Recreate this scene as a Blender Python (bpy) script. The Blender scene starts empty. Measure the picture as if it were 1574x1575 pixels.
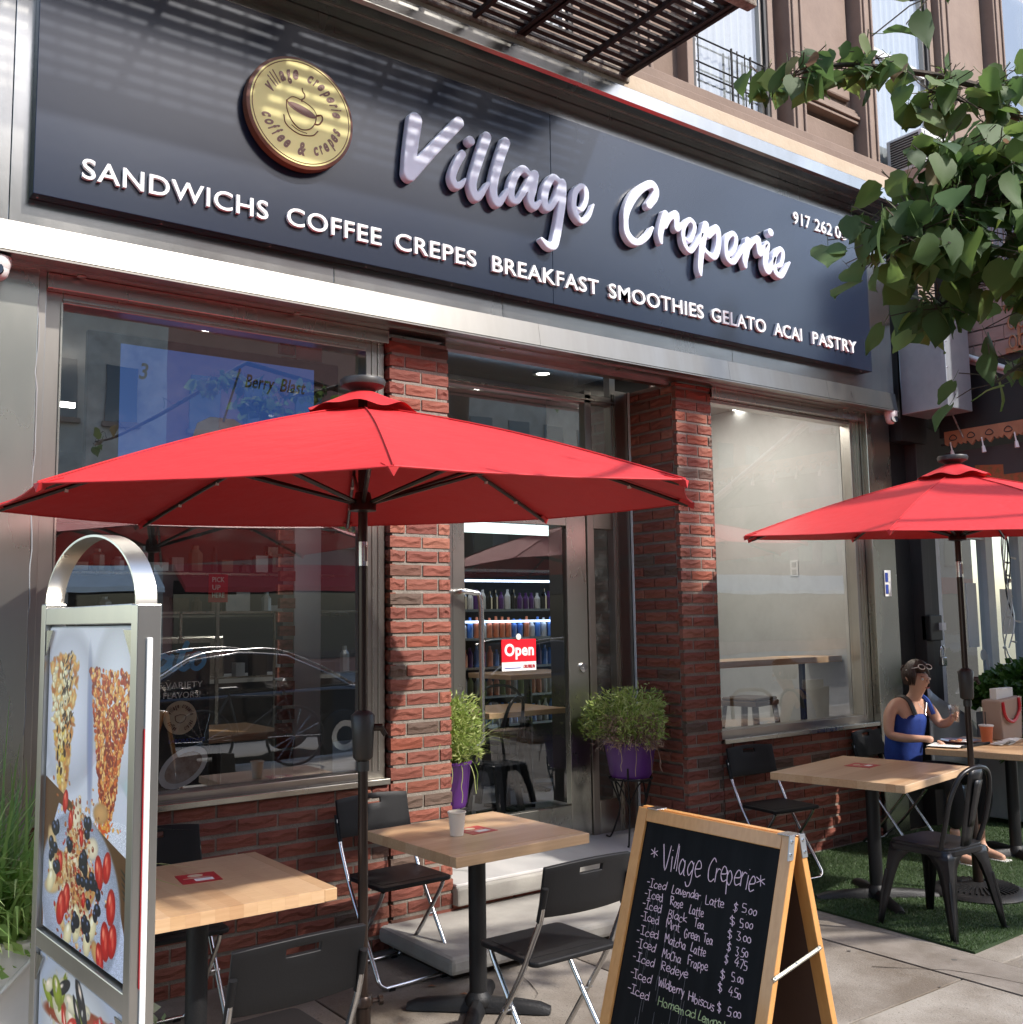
import bpy, bmesh, math, random
import numpy as np
from mathutils import Vector, Matrix, Quaternion, noise as mnoise

random.seed(7)
sc = bpy.context.scene
R_ = math.radians

# ------------------------------------------------------------------ camera
cam_d = bpy.data.cameras.new('camera')
cam = bpy.data.objects.new('camera', cam_d)
sc.collection.objects.link(cam)
yaw, pit, rol = 0.6342, 0.1062, -0.0153
fw = Vector((math.sin(yaw) * math.cos(pit), math.cos(yaw) * math.cos(pit), math.sin(pit)))
rt = Vector((math.cos(yaw), -math.sin(yaw), 0))
up = rt.cross(fw)
r2 = math.cos(rol) * rt + math.sin(rol) * up
u2 = -math.sin(rol) * rt + math.cos(rol) * up
cam.matrix_world = Matrix(((r2.x, u2.x, -fw.x, 0), (r2.y, u2.y, -fw.y, 0), (r2.z, u2.z, -fw.z, 1.65), (0, 0, 0, 1)))
cam_d.sensor_width = 36
cam_d.lens = 36.455
cam_d.shift_x, cam_d.shift_y = 0.0007, -0.0034
cam_d.clip_end = 600
sc.camera = cam

# ------------------------------------------------------------------ light
SUN = Vector((0.45, -1.0, 1.05)).normalized()      # towards the sun
world = bpy.data.worlds.new('World')
sc.world = world
world.use_nodes = True
wn = world.node_tree
sky = wn.nodes.new('ShaderNodeTexSky')
sky.sky_type = 'NISHITA'
sky.sun_disc = False
sky.sun_elevation = math.asin(SUN.z)
sky.sun_rotation = math.atan2(SUN.x, SUN.y)
sky.air_density = 1.1
sky.dust_density = 1.4
sky.ozone_density = 1.0
wn.links.new(sky.outputs[0], wn.nodes['Background'].inputs[0])
wn.nodes['Background'].inputs[1].default_value = 0.15
sun_d = bpy.data.lights.new('sun', 'SUN')
sun_d.energy = 2.0
sun_d.angle = R_(1.2)
sun_d.color = (1, 0.95, 0.88)
sun = bpy.data.objects.new('sun', sun_d)
sun.rotation_euler = SUN.to_track_quat('Z', 'Y').to_euler()
sc.collection.objects.link(sun)
sc.view_settings.view_transform = 'Standard'
sc.view_settings.look = 'None'
sc.view_settings.gamma = 1
sc.view_settings.use_curve_mapping = False
sc.view_settings.exposure = 1.5
sc.cycles.max_bounces = 8
sc.cycles.transparent_max_bounces = 24
sc.cycles.caustics_reflective = False
sc.cycles.caustics_refractive = False
sc.cycles.use_denoising = True

# ------------------------------------------------------------------ materials
def mat(name, col, rough=0.6, metal=0.0, col2=None, nscale=6.0, stretch=(1, 1, 1), bump=0.0, bscale=40.0, bstretch=None,
        rnd=None, coat=0.0, spec=0.5, emit=None, estr=0.0, trans=0.0, rvar=0.0, contrast=0.5, detail=5, bdist=0.01, spots=None):
    m = bpy.data.materials.new(name)
    m.use_nodes = True
    nt = m.node_tree
    b = nt.nodes['Principled BSDF']
    L = nt.links.new
    N = nt.nodes.new
    b.inputs['Base Color'].default_value = (*col, 1)
    b.inputs['Roughness'].default_value = rough
    b.inputs['Metallic'].default_value = metal
    b.inputs['Specular IOR Level'].default_value = spec
    b.inputs['Coat Weight'].default_value = coat
    b.inputs['Coat Roughness'].default_value = 0.12
    tc = N('ShaderNodeTexCoord')
    def nz(scale, st, det=detail, rg=0.6):
        mp = N('ShaderNodeMapping')
        mp.inputs['Scale'].default_value = st
        L(tc.outputs['Object'], mp.inputs[0])
        oi = N('ShaderNodeObjectInfo')
        ad = N('ShaderNodeVectorMath'); ad.operation = 'ADD'
        mu = N('ShaderNodeMath'); mu.operation = 'MULTIPLY'; mu.inputs[1].default_value = 37.0
        L(oi.outputs['Random'], mu.inputs[0])
        L(mp.outputs[0], ad.inputs[0]); L(mu.outputs[0], ad.inputs[1])
        t = N('ShaderNodeTexNoise')
        t.inputs['Scale'].default_value = scale
        t.inputs['Detail'].default_value = det
        t.inputs['Roughness'].default_value = rg
        L(ad.outputs[0], t.inputs['Vector'])
        return t
    csock = None
    if rnd:
        oi = N('ShaderNodeObjectInfo')
        rp = N('ShaderNodeValToRGB')
        rp.color_ramp.interpolation = 'LINEAR'
        els = rp.color_ramp.elements
        while len(els) < len(rnd): els.new(0.5)
        for e, (p_, c_) in zip(els, rnd):
            e.position = p_; e.color = (*c_, 1)
        L(oi.outputs['Random'], rp.inputs[0])
        csock = rp.outputs[0]
    if col2:
        t = nz(nscale, stretch)
        mr = N('ShaderNodeMapRange')
        mr.inputs[1].default_value = 0.5 - contrast * 0.5; mr.inputs[2].default_value = 0.5 + contrast * 0.5
        L(t.outputs[0], mr.inputs[0])
        mx = N('ShaderNodeMix'); mx.data_type = 'RGBA'
        L(mr.outputs[0], mx.inputs[0])
        if csock:
            mx.blend_type = 'MULTIPLY'
            L(csock, mx.inputs[6]); mx.inputs[7].default_value = (*col2, 1)
        else:
            mx.inputs[6].default_value = (*col, 1); mx.inputs[7].default_value = (*col2, 1)
        csock = mx.outputs[2]
        if rvar:
            mr2 = N('ShaderNodeMapRange')
            mr2.inputs[3].default_value = rough - rvar; mr2.inputs[4].default_value = rough + rvar
            L(mr.outputs[0], mr2.inputs[0]); L(mr2.outputs[0], b.inputs['Roughness'])
    if spots:
        t = nz(spots[1], (1, 1, 1), 8, 0.7)
        mr = N('ShaderNodeMapRange')
        mr.inputs[1].default_value = spots[2]; mr.inputs[2].default_value = spots[2] + 0.08
        L(t.outputs[0], mr.inputs[0])
        mx = N('ShaderNodeMix'); mx.data_type = 'RGBA'
        L(mr.outputs[0], mx.inputs[0])
        if csock: L(csock, mx.inputs[6])
        else: mx.inputs[6].default_value = (*col, 1)
        mx.inputs[7].default_value = (*spots[0], 1)
        csock = mx.outputs[2]
    if csock: L(csock, b.inputs['Base Color'])
    if bump:
        t = nz(bscale, bstretch or stretch, 6, 0.65)
        bp = N('ShaderNodeBump')
        bp.inputs['Strength'].default_value = bump
        bp.inputs['Distance'].default_value = bdist
        L(t.outputs[0], bp.inputs['Height'])
        L(bp.outputs[0], b.inputs['Normal'])
    if emit:
        b.inputs['Emission Color'].default_value = (*emit, 1)
        b.inputs['Emission Strength'].default_value = estr
    return m

def glass_mat(name, tint=(0.93, 0.95, 0.94), base=0.06, gain=1.5, rough=0.0, dirt=0.0):
    m = bpy.data.materials.new(name); m.use_nodes = True
    nt = m.node_tree; nt.nodes.clear(); N = nt.nodes.new; L = nt.links.new
    o = N('ShaderNodeOutputMaterial'); mx = N('ShaderNodeMixShader')
    tr = N('ShaderNodeBsdfTransparent'); tr.inputs[0].default_value = (*tint, 1)
    gl = N('ShaderNodeBsdfGlossy'); gl.inputs['Roughness'].default_value = rough
    ge = N('ShaderNodeNewGeometry'); dp = N('ShaderNodeVectorMath'); dp.operation = 'DOT_PRODUCT'
    L(ge.outputs['Normal'], dp.inputs[0]); L(ge.outputs['Incoming'], dp.inputs[1])
    ab_ = N('ShaderNodeMath'); ab_.operation = 'ABSOLUTE'; L(dp.outputs['Value'], ab_.inputs[0])
    om = N('ShaderNodeMath'); om.operation = 'SUBTRACT'; om.inputs[0].default_value = 1.0; L(ab_.outputs[0], om.inputs[1])
    pw = N('ShaderNodeMath'); pw.operation = 'POWER'; pw.inputs[1].default_value = 5.0; L(om.outputs[0], pw.inputs[0])
    fr = N('ShaderNodeMath'); fr.operation = 'MULTIPLY_ADD'; fr.inputs[1].default_value = 0.96; fr.inputs[2].default_value = 0.04; L(pw.outputs[0], fr.inputs[0])
    ma = N('ShaderNodeMath'); ma.operation = 'MULTIPLY_ADD'; ma.use_clamp = True
    ma.inputs[1].default_value = gain; ma.inputs[2].default_value = base
    L(fr.outputs[0], ma.inputs[0]); L(ma.outputs[0], mx.inputs[0])
    L(tr.outputs[0], mx.inputs[1]); L(gl.outputs[0], mx.inputs[2])
    # faint waviness of the pane
    tc = N('ShaderNodeTexCoord'); nz = N('ShaderNodeTexNoise'); nz.inputs['Scale'].default_value = 1.3
    L(tc.outputs['Object'], nz.inputs['Vector'])
    bp = N('ShaderNodeBump'); bp.inputs['Strength'].default_value = 0.05; bp.inputs['Distance'].default_value = 0.02
    L(nz.outputs[0], bp.inputs['Height']); L(bp.outputs[0], gl.inputs['Normal'])
    if dirt:
        df = N('ShaderNodeBsdfDiffuse'); df.inputs[0].default_value = (.6, .6, .57, 1)
        n2 = N('ShaderNodeTexNoise'); n2.inputs['Scale'].default_value = 5; n2.inputs['Detail'].default_value = 9
        n2.inputs['Roughness'].default_value = 0.72
        L(tc.outputs['Object'], n2.inputs['Vector'])
        mr = N('ShaderNodeMapRange'); mr.inputs[1].default_value = 0.45; mr.inputs[2].default_value = 0.75
        mr.inputs[4].default_value = dirt
        L(n2.outputs[0], mr.inputs[0])
        m2 = N('ShaderNodeMixShader')
        L(mr.outputs[0], m2.inputs[0]); L(mx.outputs[0], m2.inputs[1]); L(df.outputs[0], m2.inputs[2])
        L(m2.outputs[0], o.inputs[0])
    else:
        L(mx.outputs[0], o.inputs[0])
    return m

def cloth_mat(name, col, t=0.35):
    m = bpy.data.materials.new(name); m.use_nodes = True
    nt = m.node_tree; nt.nodes.clear(); N = nt.nodes.new; L = nt.links.new
    o = N('ShaderNodeOutputMaterial'); mx = N('ShaderNodeMixShader'); mx.inputs[0].default_value = t
    d = N('ShaderNodeBsdfPrincipled'); d.inputs['Base Color'].default_value = (*col, 1); d.inputs['Roughness'].default_value = 0.6; d.inputs['Specular IOR Level'].default_value = .4
    tr = N('ShaderNodeBsdfTranslucent'); tr.inputs[0].default_value = (col[0] * 0.9, col[1] * 0.5, col[2] * 0.5, 1)
    tc = N('ShaderNodeTexCoord'); nz = N('ShaderNodeTexNoise'); nz.inputs['Scale'].default_value = 9; nz.inputs['Detail'].default_value = 6
    L(tc.outputs['Object'], nz.inputs['Vector'])
    bp = N('ShaderNodeBump'); bp.inputs['Strength'].default_value = 0.35; bp.inputs['Distance'].default_value = 0.02
    L(nz.outputs[0], bp.inputs['Height']); L(bp.outputs[0], d.inputs['Normal'])
    L(d.outputs[0], mx.inputs[1]); L(tr.outputs[0], mx.inputs[2]); L(mx.outputs[0], o.inputs[0])
    return m

def leaf_mat(name, rnd, t=0.3, rough=0.5):
    m = bpy.data.materials.new(name); m.use_nodes = True
    nt = m.node_tree; nt.nodes.clear(); N = nt.nodes.new; L = nt.links.new
    o = N('ShaderNodeOutputMaterial'); mx = N('ShaderNodeMixShader'); mx.inputs[0].default_value = t
    g = N('ShaderNodeNewGeometry'); rp = N('ShaderNodeValToRGB')
    oi = N('ShaderNodeObjectInfo'); ad = N('ShaderNodeMath'); ad.operation = 'ADD'
    fr = N('ShaderNodeMath'); fr.operation = 'FRACT'
    L(g.outputs['Random Per Island'], ad.inputs[0]); L(oi.outputs['Random'], ad.inputs[1]); L(ad.outputs[0], fr.inputs[0])
    L(fr.outputs[0], rp.inputs[0])
    els = rp.color_ramp.elements
    while len(els) < len(rnd): els.new(0.5)
    for e, (p_, c_) in zip(els, rnd): e.position = p_; e.color = (*c_, 1)
    d = N('ShaderNodeBsdfPrincipled'); d.inputs['Roughness'].default_value = rough
    tr = N('ShaderNodeBsdfTranslucent')
    L(rp.outputs[0], d.inputs['Base Color'])
    hs = N('ShaderNodeHueSaturation'); hs.inputs['Value'].default_value = 1.6; hs.inputs['Hue'].default_value = 0.485
    L(rp.outputs[0], hs.inputs['Color']); L(hs.outputs[0], tr.inputs[0])
    L(d.outputs[0], mx.inputs[1]); L(tr.outputs[0], mx.inputs[2]); L(mx.outputs[0], o.inputs[0])
    return m

def img_mat(name, arr, rough=0.35, emit=0.0, spec=0.5):
    h, w, _ = arr.shape
    im = bpy.data.images.new(name, w, h)
    px = np.ones((h, w, 4), np.float32); px[..., :3] = arr
    im.pixels.foreach_set(px.ravel()); im.update(); im.pack()
    m = bpy.data.materials.new(name); m.use_nodes = True
    nt = m.node_tree; b = nt.nodes['Principled BSDF']
    t = nt.nodes.new('ShaderNodeTexImage'); t.image = im
    nt.links.new(t.outputs[0], b.inputs['Base Color'])
    b.inputs['Roughness'].default_value = rough; b.inputs['Specular IOR Level'].default_value = spec
    if emit:
        nt.links.new(t.outputs[0], b.inputs['Emission Color']); b.inputs['Emission Strength'].default_value = emit
    return m

MT = {}
def steel(name, col, rough, **k):
    return mat(name, col, rough, 1.0, col2=tuple(c * 0.72 for c in col), nscale=2.2, stretch=(1, 1, .35), rvar=0.08, bump=0.02, bscale=90, bstretch=(1, 1, .05), contrast=0.8, spots=((.75, .73, .68), 26, 0.72), **k)
MT['steel'] = steel('brushed_steel', (.56, .55, .49), .27)
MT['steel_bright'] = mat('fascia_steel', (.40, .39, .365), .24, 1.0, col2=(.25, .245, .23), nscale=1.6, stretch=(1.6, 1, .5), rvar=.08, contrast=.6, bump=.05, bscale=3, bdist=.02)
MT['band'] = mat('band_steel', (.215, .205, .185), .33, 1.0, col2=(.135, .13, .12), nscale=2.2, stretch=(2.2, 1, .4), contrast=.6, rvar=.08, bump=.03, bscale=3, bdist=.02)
MT['steel_dark'] = mat('frame_steel', (.46, .43, .39), .30, 1.0, col2=(.33, .30, .27), nscale=5, stretch=(1, 1, .2), contrast=.7)
MT['steel_light'] = mat('lightbox_steel', (.66, .64, .60), .30, 1.0, col2=(.50, .485, .45), nscale=3, stretch=(1, 1, .3), contrast=.7, rvar=.06)
MT['galv'] = mat('galvanised', (.50, .53, .56), .5, .8, col2=(.32, .35, .39), nscale=5, contrast=.7, rvar=.1)
MT['chrome'] = mat('tube_silver', (.62, .62, .62), .24, 1.0)
MT['brick'] = mat('rock_face_brick', (.3, .08, .05), .82, col2=(.62, .55, .5), nscale=9, stretch=(1, 1, 2.5), contrast=.55,
                  rnd=[(0, (.25, .078, .052)), (.3, (.31, .10, .066)), (.6, (.215, .064, .046)), (.84, (.37, .145, .095)), (.93, (.30, .08, .045)), (.965, (.13, .085, .065)), (1.0, (.16, .11, .085))],
                  bump=.6, bscale=18, bstretch=(1, 1, 4.5), bdist=.010)
MT['brick_smooth'] = mat('step_brick', (.3, .08, .05), .85, col2=(.7, .66, .62), nscale=14, rnd=[(0, (.28, .07, .05)), (1, (.36, .12, .08))], bump=.4, bscale=60)
MT['mortar'] = mat('mortar', (.30, .265, .225), .95, col2=(.19, .165, .14), nscale=9, bump=.7, bscale=70)
MT['concrete'] = mat('sidewalk_concrete', (.28, .25, .215), .9, col2=(.52, .47, .42), nscale=1.6, contrast=.22, bump=.8, bscale=95, bdist=.005,
                     rnd=[(0, (.27, .24, .205)), (1, (.32, .29, .25))], spots=((.12, .10, .08), 85, .575), detail=9)
MT['concrete_step'] = mat('step_concrete', (.40, .38, .34), .9, col2=(.25, .235, .21), nscale=4, contrast=.5, bump=.4, bscale=90, bdist=.003)
MT['marble'] = mat('marble', (.66, .64, .61), .28, col2=(.42, .41, .40), nscale=3.5, contrast=.55, stretch=(1, .4, 1), bump=.03, bscale=30)
MT['asphalt'] = mat('asphalt', (.12, .118, .115), .9, col2=(.085, .083, .08), nscale=3, bump=.4, bscale=120)
MT['panel'] = mat('sign_panel', (.006, .014, .036), .20, col2=(.015, .021, .034), nscale=1.1, contrast=.8, spec=.55, bump=.02, bscale=1.4, bdist=.03)
MT['white_letter'] = mat('letter_white', (.80, .80, .80), .45)
MT['script'] = mat('script_face', (.68, .71, .83), .40, spec=.5)  # bluish base holds the sky's reflection on the letter faces
MT['logo_y'] = mat('logo_yellow', (.86, .79, .36), .7, spec=.25)
MT['logo_b'] = mat('logo_brown', (.16, .055, .03), .4)
MT['canvas'] = cloth_mat('red_canvas', (.57, .028, .032), .03)
MT['pole'] = mat('bronze_pole', (.035, .022, .017), .32, .6, coat=.3)
MT['black_plastic'] = mat('black_plastic', (.009, .009, .010), .48, spec=.3, bump=.08, bscale=160)
MT['dark_plastic'] = mat('grey_plastic', (.035, .034, .032), .45)
MT['chair_metal'] = mat('gunmetal', (.045, .045, .048), .34, .75, col2=(.03, .03, .032), nscale=12, bump=.08, bscale=60)
MT['cast_black'] = mat('cast_iron_black', (.010, .010, .011), .5, .2, bump=.25, bscale=120)
MT['stave'] = mat('butcher_block', (.6, .36, .18), .38, col2=(.80, .74, .66), nscale=7, stretch=(.6, 14, 14), contrast=.6, coat=.15,
                  rnd=[(0, (.60, .39, .22)), (.3, (.66, .45, .27)), (.55, (.55, .34, .19)), (.8, (.69, .48, .30)), (1, (.62, .41, .24))])
MT['pine'] = mat('varnished_pine', (.70, .36, .12), .35, col2=(.55, .25, .07), nscale=9, stretch=(8, 8, .6), contrast=.7, coat=.4)
MT['slate'] = mat('chalkboard', (.004, .004, .0045), .45, spec=.08, col2=(.012, .012, .013), nscale=5, stretch=(1, 4, .5), contrast=.6)
MT['hardboard'] = mat('hardboard_back', (.09, .045, .03), .7, bump=.1, bscale=60)
MT['chalk'] = mat('chalk_pink', (.82, .62, .70), .8)
MT['chalk_g'] = mat('chalk_green', (.45, .55, .28), .8)
MT['paper'] = mat('paper_white', (.78, .77, .74), .7)
MT['cup'] = mat('cup_cream', (.80, .75, .64), .45)
MT['redcard'] = mat('card_red', (.45, .012, .02), .4)
MT['purple'] = mat('purple_plastic', (.085, .018, .16), .38)
MT['iron'] = mat('wrought_iron', (.012, .011, .01), .5, .5)
MT['soil'] = mat('soil', (.03, .02, .014), 1.0, bump=.8, bscale=50)
MT['glass'] = glass_mat('window_glass', base=.27, gain=1.5, dirt=.03)
MT['glass_w'] = glass_mat('window_glass_right', base=.14, gain=1.4, dirt=.10)
MT['glass_door'] = glass_mat('door_glass', base=.06, gain=1.4)
MT['turf'] = leaf_mat('turf_blade', [(0, (.026, .058, .012)), (.5, (.042, .088, .018)), (1, (.085, .14, .045))], .15)
MT['turf_mat'] = mat('turf_backing', (.022, .045, .012), .95, bump=.6, bscale=90)
MT['leaf'] = leaf_mat('linden_leaf', [(0, (.045, .092, .030)), (.4, (.065, .125, .036)), (.75, (.095, .16, .04)), (.95, (.13, .19, .045)), (1, (.16, .10, .06))], .42, .62)
MT['bark'] = mat('bark', (.10, .075, .055), .9, col2=(.05, .038, .03), nscale=20, bump=.6, bscale=40)
MT['herb'] = leaf_mat('herb_leaf', [(0, (.17, .26, .05)), (.5, (.30, .39, .10)), (1, (.46, .50, .22))], .3)
MT['dry'] = leaf_mat('dry_stem', [(0, (.20, .12, .09)), (1, (.42, .30, .22))], .1)
MT['lush'] = leaf_mat('lush_leaf', [(0, (.03, .09, .012)), (.6, (.06, .15, .02)), (1, (.10, .19, .035))], .3)
MT['grassleaf'] = leaf_mat('grass_leaf', [(0, (.18, .34, .09)), (.6, (.32, .48, .15)), (1, (.52, .60, .30))], .4)
MT['brownstone'] = mat('brownstone', (.24, .17, .13), .85, col2=(.165, .112, .083), nscale=2.5, contrast=.6, bump=.25, bscale=30)
MT['brownstone_trim'] = mat('brownstone_trim', (.27, .195, .15), .8, col2=(.19, .13, .10), nscale=4, contrast=.6, bump=.2, bscale=25)
MT['beige'] = mat('peeling_paint_wood', (.50, .40, .29), .75, col2=(.42, .32, .22), nscale=4, contrast=.5, spots=((.28, .33, .38), 9, .66), bump=.3, bscale=20)
MT['rust'] = mat('rusty_black_iron', (.011, .009, .008), .75, .15, col2=(.030, .017, .012), nscale=14, contrast=.6, bump=.5, bscale=60)
MT['crust'] = mat('crusted_paint_iron', (.36, .32, .26), .85, col2=(.10, .06, .04), nscale=16, contrast=.35, bump=.9, bscale=35)
MT['curtain'] = mat('curtain', (.40, .41, .42), .9, col2=(.27, .285, .30), nscale=6, stretch=(6, 1, .3), bump=.5, bscale=9, bstretch=(5, 1, .2))
MT['white'] = mat('painted_white', (.74, .74, .72), .5, col2=(.62, .62, .60), nscale=4)
MT['plaster'] = mat('interior_wall', (.56, .56, .54), .8, col2=(.50, .50, .48), nscale=3)
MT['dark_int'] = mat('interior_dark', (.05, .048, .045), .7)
MT['ceil'] = mat('ceiling', (.30, .28, .26), .8)
MT['floor_int'] = mat('marble_floor', (.55, .55, .54), .12, col2=(.36, .37, .38), nscale=2.4, contrast=.6)
MT['black'] = mat('black_paint', (.012, .012, .012), .5, bump=.1, bscale=30)
MT['blackwood'] = mat('black_wood', (.02, .018, .017), .6, col2=(.035, .03, .027), nscale=8, stretch=(8, 8, .6))
MT['lampglow'] = mat('lamp_glow', (1, 1, 1), .5, emit=(1, .96, .9), estr=6)
MT['blueglow'] = mat('case_light', (1, 1, 1), .5, emit=(.55, .72, 1), estr=1.3)
MT['skin'] = mat('skin', (.58, .34, .24), .5, col2=(.52, .29, .20), nscale=8)
MT['hair'] = mat('hair', (.028, .011, .007), .45, bump=.5, bscale=80, bstretch=(1, 1, .2))
MT['blue'] = mat('tank_blue', (.006, .022, .16), .8, col2=(.010, .05, .28), nscale=8, bump=.5, bscale=12)
MT['pants'] = mat('black_trousers', (.008, .008, .009), .85)
MT['yellow_wood'] = mat('carved_wood', (.42, .22, .11), .7, col2=(.30, .15, .075), nscale=8)
MT['carpaint'] = mat('car_black', (.006, .006, .007), .12, coat=1)
MT['tinted'] = mat('tinted_glass', (.01, .011, .012), .03, spec=.9)
MT['tyre'] = mat('tyre', (.02, .02, .02), .85)
MT['redawn'] = mat('red_awning', (.40, .02, .02), .8)
MT['blueprint'] = mat('blue_print', (.02, .05, .30), .6)
MT['gelblue'] = mat('gelato_blue', (.05, .38, .80), .5)
MT['logo_tan'] = mat('logo_tan', (.62, .50, .34), .6)
MT['orange'] = mat('smoothie', (.75, .22, .10), .35)
MT['darkred_wood'] = mat('mahogany', (.07, .012, .01), .3, coat=.4)
MT['bulb'] = mat('string_bulb', (.75, .73, .66), .15, spec=.8)
MT['leafdead'] = mat('dead_leaf', (.22, .10, .05), .8)
# ------------------------------------------------------------------ mesh helpers
class MB:
    def __init__(s): s.v = []; s.f = []
    def add(s, vs, fs):
        n = len(s.v); s.v += [tuple(v) for v in vs]; s.f += [tuple(i + n for i in f) for f in fs]; return s
    def box(s, x0, x1, y0, y1, z0, z1, M=None):
        vs = [Vector(p) for p in ((x0, y0, z0), (x1, y0, z0), (x1, y1, z0), (x0, y1, z0), (x0, y0, z1), (x1, y0, z1), (x1, y1, z1), (x0, y1, z1))]
        if M: vs = [M @ v for v in vs]
        return s.add(vs, [(0, 3, 2, 1), (4, 5, 6, 7), (0, 1, 5, 4), (1, 2, 6, 5), (2, 3, 7, 6), (3, 0, 4, 7)])
    def bar(s, a, b, w, h, upv=(0, 0, 1)):
        a, b = Vector(a), Vector(b); d = (b - a).normalized(); u = Vector(upv)
        x = d.cross(u)
        if x.length < 1e-4: x = d.cross(Vector((1, 0, 0)))
        x.normalize(); u = x.cross(d).normalized()
        M = Matrix((x, d, u)).transposed().to_4x4(); M.translation = a
        return s.box(-w / 2, w / 2, 0, (b - a).length, -h / 2, h / 2, M)
    def tube(s, pts, r, n=8, closed=False):
        P = [Vector(p) for p in pts]; rs = r if isinstance(r, (list, tuple)) else [r] * len(P)
        m = len(P); vs = []; prev = None
        for i, p in enumerate(P):
            if closed: d = P[(i + 1) % m] - P[i - 1]
            else: d = P[min(i + 1, m - 1)] - P[max(i - 1, 0)]
            if d.length < 1e-9: d = Vector((0, 0, 1))
            d.normalize()
            if prev is None:
                a = d.cross(Vector((0, 0, 1)))
                if a.length < 1e-3: a = d.cross(Vector((1, 0, 0)))
            else: a = prev - d * prev.dot(d)
            a.normalize(); prev = a; b = d.cross(a)
            for k in range(n):
                t = 2 * math.pi * k / n
                vs.append(p + rs[i] * (math.cos(t) * a + math.sin(t) * b))
        fs = []
        for i in range(m if closed else m - 1):
            j = (i + 1) % m
            for k in range(n):
                q = (k + 1) % n
                fs.append((i * n + k, i * n + q, j * n + q, j * n + k))
        if not closed: fs += [tuple(range(n))[::-1], tuple((m - 1) * n + k for k in range(n))]
        return s.add(vs, fs)
    def lathe(s, prof, c=(0, 0, 0), n=20, caps=True):
        vs = []; c = Vector(c)
        for r, z in prof:
            for k in range(n):
                t = 2 * math.pi * k / n
                vs.append(c + Vector((r * math.cos(t), r * math.sin(t), z)))
        fs = [(i * n + k, i * n + (k + 1) % n, (i + 1) * n + (k + 1) % n, (i + 1) * n + k) for i in range(len(prof) - 1) for k in range(n)]
        if caps: fs += [tuple(range(n))[::-1], tuple((len(prof) - 1) * n + k for k in range(n))]
        return s.add(vs, fs)
    def prism(s, poly, fn, d0, d1):
        n = len(poly)
        vs = [fn(u, v, d0) for u, v in poly] + [fn(u, v, d1) for u, v in poly]
        fs = [tuple(range(n)), tuple(range(2 * n - 1, n - 1, -1))] + [(i, i + n, (i + 1) % n + n, (i + 1) % n) for i in range(n)]
        return s.add(vs, fs)
    def grid(s, nu, nv, fn, flip=False):
        vs = [fn(i / nu, j / nv) for j in range(nv + 1) for i in range(nu + 1)]
        w = nu + 1
        fs = [(j * w + i, j * w + i + 1, (j + 1) * w + i + 1, (j + 1) * w + i) for j in range(nv) for i in range(nu)]
        if flip: fs = [f[::-1] for f in fs]
        return s.add(vs, fs)
    def mesh(s, name):
        me = bpy.data.meshes.new(name); me.from_pydata([tuple(v) for v in s.v], [], s.f); me.update(); return me
    def build(s, name, m, parent=None, smooth=False, bevel=0, solid=0, sub=0, fix=True):
        if name == 'pane': s.f = [s.f[2]]; fix = False      # a pane is one sheet facing the street
        me = s.mesh(name)
        if fix:
            bm = bmesh.new(); bm.from_mesh(me); bmesh.ops.recalc_face_normals(bm, faces=bm.faces); bm.to_mesh(me); bm.free()
        return link(me, name, m, parent, smooth, bevel, solid, sub)

def link(me, name, m, parent=None, smooth=False, bevel=0, solid=0, sub=0):
    o = bpy.data.objects.new(name, me)
    if m is not None and not me.materials: me.materials.append(MT[m] if isinstance(m, str) else m)
    sc.collection.objects.link(o)
    if parent: o.parent = parent
    if smooth:
        me.polygons.foreach_set('use_smooth', [True] * len(me.polygons))
        try: me.set_sharp_from_angle(angle=R_(50))
        except Exception: pass
    if solid:
        q = o.modifiers.new('solid', 'SOLIDIFY'); q.thickness = solid; q.offset = 0
    if bevel:
        q = o.modifiers.new('bevel', 'BEVEL'); q.width = bevel; q.segments = 2; q.limit_method = 'ANGLE'; q.angle_limit = R_(40)
    if sub:
        q = o.modifiers.new('sub', 'SUBSURF'); q.levels = sub; q.render_levels = sub
    return o

def thing(name, label, cat, loc=(0, 0, 0), rz=0, group=None):
    o = bpy.data.objects.new(name, None); sc.collection.objects.link(o)
    o.empty_display_size = .1
    o.location = loc; o.rotation_euler = (0, 0, rz); o['label'] = label; o['category'] = cat
    if group: o['group'] = group
    return o
def tag(o, label, cat, group=None):
    o['label'] = label; o['category'] = cat
    if group: o['group'] = group
    return o
def struct(o): o['kind'] = 'structure'; return o
def dup(root, loc, rz, label, group=None):
    r = root.copy(); sc.collection.objects.link(r); r.location = loc; r.rotation_euler = (0, 0, rz)
    r['label'] = label
    if group: r['group'] = group
    for ch in root.children:
        c = ch.copy(); sc.collection.objects.link(c); c.parent = r
        for g in ch.children:
            d = g.copy(); sc.collection.objects.link(d); d.parent = c
    return r
def inst(me, name, parent, loc, rot=(0, 0, 0), scl=(1, 1, 1)):
    o = bpy.data.objects.new(name, me); sc.collection.objects.link(o); o.parent = parent
    o.location = loc; o.rotation_euler = rot; o.scale = scl
    return o
def curve(pts, k=6):
    P = [np.array(p, float) for p in pts]
    if len(P) < 3: return [tuple(p) for p in P]
    P = [2 * P[0] - P[1]] + P + [2 * P[-1] - P[-2]]
    out = []
    for i in range(1, len(P) - 2):
        for j in range(k):
            t = j / k
            out.append(tuple(.5 * (2 * P[i] + (P[i + 1] - P[i - 1]) * t + (2 * P[i - 1] - 5 * P[i] + 4 * P[i + 1] - P[i + 2]) * t * t + (3 * P[i] - P[i - 1] - 3 * P[i + 1] + P[i + 2]) * t ** 3)))
    out.append(tuple(P[-2])); return out

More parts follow.
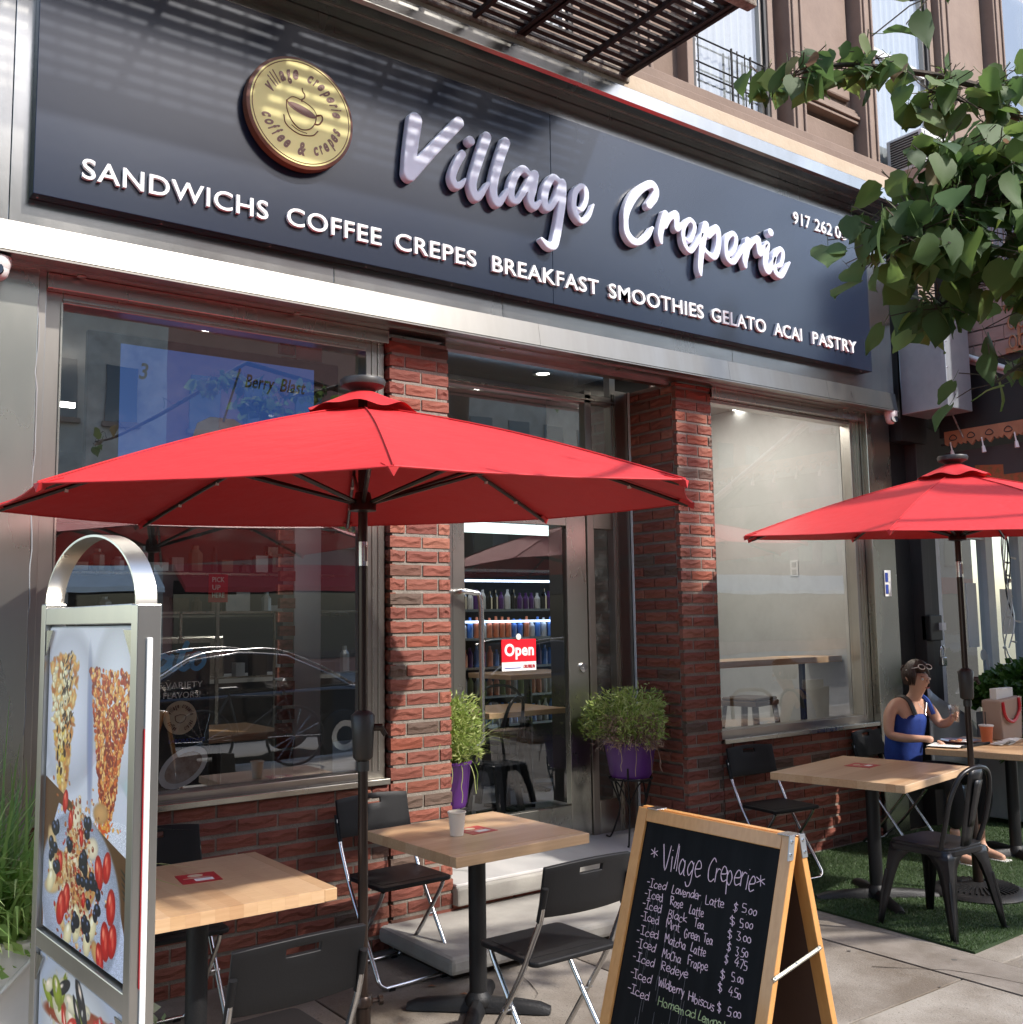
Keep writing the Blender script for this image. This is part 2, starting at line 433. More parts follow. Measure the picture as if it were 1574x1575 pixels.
def text_comps(body, x0, x1, zb, cap, extr, off=0.0, shear=0.0, split=True):
    """letters as flat extruded meshes, fitted between x0..x1 with given cap height; returns list of (verts, faces) in (x, z, depth)"""
    cu = bpy.data.curves.new('t', 'FONT'); cu.body = body; cu.size = 1; cu.extrude = 0.5; cu.offset = off; cu.shear = shear; cu.resolution_u = 4
    cu.space_character = 1.06
    ob = bpy.data.objects.new('t', cu)
    me = bpy.data.meshes.new_from_object(ob)
    n = len(me.vertices); co = np.zeros(n * 3); me.vertices.foreach_get('co', co); co = co.reshape(-1, 3)
    fs = [tuple(p.vertices) for p in me.polygons]
    xa, xb = co[:, 0].min(), co[:, 0].max(); H = 0.727
    bpy.data.objects.remove(ob); bpy.data.curves.remove(cu); bpy.data.meshes.remove(me)
    q = np.empty_like(co)
    q[:, 0] = x0 + (co[:, 0] - xa) / (xb - xa) * (x1 - x0)
    q[:, 1] = zb + co[:, 1] / H * cap
    q[:, 2] = (0.5 - co[:, 2]) * extr
    if not split: return [(q, fs)]
    par = list(range(n))
    def find(a):
        while par[a] != a: par[a] = par[par[a]]; a = par[a]
        return a
    # weld coincident points between caps and sides
    key = {}
    for i in range(n):
        k = tuple(np.round(co[i], 4))
        if k in key: par[find(i)] = find(key[k])
        else: key[k] = i
    for f in fs:
        a = find(f[0])
        for b in f[1:]: par[find(b)] = a
    groups = {}
    for i in range(n): groups.setdefault(find(i), []).append(i)
    out = []
    for g in sorted(groups.values(), key=lambda g: q[g, 0].min()):
        mp = {a: b for b, a in enumerate(g)}
        out.append((q[g], [tuple(mp[i] for i in f) for f in fs if f[0] in mp]))
    return out

def text_obj(body, name, m, parent, x0, x1, zb, cap, y, extr=.002, off=0.0, shear=0, split=False, fn=None):
    res = []
    for q, fs in text_comps(body, x0, x1, zb, cap, extr, off, shear, split):
        b = MB()
        vs = [(a[0], y + a[2] - extr, a[1]) for a in q] if fn is None else [fn(a[0], a[1], a[2]) for a in q]
        b.add(vs, fs); res.append(b.build(name, m, parent))
    return res

def stroke_letter(strokes, y_face, y_back, name, m, parent, step=.0055, bev=.006):
    """a letter cut from thick board: union of round brush strokes on the x-z plane"""
    segs = []
    for st in strokes:
        c = curve(st, 6)
        segs += [(np.array(a), np.array(b)) for a, b in zip(c[:-1], c[1:])]
    A = np.array([s[0] for s in segs]); B = np.array([s[1] for s in segs])
    pad = A[:, 2].max() + step * 3
    xs = np.arange(min(A[:, 0].min(), B[:, 0].min()) - pad, max(A[:, 0].max(), B[:, 0].max()) + pad, step)
    zs = np.arange(min(A[:, 1].min(), B[:, 1].min()) - pad, max(A[:, 1].max(), B[:, 1].max()) + pad, step)
    X, Z = np.meshgrid(xs, zs, indexing='ij'); F = np.full(X.shape, 9.0)
    for a, b in zip(A, B):
        d = b[:2] - a[:2]; L2 = max(d @ d, 1e-12)
        t = np.clip(((X - a[0]) * d[0] + (Z - a[1]) * d[1]) / L2, 0, 1)
        F = np.minimum(F, np.hypot(X - a[0] - t * d[0], Z - a[1] - t * d[1]) - (a[2] + (b[2] - a[2]) * t))
    return contour_mesh(xs, zs, F, y_face, y_back, name, m, parent, bev)

def contour_mesh(xs, zs, F, y_face, y_back, name, m, parent, bev=.006):
    vs = []; fs = []; idx = {}
    def vert(key, x, z, f):
        if key not in idx:
            k = min(1, max(0, -f / bev)) if bev else 1
            idx[key] = len(vs); vs.append((x, y_face + (bev * .6) * (1 - math.sqrt(max(0, 1 - (1 - k) ** 2))), z))
        return idx[key]
    back = {}
    def bk(i):
        if i not in back: back[i] = len(vs); vs.append((vs[i][0], y_back, vs[i][2]))
        return back[i]
    nx, nz = F.shape
    ins = F < 0
    for i in range(nx - 1):
        for j in range(nz - 1):
            c = [(i, j), (i + 1, j), (i + 1, j + 1), (i, j + 1)]
            s_ = [ins[a] for a in c]
            if not any(s_): continue
            poly = []; cross = []
            for k in range(4):
                a, b = c[k], c[(k + 1) % 4]
                if s_[k]: poly.append(vert(a, xs[a[0]], zs[a[1]], F[a]))
                if s_[k] != s_[(k + 1) % 4]:
                    t = F[a] / (F[a] - F[b]); key = (min(a, b), max(a, b))
                    v = vert(key, xs[a[0]] + (xs[b[0]] - xs[a[0]]) * t, zs[a[1]] + (zs[b[1]] - zs[a[1]]) * t, 0)
                    poly.append(v); cross.append(v)
            if len(poly) >= 3: fs.append(tuple(poly))
            if len(cross) == 2:
                a, b = cross
                fs.append((a, b, bk(b), bk(a)))
    return MB().add(vs, fs).build(name, m, parent, smooth=True)
# ------------------------------------------------------------------ ground
g = MB(); g.box(-60, 90, -60, 4.9, -.30, -.16); struct(g.build('ground', 'asphalt'))
g = MB(); g.box(-60, 90, -16, -2.3, -.16, -.15); struct(g.build('road', 'asphalt'))
g = MB(); g.box(-60, 90, -2.3, -2.12, -.15, 0.0); struct(g.build('kerb', 'concrete_step', bevel=.02))
g = MB(); g.box(-60, 90, -2.12, 4.9, -.15, -.012); side = struct(g.build('sidewalk', 'mortar'))
slab_me = {}
xs_ = [-4, -2.35, -.8, .75, 2.1, 3.35, 4.52, 4.86, 6.95, 8.5, 10.05, 11.6, 13.2, 15, 17]
ys_ = [-2.11, -.4, 1.25, 2.75, 4.78]
for i in range(len(xs_) - 1):
    for j in range(len(ys_) - 1):
        b = MB(); b.box(xs_[i] + .005, xs_[i + 1] - .005, ys_[j] + .005, ys_[j + 1] - .005, -.012, 0)
        b.build('slab', 'concrete', side, bevel=.003)
b = MB(); b.box(4.525, 4.855, 1.26, 4.775, .0005, .0025); b.build('damp_strip', mat('damp_concrete', (.16, .135, .11), .85, col2=(.24, .21, .18), nscale=5, contrast=.3, bump=.6, bscale=95, bdist=.004), side)
gum = MB()
rg_ = random.Random(4)
for _ in range(170):
    x, y, r = rg_.uniform(-1, 9), rg_.uniform(1.2, 4.7), rg_.uniform(.004, .017)
    if 4.8 < x and y > 2.85: continue
    n0 = len(gum.v); k = rg_.randint(6, 9)
    gum.v += [(x + r * rg_.uniform(.7, 1.1) * math.cos(6.283 * i / k), y + r * math.sin(6.283 * i / k) * .9, .0032) for i in range(k)]; gum.f.append(tuple(range(n0, n0 + k)))
o = gum.build('gum_spots', mat('gum', (.10, .09, .08), .8), side, fix=False); o['kind'] = 'stuff'
for path in ([(2.3, 3.1), (2.55, 3.35), (2.62, 3.62), (2.9, 3.8), (3.0, 4.08)], [(5.0, 2.1), (4.7, 2.45), (4.6, 2.8), (4.35, 3.1)], [(1.3, 2.9), (1.55, 3.3), (1.5, 3.7), (1.75, 4.2)]):
    b = MB(); c = curve(path, 6); vs = []
    for i, (x, y) in enumerate(c): w_ = rg_.uniform(.0012, .004); x += rg_.uniform(-.008, .008); vs += [(x - w_, y, .0034), (x + w_, y + w_, .0034)]
    b.add(vs, [(2 * i, 2 * i + 1, 2 * i + 3, 2 * i + 2) for i in range(len(c) - 1)]); b.build('crack', 'soil', side, fix=False)
g = MB(); g.box(-60, 90, -40, -16, -.15, 0.0); struct(g.build('pavement', 'concrete_step'))

# ------------------------------------------------------------------ bricks
BH, BP, BD = .0555, .0752, .035
def brick_mesh(L, seed):
    rnd = random.Random(seed); nx, nz = 6, 3
    zz = [0, .33, .62, 1]; vs = []
    ph = rnd.random() * 6
    for j in range(nz + 1):
        for i in range(nx + 1):
            x = L * i / nx; z = BH * zz[j]
            edge = i in (0, nx) or j in (0, nz)
            if 0 < j < nz: z += BH * .13 * math.sin(i * 1.3 + ph) * (1 if 0 < i < nx else .3)
            y = rnd.uniform(.001, .003) if edge else (rnd.uniform(-.005, -.001) if j == 2 else rnd.uniform(.000, .005))
            vs.append((x, y, z))
    w = nx + 1
    fs = [(j * w + i, j * w + i + 1, (j + 1) * w + i + 1, (j + 1) * w + i) for j in range(nz) for i in range(nx)]
    n = len(vs)
    vs += [(0, BD, 0), (L, BD, 0), (L, BD, BH), (0, BD, BH)]
    fs += [tuple(range(0, w))[::-1] + (n, n + 1), tuple(nz * w + i for i in range(w)) + (n + 2, n + 3),
           tuple(j * w for j in range(nz + 1)) + (n + 3, n), tuple(j * w + nx for j in range(nz + 1))[::-1] + (n + 1, n + 2)]
    me = MB().add(vs, fs).mesh('brick')
    me.materials.append(MT['brick'])
    return me
SB = [brick_mesh(.19, s) for s in range(9)]
HB = [brick_mesh(.09, 50 + s) for s in range(5)]
MOD = .202
def lay(parent, u0, u1, z0, z1, place, shift=0, top_cut=True):
    """courses of bricks in running bond; place(u, z, mesh, sx, sz) adds one"""
    row = 0; z = z0
    while z < z1 - .02:
        h = min(BH, z1 - z)
        off = (MOD / 2 if (row + shift) % 2 else 0)
        u = u0 - off
        while u < u1 - .012:
            a, b = max(u, u0), min(u + MOD - .012, u1)
            if b - a > .02:
                L = b - a
                me = random.choice(SB) if L > .12 else random.choice(HB)
                base = .19 if L > .12 else .09
                place(a, z, me, L / base, h / BH)
            u += MOD
        z += BP; row += 1
def front(parent, y):
    def f(u, z, me, sx, sz):
        inst(me, 'brick', parent, (u, y + random.uniform(-.002, .003), z + random.uniform(-.001, .001)), (0, random.uniform(-.004, .004), 0), (sx, 1, sz))
    return f
def sidep(parent, x, y1):      # face looking towards -x, u measured from the front edge backwards
    def f(u, z, me, sx, sz):
        inst(me, 'brick', parent, (x + random.uniform(-.001, .002), y1 - u, z), (0, 0, -math.pi / 2), (sx, 1, sz))
    return f
YW = 4.76
def wall(name, label, cat, x0, x1, z0, z1, extra=None, shift=0, depth=.3):
    t = thing(name, label, cat)
    b = MB(); b.box(x0 + (.016 if cat == 'brick pillar' else .006), x1 - .006, YW + .008, YW + depth, z0, z1); b.build('mortar', 'mortar', t)
    lay(t, x0, x1, z0 + .008, z1, front(t, YW), shift)
    return t
wall('brick_wall', 'low rock-faced brick wall under the left window behind the tables', 'brick wall', 0.99, 2.70, 0, .832, depth=.12)
wall('brick_wall', 'low rock-faced brick wall under the right window by the turf mat', 'brick wall', 5.20, 6.89, 0, .826, shift=1, depth=.12)
t = wall('brick_pillar', 'narrow brick pillar between the left window and the door', 'brick pillar', 2.712, 3.085, 0, 3.17, shift=1)
lay(t, 0, .08, .84, 3.15, sidep(t, 2.71, 4.845), 0)
b = MB(); b.box(3.079, 3.083, YW + .02, 5.2, .26, 3.2); b.build('side_face', 'mortar', t)
lay(t, 0, .44, .27, 3.15, lambda u, z, me, sx, sz: inst(me, 'brick', t, (3.09, 4.78 + u, z), (0, 0, math.pi / 2), (sx, 1, sz)), 1)
t = wall('brick_pillar', 'wider brick pillar right of the door whose side face lines the entrance', 'brick pillar', 4.862, 5.195, 0, 3.19, shift=0)
for o in [c for c in t.children if c.name.startswith('mortar')]: t.children
b = MB(); b.box(4.874, 4.90, YW + .025, 5.24, .12, 3.2); b.build('side_face', 'mortar', t)
lay(t, 0, .408, .27, 3.17, sidep(t, 4.860, 5.205), 1)
b = MB(); b.box(4.853, 4.861, 5.2, 5.215, .25, 3.2); b.build('caulk_strip', 'white', t)

# ------------------------------------------------------------------ doorstep
t = thing('doorstep', 'marble-topped doorstep over a brick riser and a lower concrete step', 'step')
b = MB(); b.box(3.088, 4.85, 4.735, 5.42, .245, .262); b.build('marble_slab', 'marble', t, bevel=.004)
b = MB(); b.box(3.085, 4.85, 4.715, 5.40, .15, .245); b.build('concrete_slab', 'concrete_step', t, bevel=.012)
b = MB(); b.box(3.1, 4.9, 4.80, 5.0, .0, .15); b.build('mortar', 'mortar', t)
for row, z in ((0, .118), (1, .062)):
    u = 3.09
    k = 0
    while u < 4.8:
        L = .19 if row == 0 else .062
        m_ = MB(); m_.box(0, L, 0, .04, 0, .05 if row else .045)
        if row == 0 and k == 0: bm0 = m_.mesh('brick'); bm0.materials.append(MT['brick_smooth']); big = bm0
        if row == 1 and k == 0: bm0 = m_.mesh('brick'); bm0.materials.append(MT['brick_smooth']); small = bm0
        inst(big if row == 0 else small, 'brick', t, (u, 4.765 + random.uniform(0, .004), z)); u += L + .011; k += 1
b = MB(); b.box(2.645, 4.75, 4.10, 4.80, .045, .125); b.build('lower_step', 'concrete_step', t, bevel=.022)
b = MB(); b.box(2.72, 4.70, 4.2, 4.75, 0, .045); b.build('step_base', 'soil', t)

# ------------------------------------------------------------------ steel piers
t = thing('steel_pier', 'tall scratched steel corner pier left of the large window', 'pier')
b = MB(); b.box(-.25, .955, 4.735, 5.0, 0, 3.2); b.build('cladding', 'steel', t, bevel=.003)
b = MB(); b.box(.957, .99, 4.752, 5.0, 0, 3.2); b.build('corner_strip', 'steel_dark', t, bevel=.003)
b = MB(); b.tube([(.956 + random.uniform(-.006, .006), 4.736, z) for z in np.arange(1.2, 3.15, .07)], [random.uniform(.0008, .0028) for _ in np.arange(1.2, 3.15, .07)], 6); b.build('sealant_bead', 'curtain', t)
t = thing('steel_pier', 'smudged steel corner pier right of the right window', 'pier')
b = MB(); b.box(6.905, 7.20, 4.735, 5.0, 0, 3.2); b.build('cladding', 'steel', t, bevel=.003)
b = MB(); b.box(7.03, 7.11, 4.729, 4.7345, 1.78, 1.98); b.build('sticker_sheet', 'paper', t)
for i in range(2):
    for j in range(2):
        b = MB(); b.box(7.036 + i * .036, 7.066 + i * .036, 4.725, 4.7285, 1.80 + j * .09, 1.87 + j * .09); b.build('sticker', 'blueprint' if (i == 0) else 'paper', t)

# ------------------------------------------------------------------ fascia
t = thing('steel_fascia', 'bright steel fascia band framing the dark shop sign', 'fascia')
edges = [-.35, .80, 2.3, 3.35, 5.25, 6.93]
for a, c in zip(edges[:-1], edges[1:]):
    b = MB(); b.box(a + .001, c - .001, 4.60, 4.72, 3.34, 4.76); b.build('fascia_panel', 'steel_bright', t, bevel=.002)
b = MB(); b.box(6.932, 7.10, 4.61, 4.9, 3.34, 4.76); b.build('end_panel', 'steel_bright', t, bevel=.002)
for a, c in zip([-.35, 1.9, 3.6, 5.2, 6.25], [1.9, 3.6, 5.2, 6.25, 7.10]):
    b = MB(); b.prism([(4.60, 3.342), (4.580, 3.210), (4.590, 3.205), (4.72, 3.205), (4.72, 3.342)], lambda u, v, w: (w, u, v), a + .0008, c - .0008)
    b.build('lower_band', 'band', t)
b = MB(); b.box(-.35, 7.10, 4.575, 4.80, 3.196, 3.204); b.build('soffit', 'steel_dark', t)
b = MB(); b.box(-.35, 7.10, 4.655, 4.667, 3.186, 3.196); b.build('soffit_rib', 'steel_dark', t)
for x in (.12, 1.12, 2.15, 3.42, 4.3, 6.6):
    b = MB(); b.lathe([(.006, 0), (.018, -.004), (.02, -.012), (0, -.014)], (x, 4.70, 3.196), 12); b.build('light_clip', 'steel', t, smooth=True)
# upper cornice
b = MB(); b.prism([(4.61, 4.762), (4.42, 4.762), (4.40, 4.775), (4.40, 4.86), (4.61, 4.87)], lambda u, v, w: (w, u, v), -.35, 7.16); b.build('cornice', 'steel_bright', t)
b = MB(); b.box(-.35, 7.12, 4.50, 4.508, 4.752, 4.762); b.build('cornice_rib', 'steel_dark', t)
# header strip over windows
t = thing('steel_header', 'dark steel header rail running above the shop windows', 'rail')
for a, c in ((.99, 2.70), (5.20, 6.90)):
    b = MB(); b.box(a, c, 4.745, 4.86, 3.125, 3.195); b.build('header_strip', 'steel', t, bevel=.004)
b = MB(); b.box(3.095, 4.85, 4.80, 4.86, 3.17, 3.2); b.build('header_strip', 'steel_dark', t)

# ------------------------------------------------------------------ shop sign
YS = 4.53
sign = thing('shop_sign', 'long dark blue-grey sign panel with white raised lettering', 'sign', (0, 0, 0))
for a, c in ((.877, 3.659), (3.6605, 6.717)):
    b = MB(); b.box(a, c, YS, 4.598, 3.452, 4.603); b.build('panel', 'panel', sign, bevel=.003)
for x in np.arange(.9, 6.7, .52):
    b = MB(); b.lathe([(0, -.004), (.006, -.002), (.006, .002)], (0, 0, 0), 8); o = b.build('screw', 'chrome', sign); o.location = (x, 4.56, 3.449)
WORDS = [('SANDWICHS', 1.065, 1.911), ('COFFEE', 2.007, 2.525), ('CREPES', 2.608, 3.113), ('BREAKFAST', 3.22, 3.995), ('SMOOTHIES', 4.077, 4.892), ('GELATO', 4.967, 5.501), ('ACAI', 5.587, 5.883), ('PASTRY', 6.001, 6.513)]
for w, a, c in WORDS:
    text_obj(w, 'letter', 'white_letter', sign, a, c, 3.560, .093, YS, .018, off=.007, split=True)
for w, a, c in (('917', 5.856, 6.046), ('262', 6.097, 6.295), ('05', 6.333, 6.47)):
    text_obj(w, 'letter', 'white_letter', sign, a, c, 4.415, .092, YS, .012, off=.010, split=True)
LETTERS = [('V',[[(2.71,4.273,0.049),(2.682,4.09,0.045),(2.673,3.97,0.046)],[(2.675,3.965,0.044),(2.825,4.148,0.039),(2.985,4.337,0.038)]]),('i',[[(3.06,4.254,0.031),(3.062,4.253,0.031)],[(3.007,4.164,0.026),(2.966,4.09,0.026),(2.941,4.017,0.025),(2.96,3.976,0.026),(2.993,3.986,0.022),(3.023,4.025,0.009)]]),('l',[[(3.17,4.305,0.035),(3.123,4.181,0.033),(3.079,4.051,0.031),(3.071,3.986,0.031),(3.095,3.941,0.03),(3.13,3.97,0.022),(3.173,4.036,0.014)]]),('l',[[(3.299,4.308,0.035),(3.259,4.206,0.034),(3.218,4.075,0.032),(3.209,3.99,0.031),(3.234,3.942,0.031),(3.265,3.966,0.023),(3.307,4.028,0.017)]]),('a',[[(3.461,4.166,0.022),(3.419,4.184,0.025),(3.365,4.134,0.029),(3.333,4.052,0.029),(3.334,3.991,0.028),(3.368,3.98,0.021),(3.405,4.026,0.022),(3.449,4.097,0.025),(3.493,4.17,0.027)],[(3.504,4.172,0.031),(3.488,4.089,0.031),(3.468,4.014,0.03),(3.497,3.977,0.024),(3.535,4.017,0.015)]]),('g',[[(3.678,4.176,0.023),(3.637,4.188,0.025),(3.592,4.132,0.03),(3.568,4.055,0.03),(3.575,3.999,0.03),(3.61,4.001,0.023),(3.653,4.062,0.023),(3.694,4.157,0.027)],[(3.706,4.169,0.032),(3.703,4.074,0.031),(3.681,3.957,0.031),(3.653,3.84,0.032),(3.63,3.779,0.03),(3.589,3.773,0.024),(3.543,3.799,0.013)]]),('e',[[(3.809,4.044,0.012),(3.846,4.042,0.021),(3.88,4.102,0.025),(3.882,4.166,0.028),(3.848,4.185,0.026),(3.801,4.138,0.03),(3.786,4.062,0.029),(3.8,4.002,0.03),(3.847,3.971,0.026),(3.9,4.015,0.021),(3.94,4.093,0.01)]]),('C',[[(4.397,4.195,0.03),(4.448,4.258,0.033),(4.464,4.309,0.028),(4.425,4.338,0.031),(4.345,4.295,0.032),(4.267,4.219,0.036),(4.211,4.122,0.031),(4.197,4.044,0.024),(4.205,3.979,0.029),(4.248,3.938,0.031),(4.308,3.94,0.024),(4.377,3.995,0.024),(4.422,4.055,0.013)]]),('r',[[(4.539,4.171,0.03),(4.507,4.091,0.03),(4.488,4.023,0.028),(4.493,3.977,0.018)],[(4.535,4.089,0.02),(4.579,4.154,0.022),(4.63,4.188,0.033),(4.637,4.141,0.028),(4.638,4.098,0.028),(4.678,4.128,0.021)]]),('e',[[(4.71,4.048,0.012),(4.751,4.042,0.022),(4.791,4.109,0.024),(4.796,4.159,0.025),(4.752,4.18,0.025),(4.701,4.12,0.026),(4.691,4.053,0.025),(4.707,4.0,0.025),(4.754,3.972,0.024),(4.805,4.024,0.023),(4.87,4.113,0.023)]]),('p',[[(4.904,4.178,0.034),(4.875,4.083,0.036),(4.851,3.967,0.03),(4.837,3.877,0.027),(4.841,3.832,0.014)],[(4.93,4.11,0.023),(5.002,4.177,0.033),(5.023,4.116,0.029),(5.007,4.032,0.03),(4.973,3.979,0.027),(4.912,3.993,0.019),(4.882,4.016,0.019)]]),('e',[[(5.109,4.031,0.012),(5.134,4.027,0.02),(5.176,4.08,0.025),(5.193,4.148,0.028),(5.162,4.177,0.027),(5.108,4.137,0.029),(5.09,4.072,0.026),(5.1,3.997,0.029),(5.157,3.979,0.027),(5.219,4.044,0.024),(5.276,4.119,0.024)]]),('r',[[(5.311,4.159,0.032),(5.294,4.086,0.036),(5.273,4.018,0.031),(5.277,3.973,0.019)],[(5.308,4.098,0.02),(5.365,4.161,0.021),(5.413,4.189,0.033),(5.42,4.131,0.031),(5.431,4.093,0.028),(5.475,4.142,0.022),(5.508,4.172,0.017)]]),('i',[[(5.548,4.267,0.034),(5.551,4.267,0.034)],[(5.508,4.172,0.033),(5.493,4.099,0.033),(5.479,4.026,0.032),(5.506,3.985,0.031),(5.547,4.03,0.024),(5.585,4.094,0.021)]]),('e',[[(5.595,4.035,0.013),(5.646,4.059,0.024),(5.672,4.14,0.028),(5.642,4.167,0.029),(5.59,4.119,0.031),(5.57,4.044,0.029),(5.586,3.991,0.031),(5.64,3.975,0.028),(5.693,4.03,0.023),(5.74,4.091,0.012)]])]
for ch, st in LETTERS:
    st = [[(x_, z_, r_ * (.70 if ch == 'e' else .84)) for x_, z_, r_ in k_] for k_ in st]
    stroke_letter(st, YS - .055, YS - .012, 'script_letter', 'script', sign)
# round logo plaque
lg = thing('logo_plaque', 'round yellow plaque with a coffee cup drawing on the sign', 'plaque', (2.058, YS - .012, 4.118))
RL = .268
b = MB(); b.lathe([(RL + .012, -.0), (RL + .012, .045), (RL, .05), (0, .05)], n=64); o = b.build('rim', 'logo_b', lg, smooth=True); o.rotation_euler = (R_(90), 0, 0)
b = MB(); b.lathe([(RL - .004, .0), (RL - .004, .0535), (0, .0535)], n=64); o = b.build('face', 'logo_y', lg, smooth=True); o.rotation_euler = (R_(90), 0, 0)
b = MB(); b.tube([((RL - .014) * math.cos(a), -.054, (RL - .014) * math.sin(a)) for a in np.linspace(0, 2 * math.pi, 64, endpoint=False)], .0022, 4, True); b.build('ring_line', 'logo_b', lg)
def arc_text(body, a0, a1, rad, cap, down=False, m='logo_b', parent=lg, y=-.0540, shear=.35, name='print_letter'):
    wts = [{'i': .45, 'l': .45, 'f': .75, 'r': .75, '&': 1.4}.get(c, 1.0) for c in body]; acc = 0
    for i, ch in enumerate(body):
        a = a0 + (a1 - a0) * (acc + wts[i] / 2) / sum(wts); acc += wts[i]
        wd = wts[i] / sum(wts) * abs(a1 - a0) * rad * .80
        for q, fs in text_comps(ch, -wd / 2, wd / 2, -cap * .36, cap, .0006, .038, shear, False):
            rot = a - math.pi / 2 if not down else a + math.pi / 2
            vs = []
            for x, z, d in q:
                zz = rad * (1 if not down else -1) + z
                d = d - i * .0002
                vs.append((x * math.cos(rot) - zz * math.sin(rot), y - .0006 + d, x * math.sin(rot) + zz * math.cos(rot)))
            MB().add(vs, fs).build(name, m, parent)
arc_text('village', R_(158), R_(95), .19, .066)
arc_text('creperie', R_(82), R_(6), .19, .059)
arc_text('coffee', R_(193), R_(252), .19, .062, True)
arc_text('&', R_(262), R_(278), .19, .067, True)
arc_text('crepes', R_(288), R_(350), .19, .059, True)
def pl(pts, r, name='cup_line', par=lg, y=-.054, m='logo_b'):
    b = MB(); c = curve([(p[0] * .9, p[1] * .9) for p in pts], 8); b.tube([(p[0], y, p[1]) for p in c], r, 5); return b.build(name, m, par)
pl([(-.09, .045), (-.05, .075), (.02, .062), (.07, .035), (.085, .0), (.05, -.01), (0, .0), (-.06, .025), (-.09, .045)], .0022)
pl([(-.09, .045), (-.085, -.01), (-.055, -.065), (-.01, -.095), (.04, -.085), (.075, -.045), (.085, .0)], .003)
pl([(.085, .005), (.115, .015), (.12, -.01), (.10, -.04), (.075, -.045)], .004)
pl([(-.105, -.04), (-.09, -.09), (-.02, -.125), (.06, -.115), (.095, -.08)], .003)
pl([(-.06, -.085), (-.02, -.105), (.03, -.11)], .002)
pl([(.0, .14), (.004, .12), (.016, .105), (.012, .085), (-.002, .072), (0, .06)], .003)
b = MB(); b.prism([(.075 * math.cos(a) * 1.0 - .0, .022 * math.sin(a)) for a in np.linspace(0, 2 * math.pi, 24, endpoint=False)], lambda u, v, w: (u - .0, w, v + .012 - u * .22), -.0548, -.0530)
b.build('coffee_surface', 'logo_b', lg)
# ------------------------------------------------------------------ windows
def window(label, x0, x1, z0, z1, gx0, gx1, gz0, gz1, gm):
    t = thing('shop_window', label, 'window')
    y0, y1 = 4.80, 4.89
    def fr(a, b_, c, d, n, dy=0):
        b = MB(); b.box(a, b_, y0 + dy, y1, c, d); return b.build(n, 'steel_dark', t, bevel=.003)
    fr(x0, gx0, z0, z1, 'side_frame'); fr(gx1, x1, z0, z1, 'side_frame')
    fr(gx0, gx1, z0, gz0, 'bottom_frame'); fr(gx0, gx1, gz1, z1, 'top_frame')
    for k in (.3, .62):      # thin raised fillets on the right member and the head
        b = MB(); b.box(gx1 + (x1 - gx1) * k, gx1 + (x1 - gx1) * k + .006, y0 - .006, y0, gz0, z1); b.build('fillet', 'steel', t)
    b = MB(); b.box(gx0, gx1, y0 - .006, y0, gz1 + .012, gz1 + .02); b.build('fillet', 'steel', t)
    b = MB(); b.box(gx0 - .008, gx0, y0 - .008, y0, gz0, gz1); b.build('fillet', 'steel', t)
    b = MB(); b.box(gx0, gx1, 4.862, 4.868, gz0, gz1); b.build('pane', gm, t, fix=True)
    b = MB(); b.box(x0 + .002, x1 - .002, 4.74, 4.80, z0 - .018, z0 + .012); b.build('sill', 'steel', t, bevel=.003)
    return t
w1 = window('large left shop window with a tall drinks screen and gelato poster behind it', .992, 2.70, .838, 3.125, 1.068, 2.59, .885, 3.08, 'glass')
w2 = window('right shop window with pale interior wall and wooden counter behind it', 5.20, 6.90, .832, 3.125, 5.23, 6.782, .895, 3.10, 'glass_w')
# decals on the left window
dc = thing('gelato_poster', 'dark gelato poster with blue script standing inside the left window', 'poster')
b = MB(); b.box(1.30, 1.80, 4.895, 4.90, .90, 1.56); b.build('sheet', mat('poster_dark', (.008, .009, .011), .8), dc)
STR = lambda pts, r: [(p[0], p[1], r) for p in pts]
for st in ([STR([(1.60, 1.49), (1.565, 1.505), (1.54, 1.47), (1.555, 1.44), (1.59, 1.46), (1.61, 1.50)], .012), STR([(1.61, 1.50), (1.60, 1.46), (1.615, 1.44), (1.64, 1.455)], .011)],
           [STR([(1.68, 1.56), (1.655, 1.50), (1.645, 1.46), (1.665, 1.44), (1.69, 1.455)], .012), STR([(1.635, 1.525), (1.70, 1.53)], .008)],
           [STR([(1.735, 1.51), (1.71, 1.495), (1.705, 1.455), (1.73, 1.44), (1.76, 1.465), (1.76, 1.50), (1.735, 1.51)], .011)]):
    stroke_letter(st, 4.872, 4.878, 'letter', 'gelblue', dc, .003, 0)
text_obj('WIDE VARIETY', 'print', 'paper', dc, 1.46, 1.765, 1.352, .03, 4.894)
text_obj('FLAVORS!', 'print', 'paper', dc, 1.58, 1.755, 1.305, .03, 4.894)
b = MB(); b.lathe([(.078, 0), (.078, .004), (0, .004)], n=40); o = b.build('round_logo', 'logo_tan', dc); o.rotation_euler = (R_(90), 0, 0); o.location = (1.66, 4.894, 1.215)
hold = thing('window_logo', 'small tan coffee cup logo stuck on the gelato poster', 'sticker', (1.66, 4.889, 1.215))
sv = RL
arc_text('village', R_(160), R_(97), .055, .022, False, 'logo_b', hold, -.001)
arc_text('creperie', R_(82), R_(10), .055, .022, False, 'logo_b', hold, -.001)
arc_text('coffee', R_(198), R_(250), .055, .022, True, 'logo_b', hold, -.001)
arc_text('crepes', R_(290), R_(344), .055, .022, True, 'logo_b', hold, -.001)
b = MB(); b.tube([(x, -.001, z) for x, z in curve([(-.025, .008), (-.02, -.015), (0, -.024), (.02, -.015), (.025, .008), (0, .014), (-.025, .008)], 5)], .0014, 4); b.build('cup_line', 'logo_b', hold)
text_obj('LABORATORIO', 'print', 'blueprint', dc, 1.61, 1.78, 1.10, .018, 4.894)
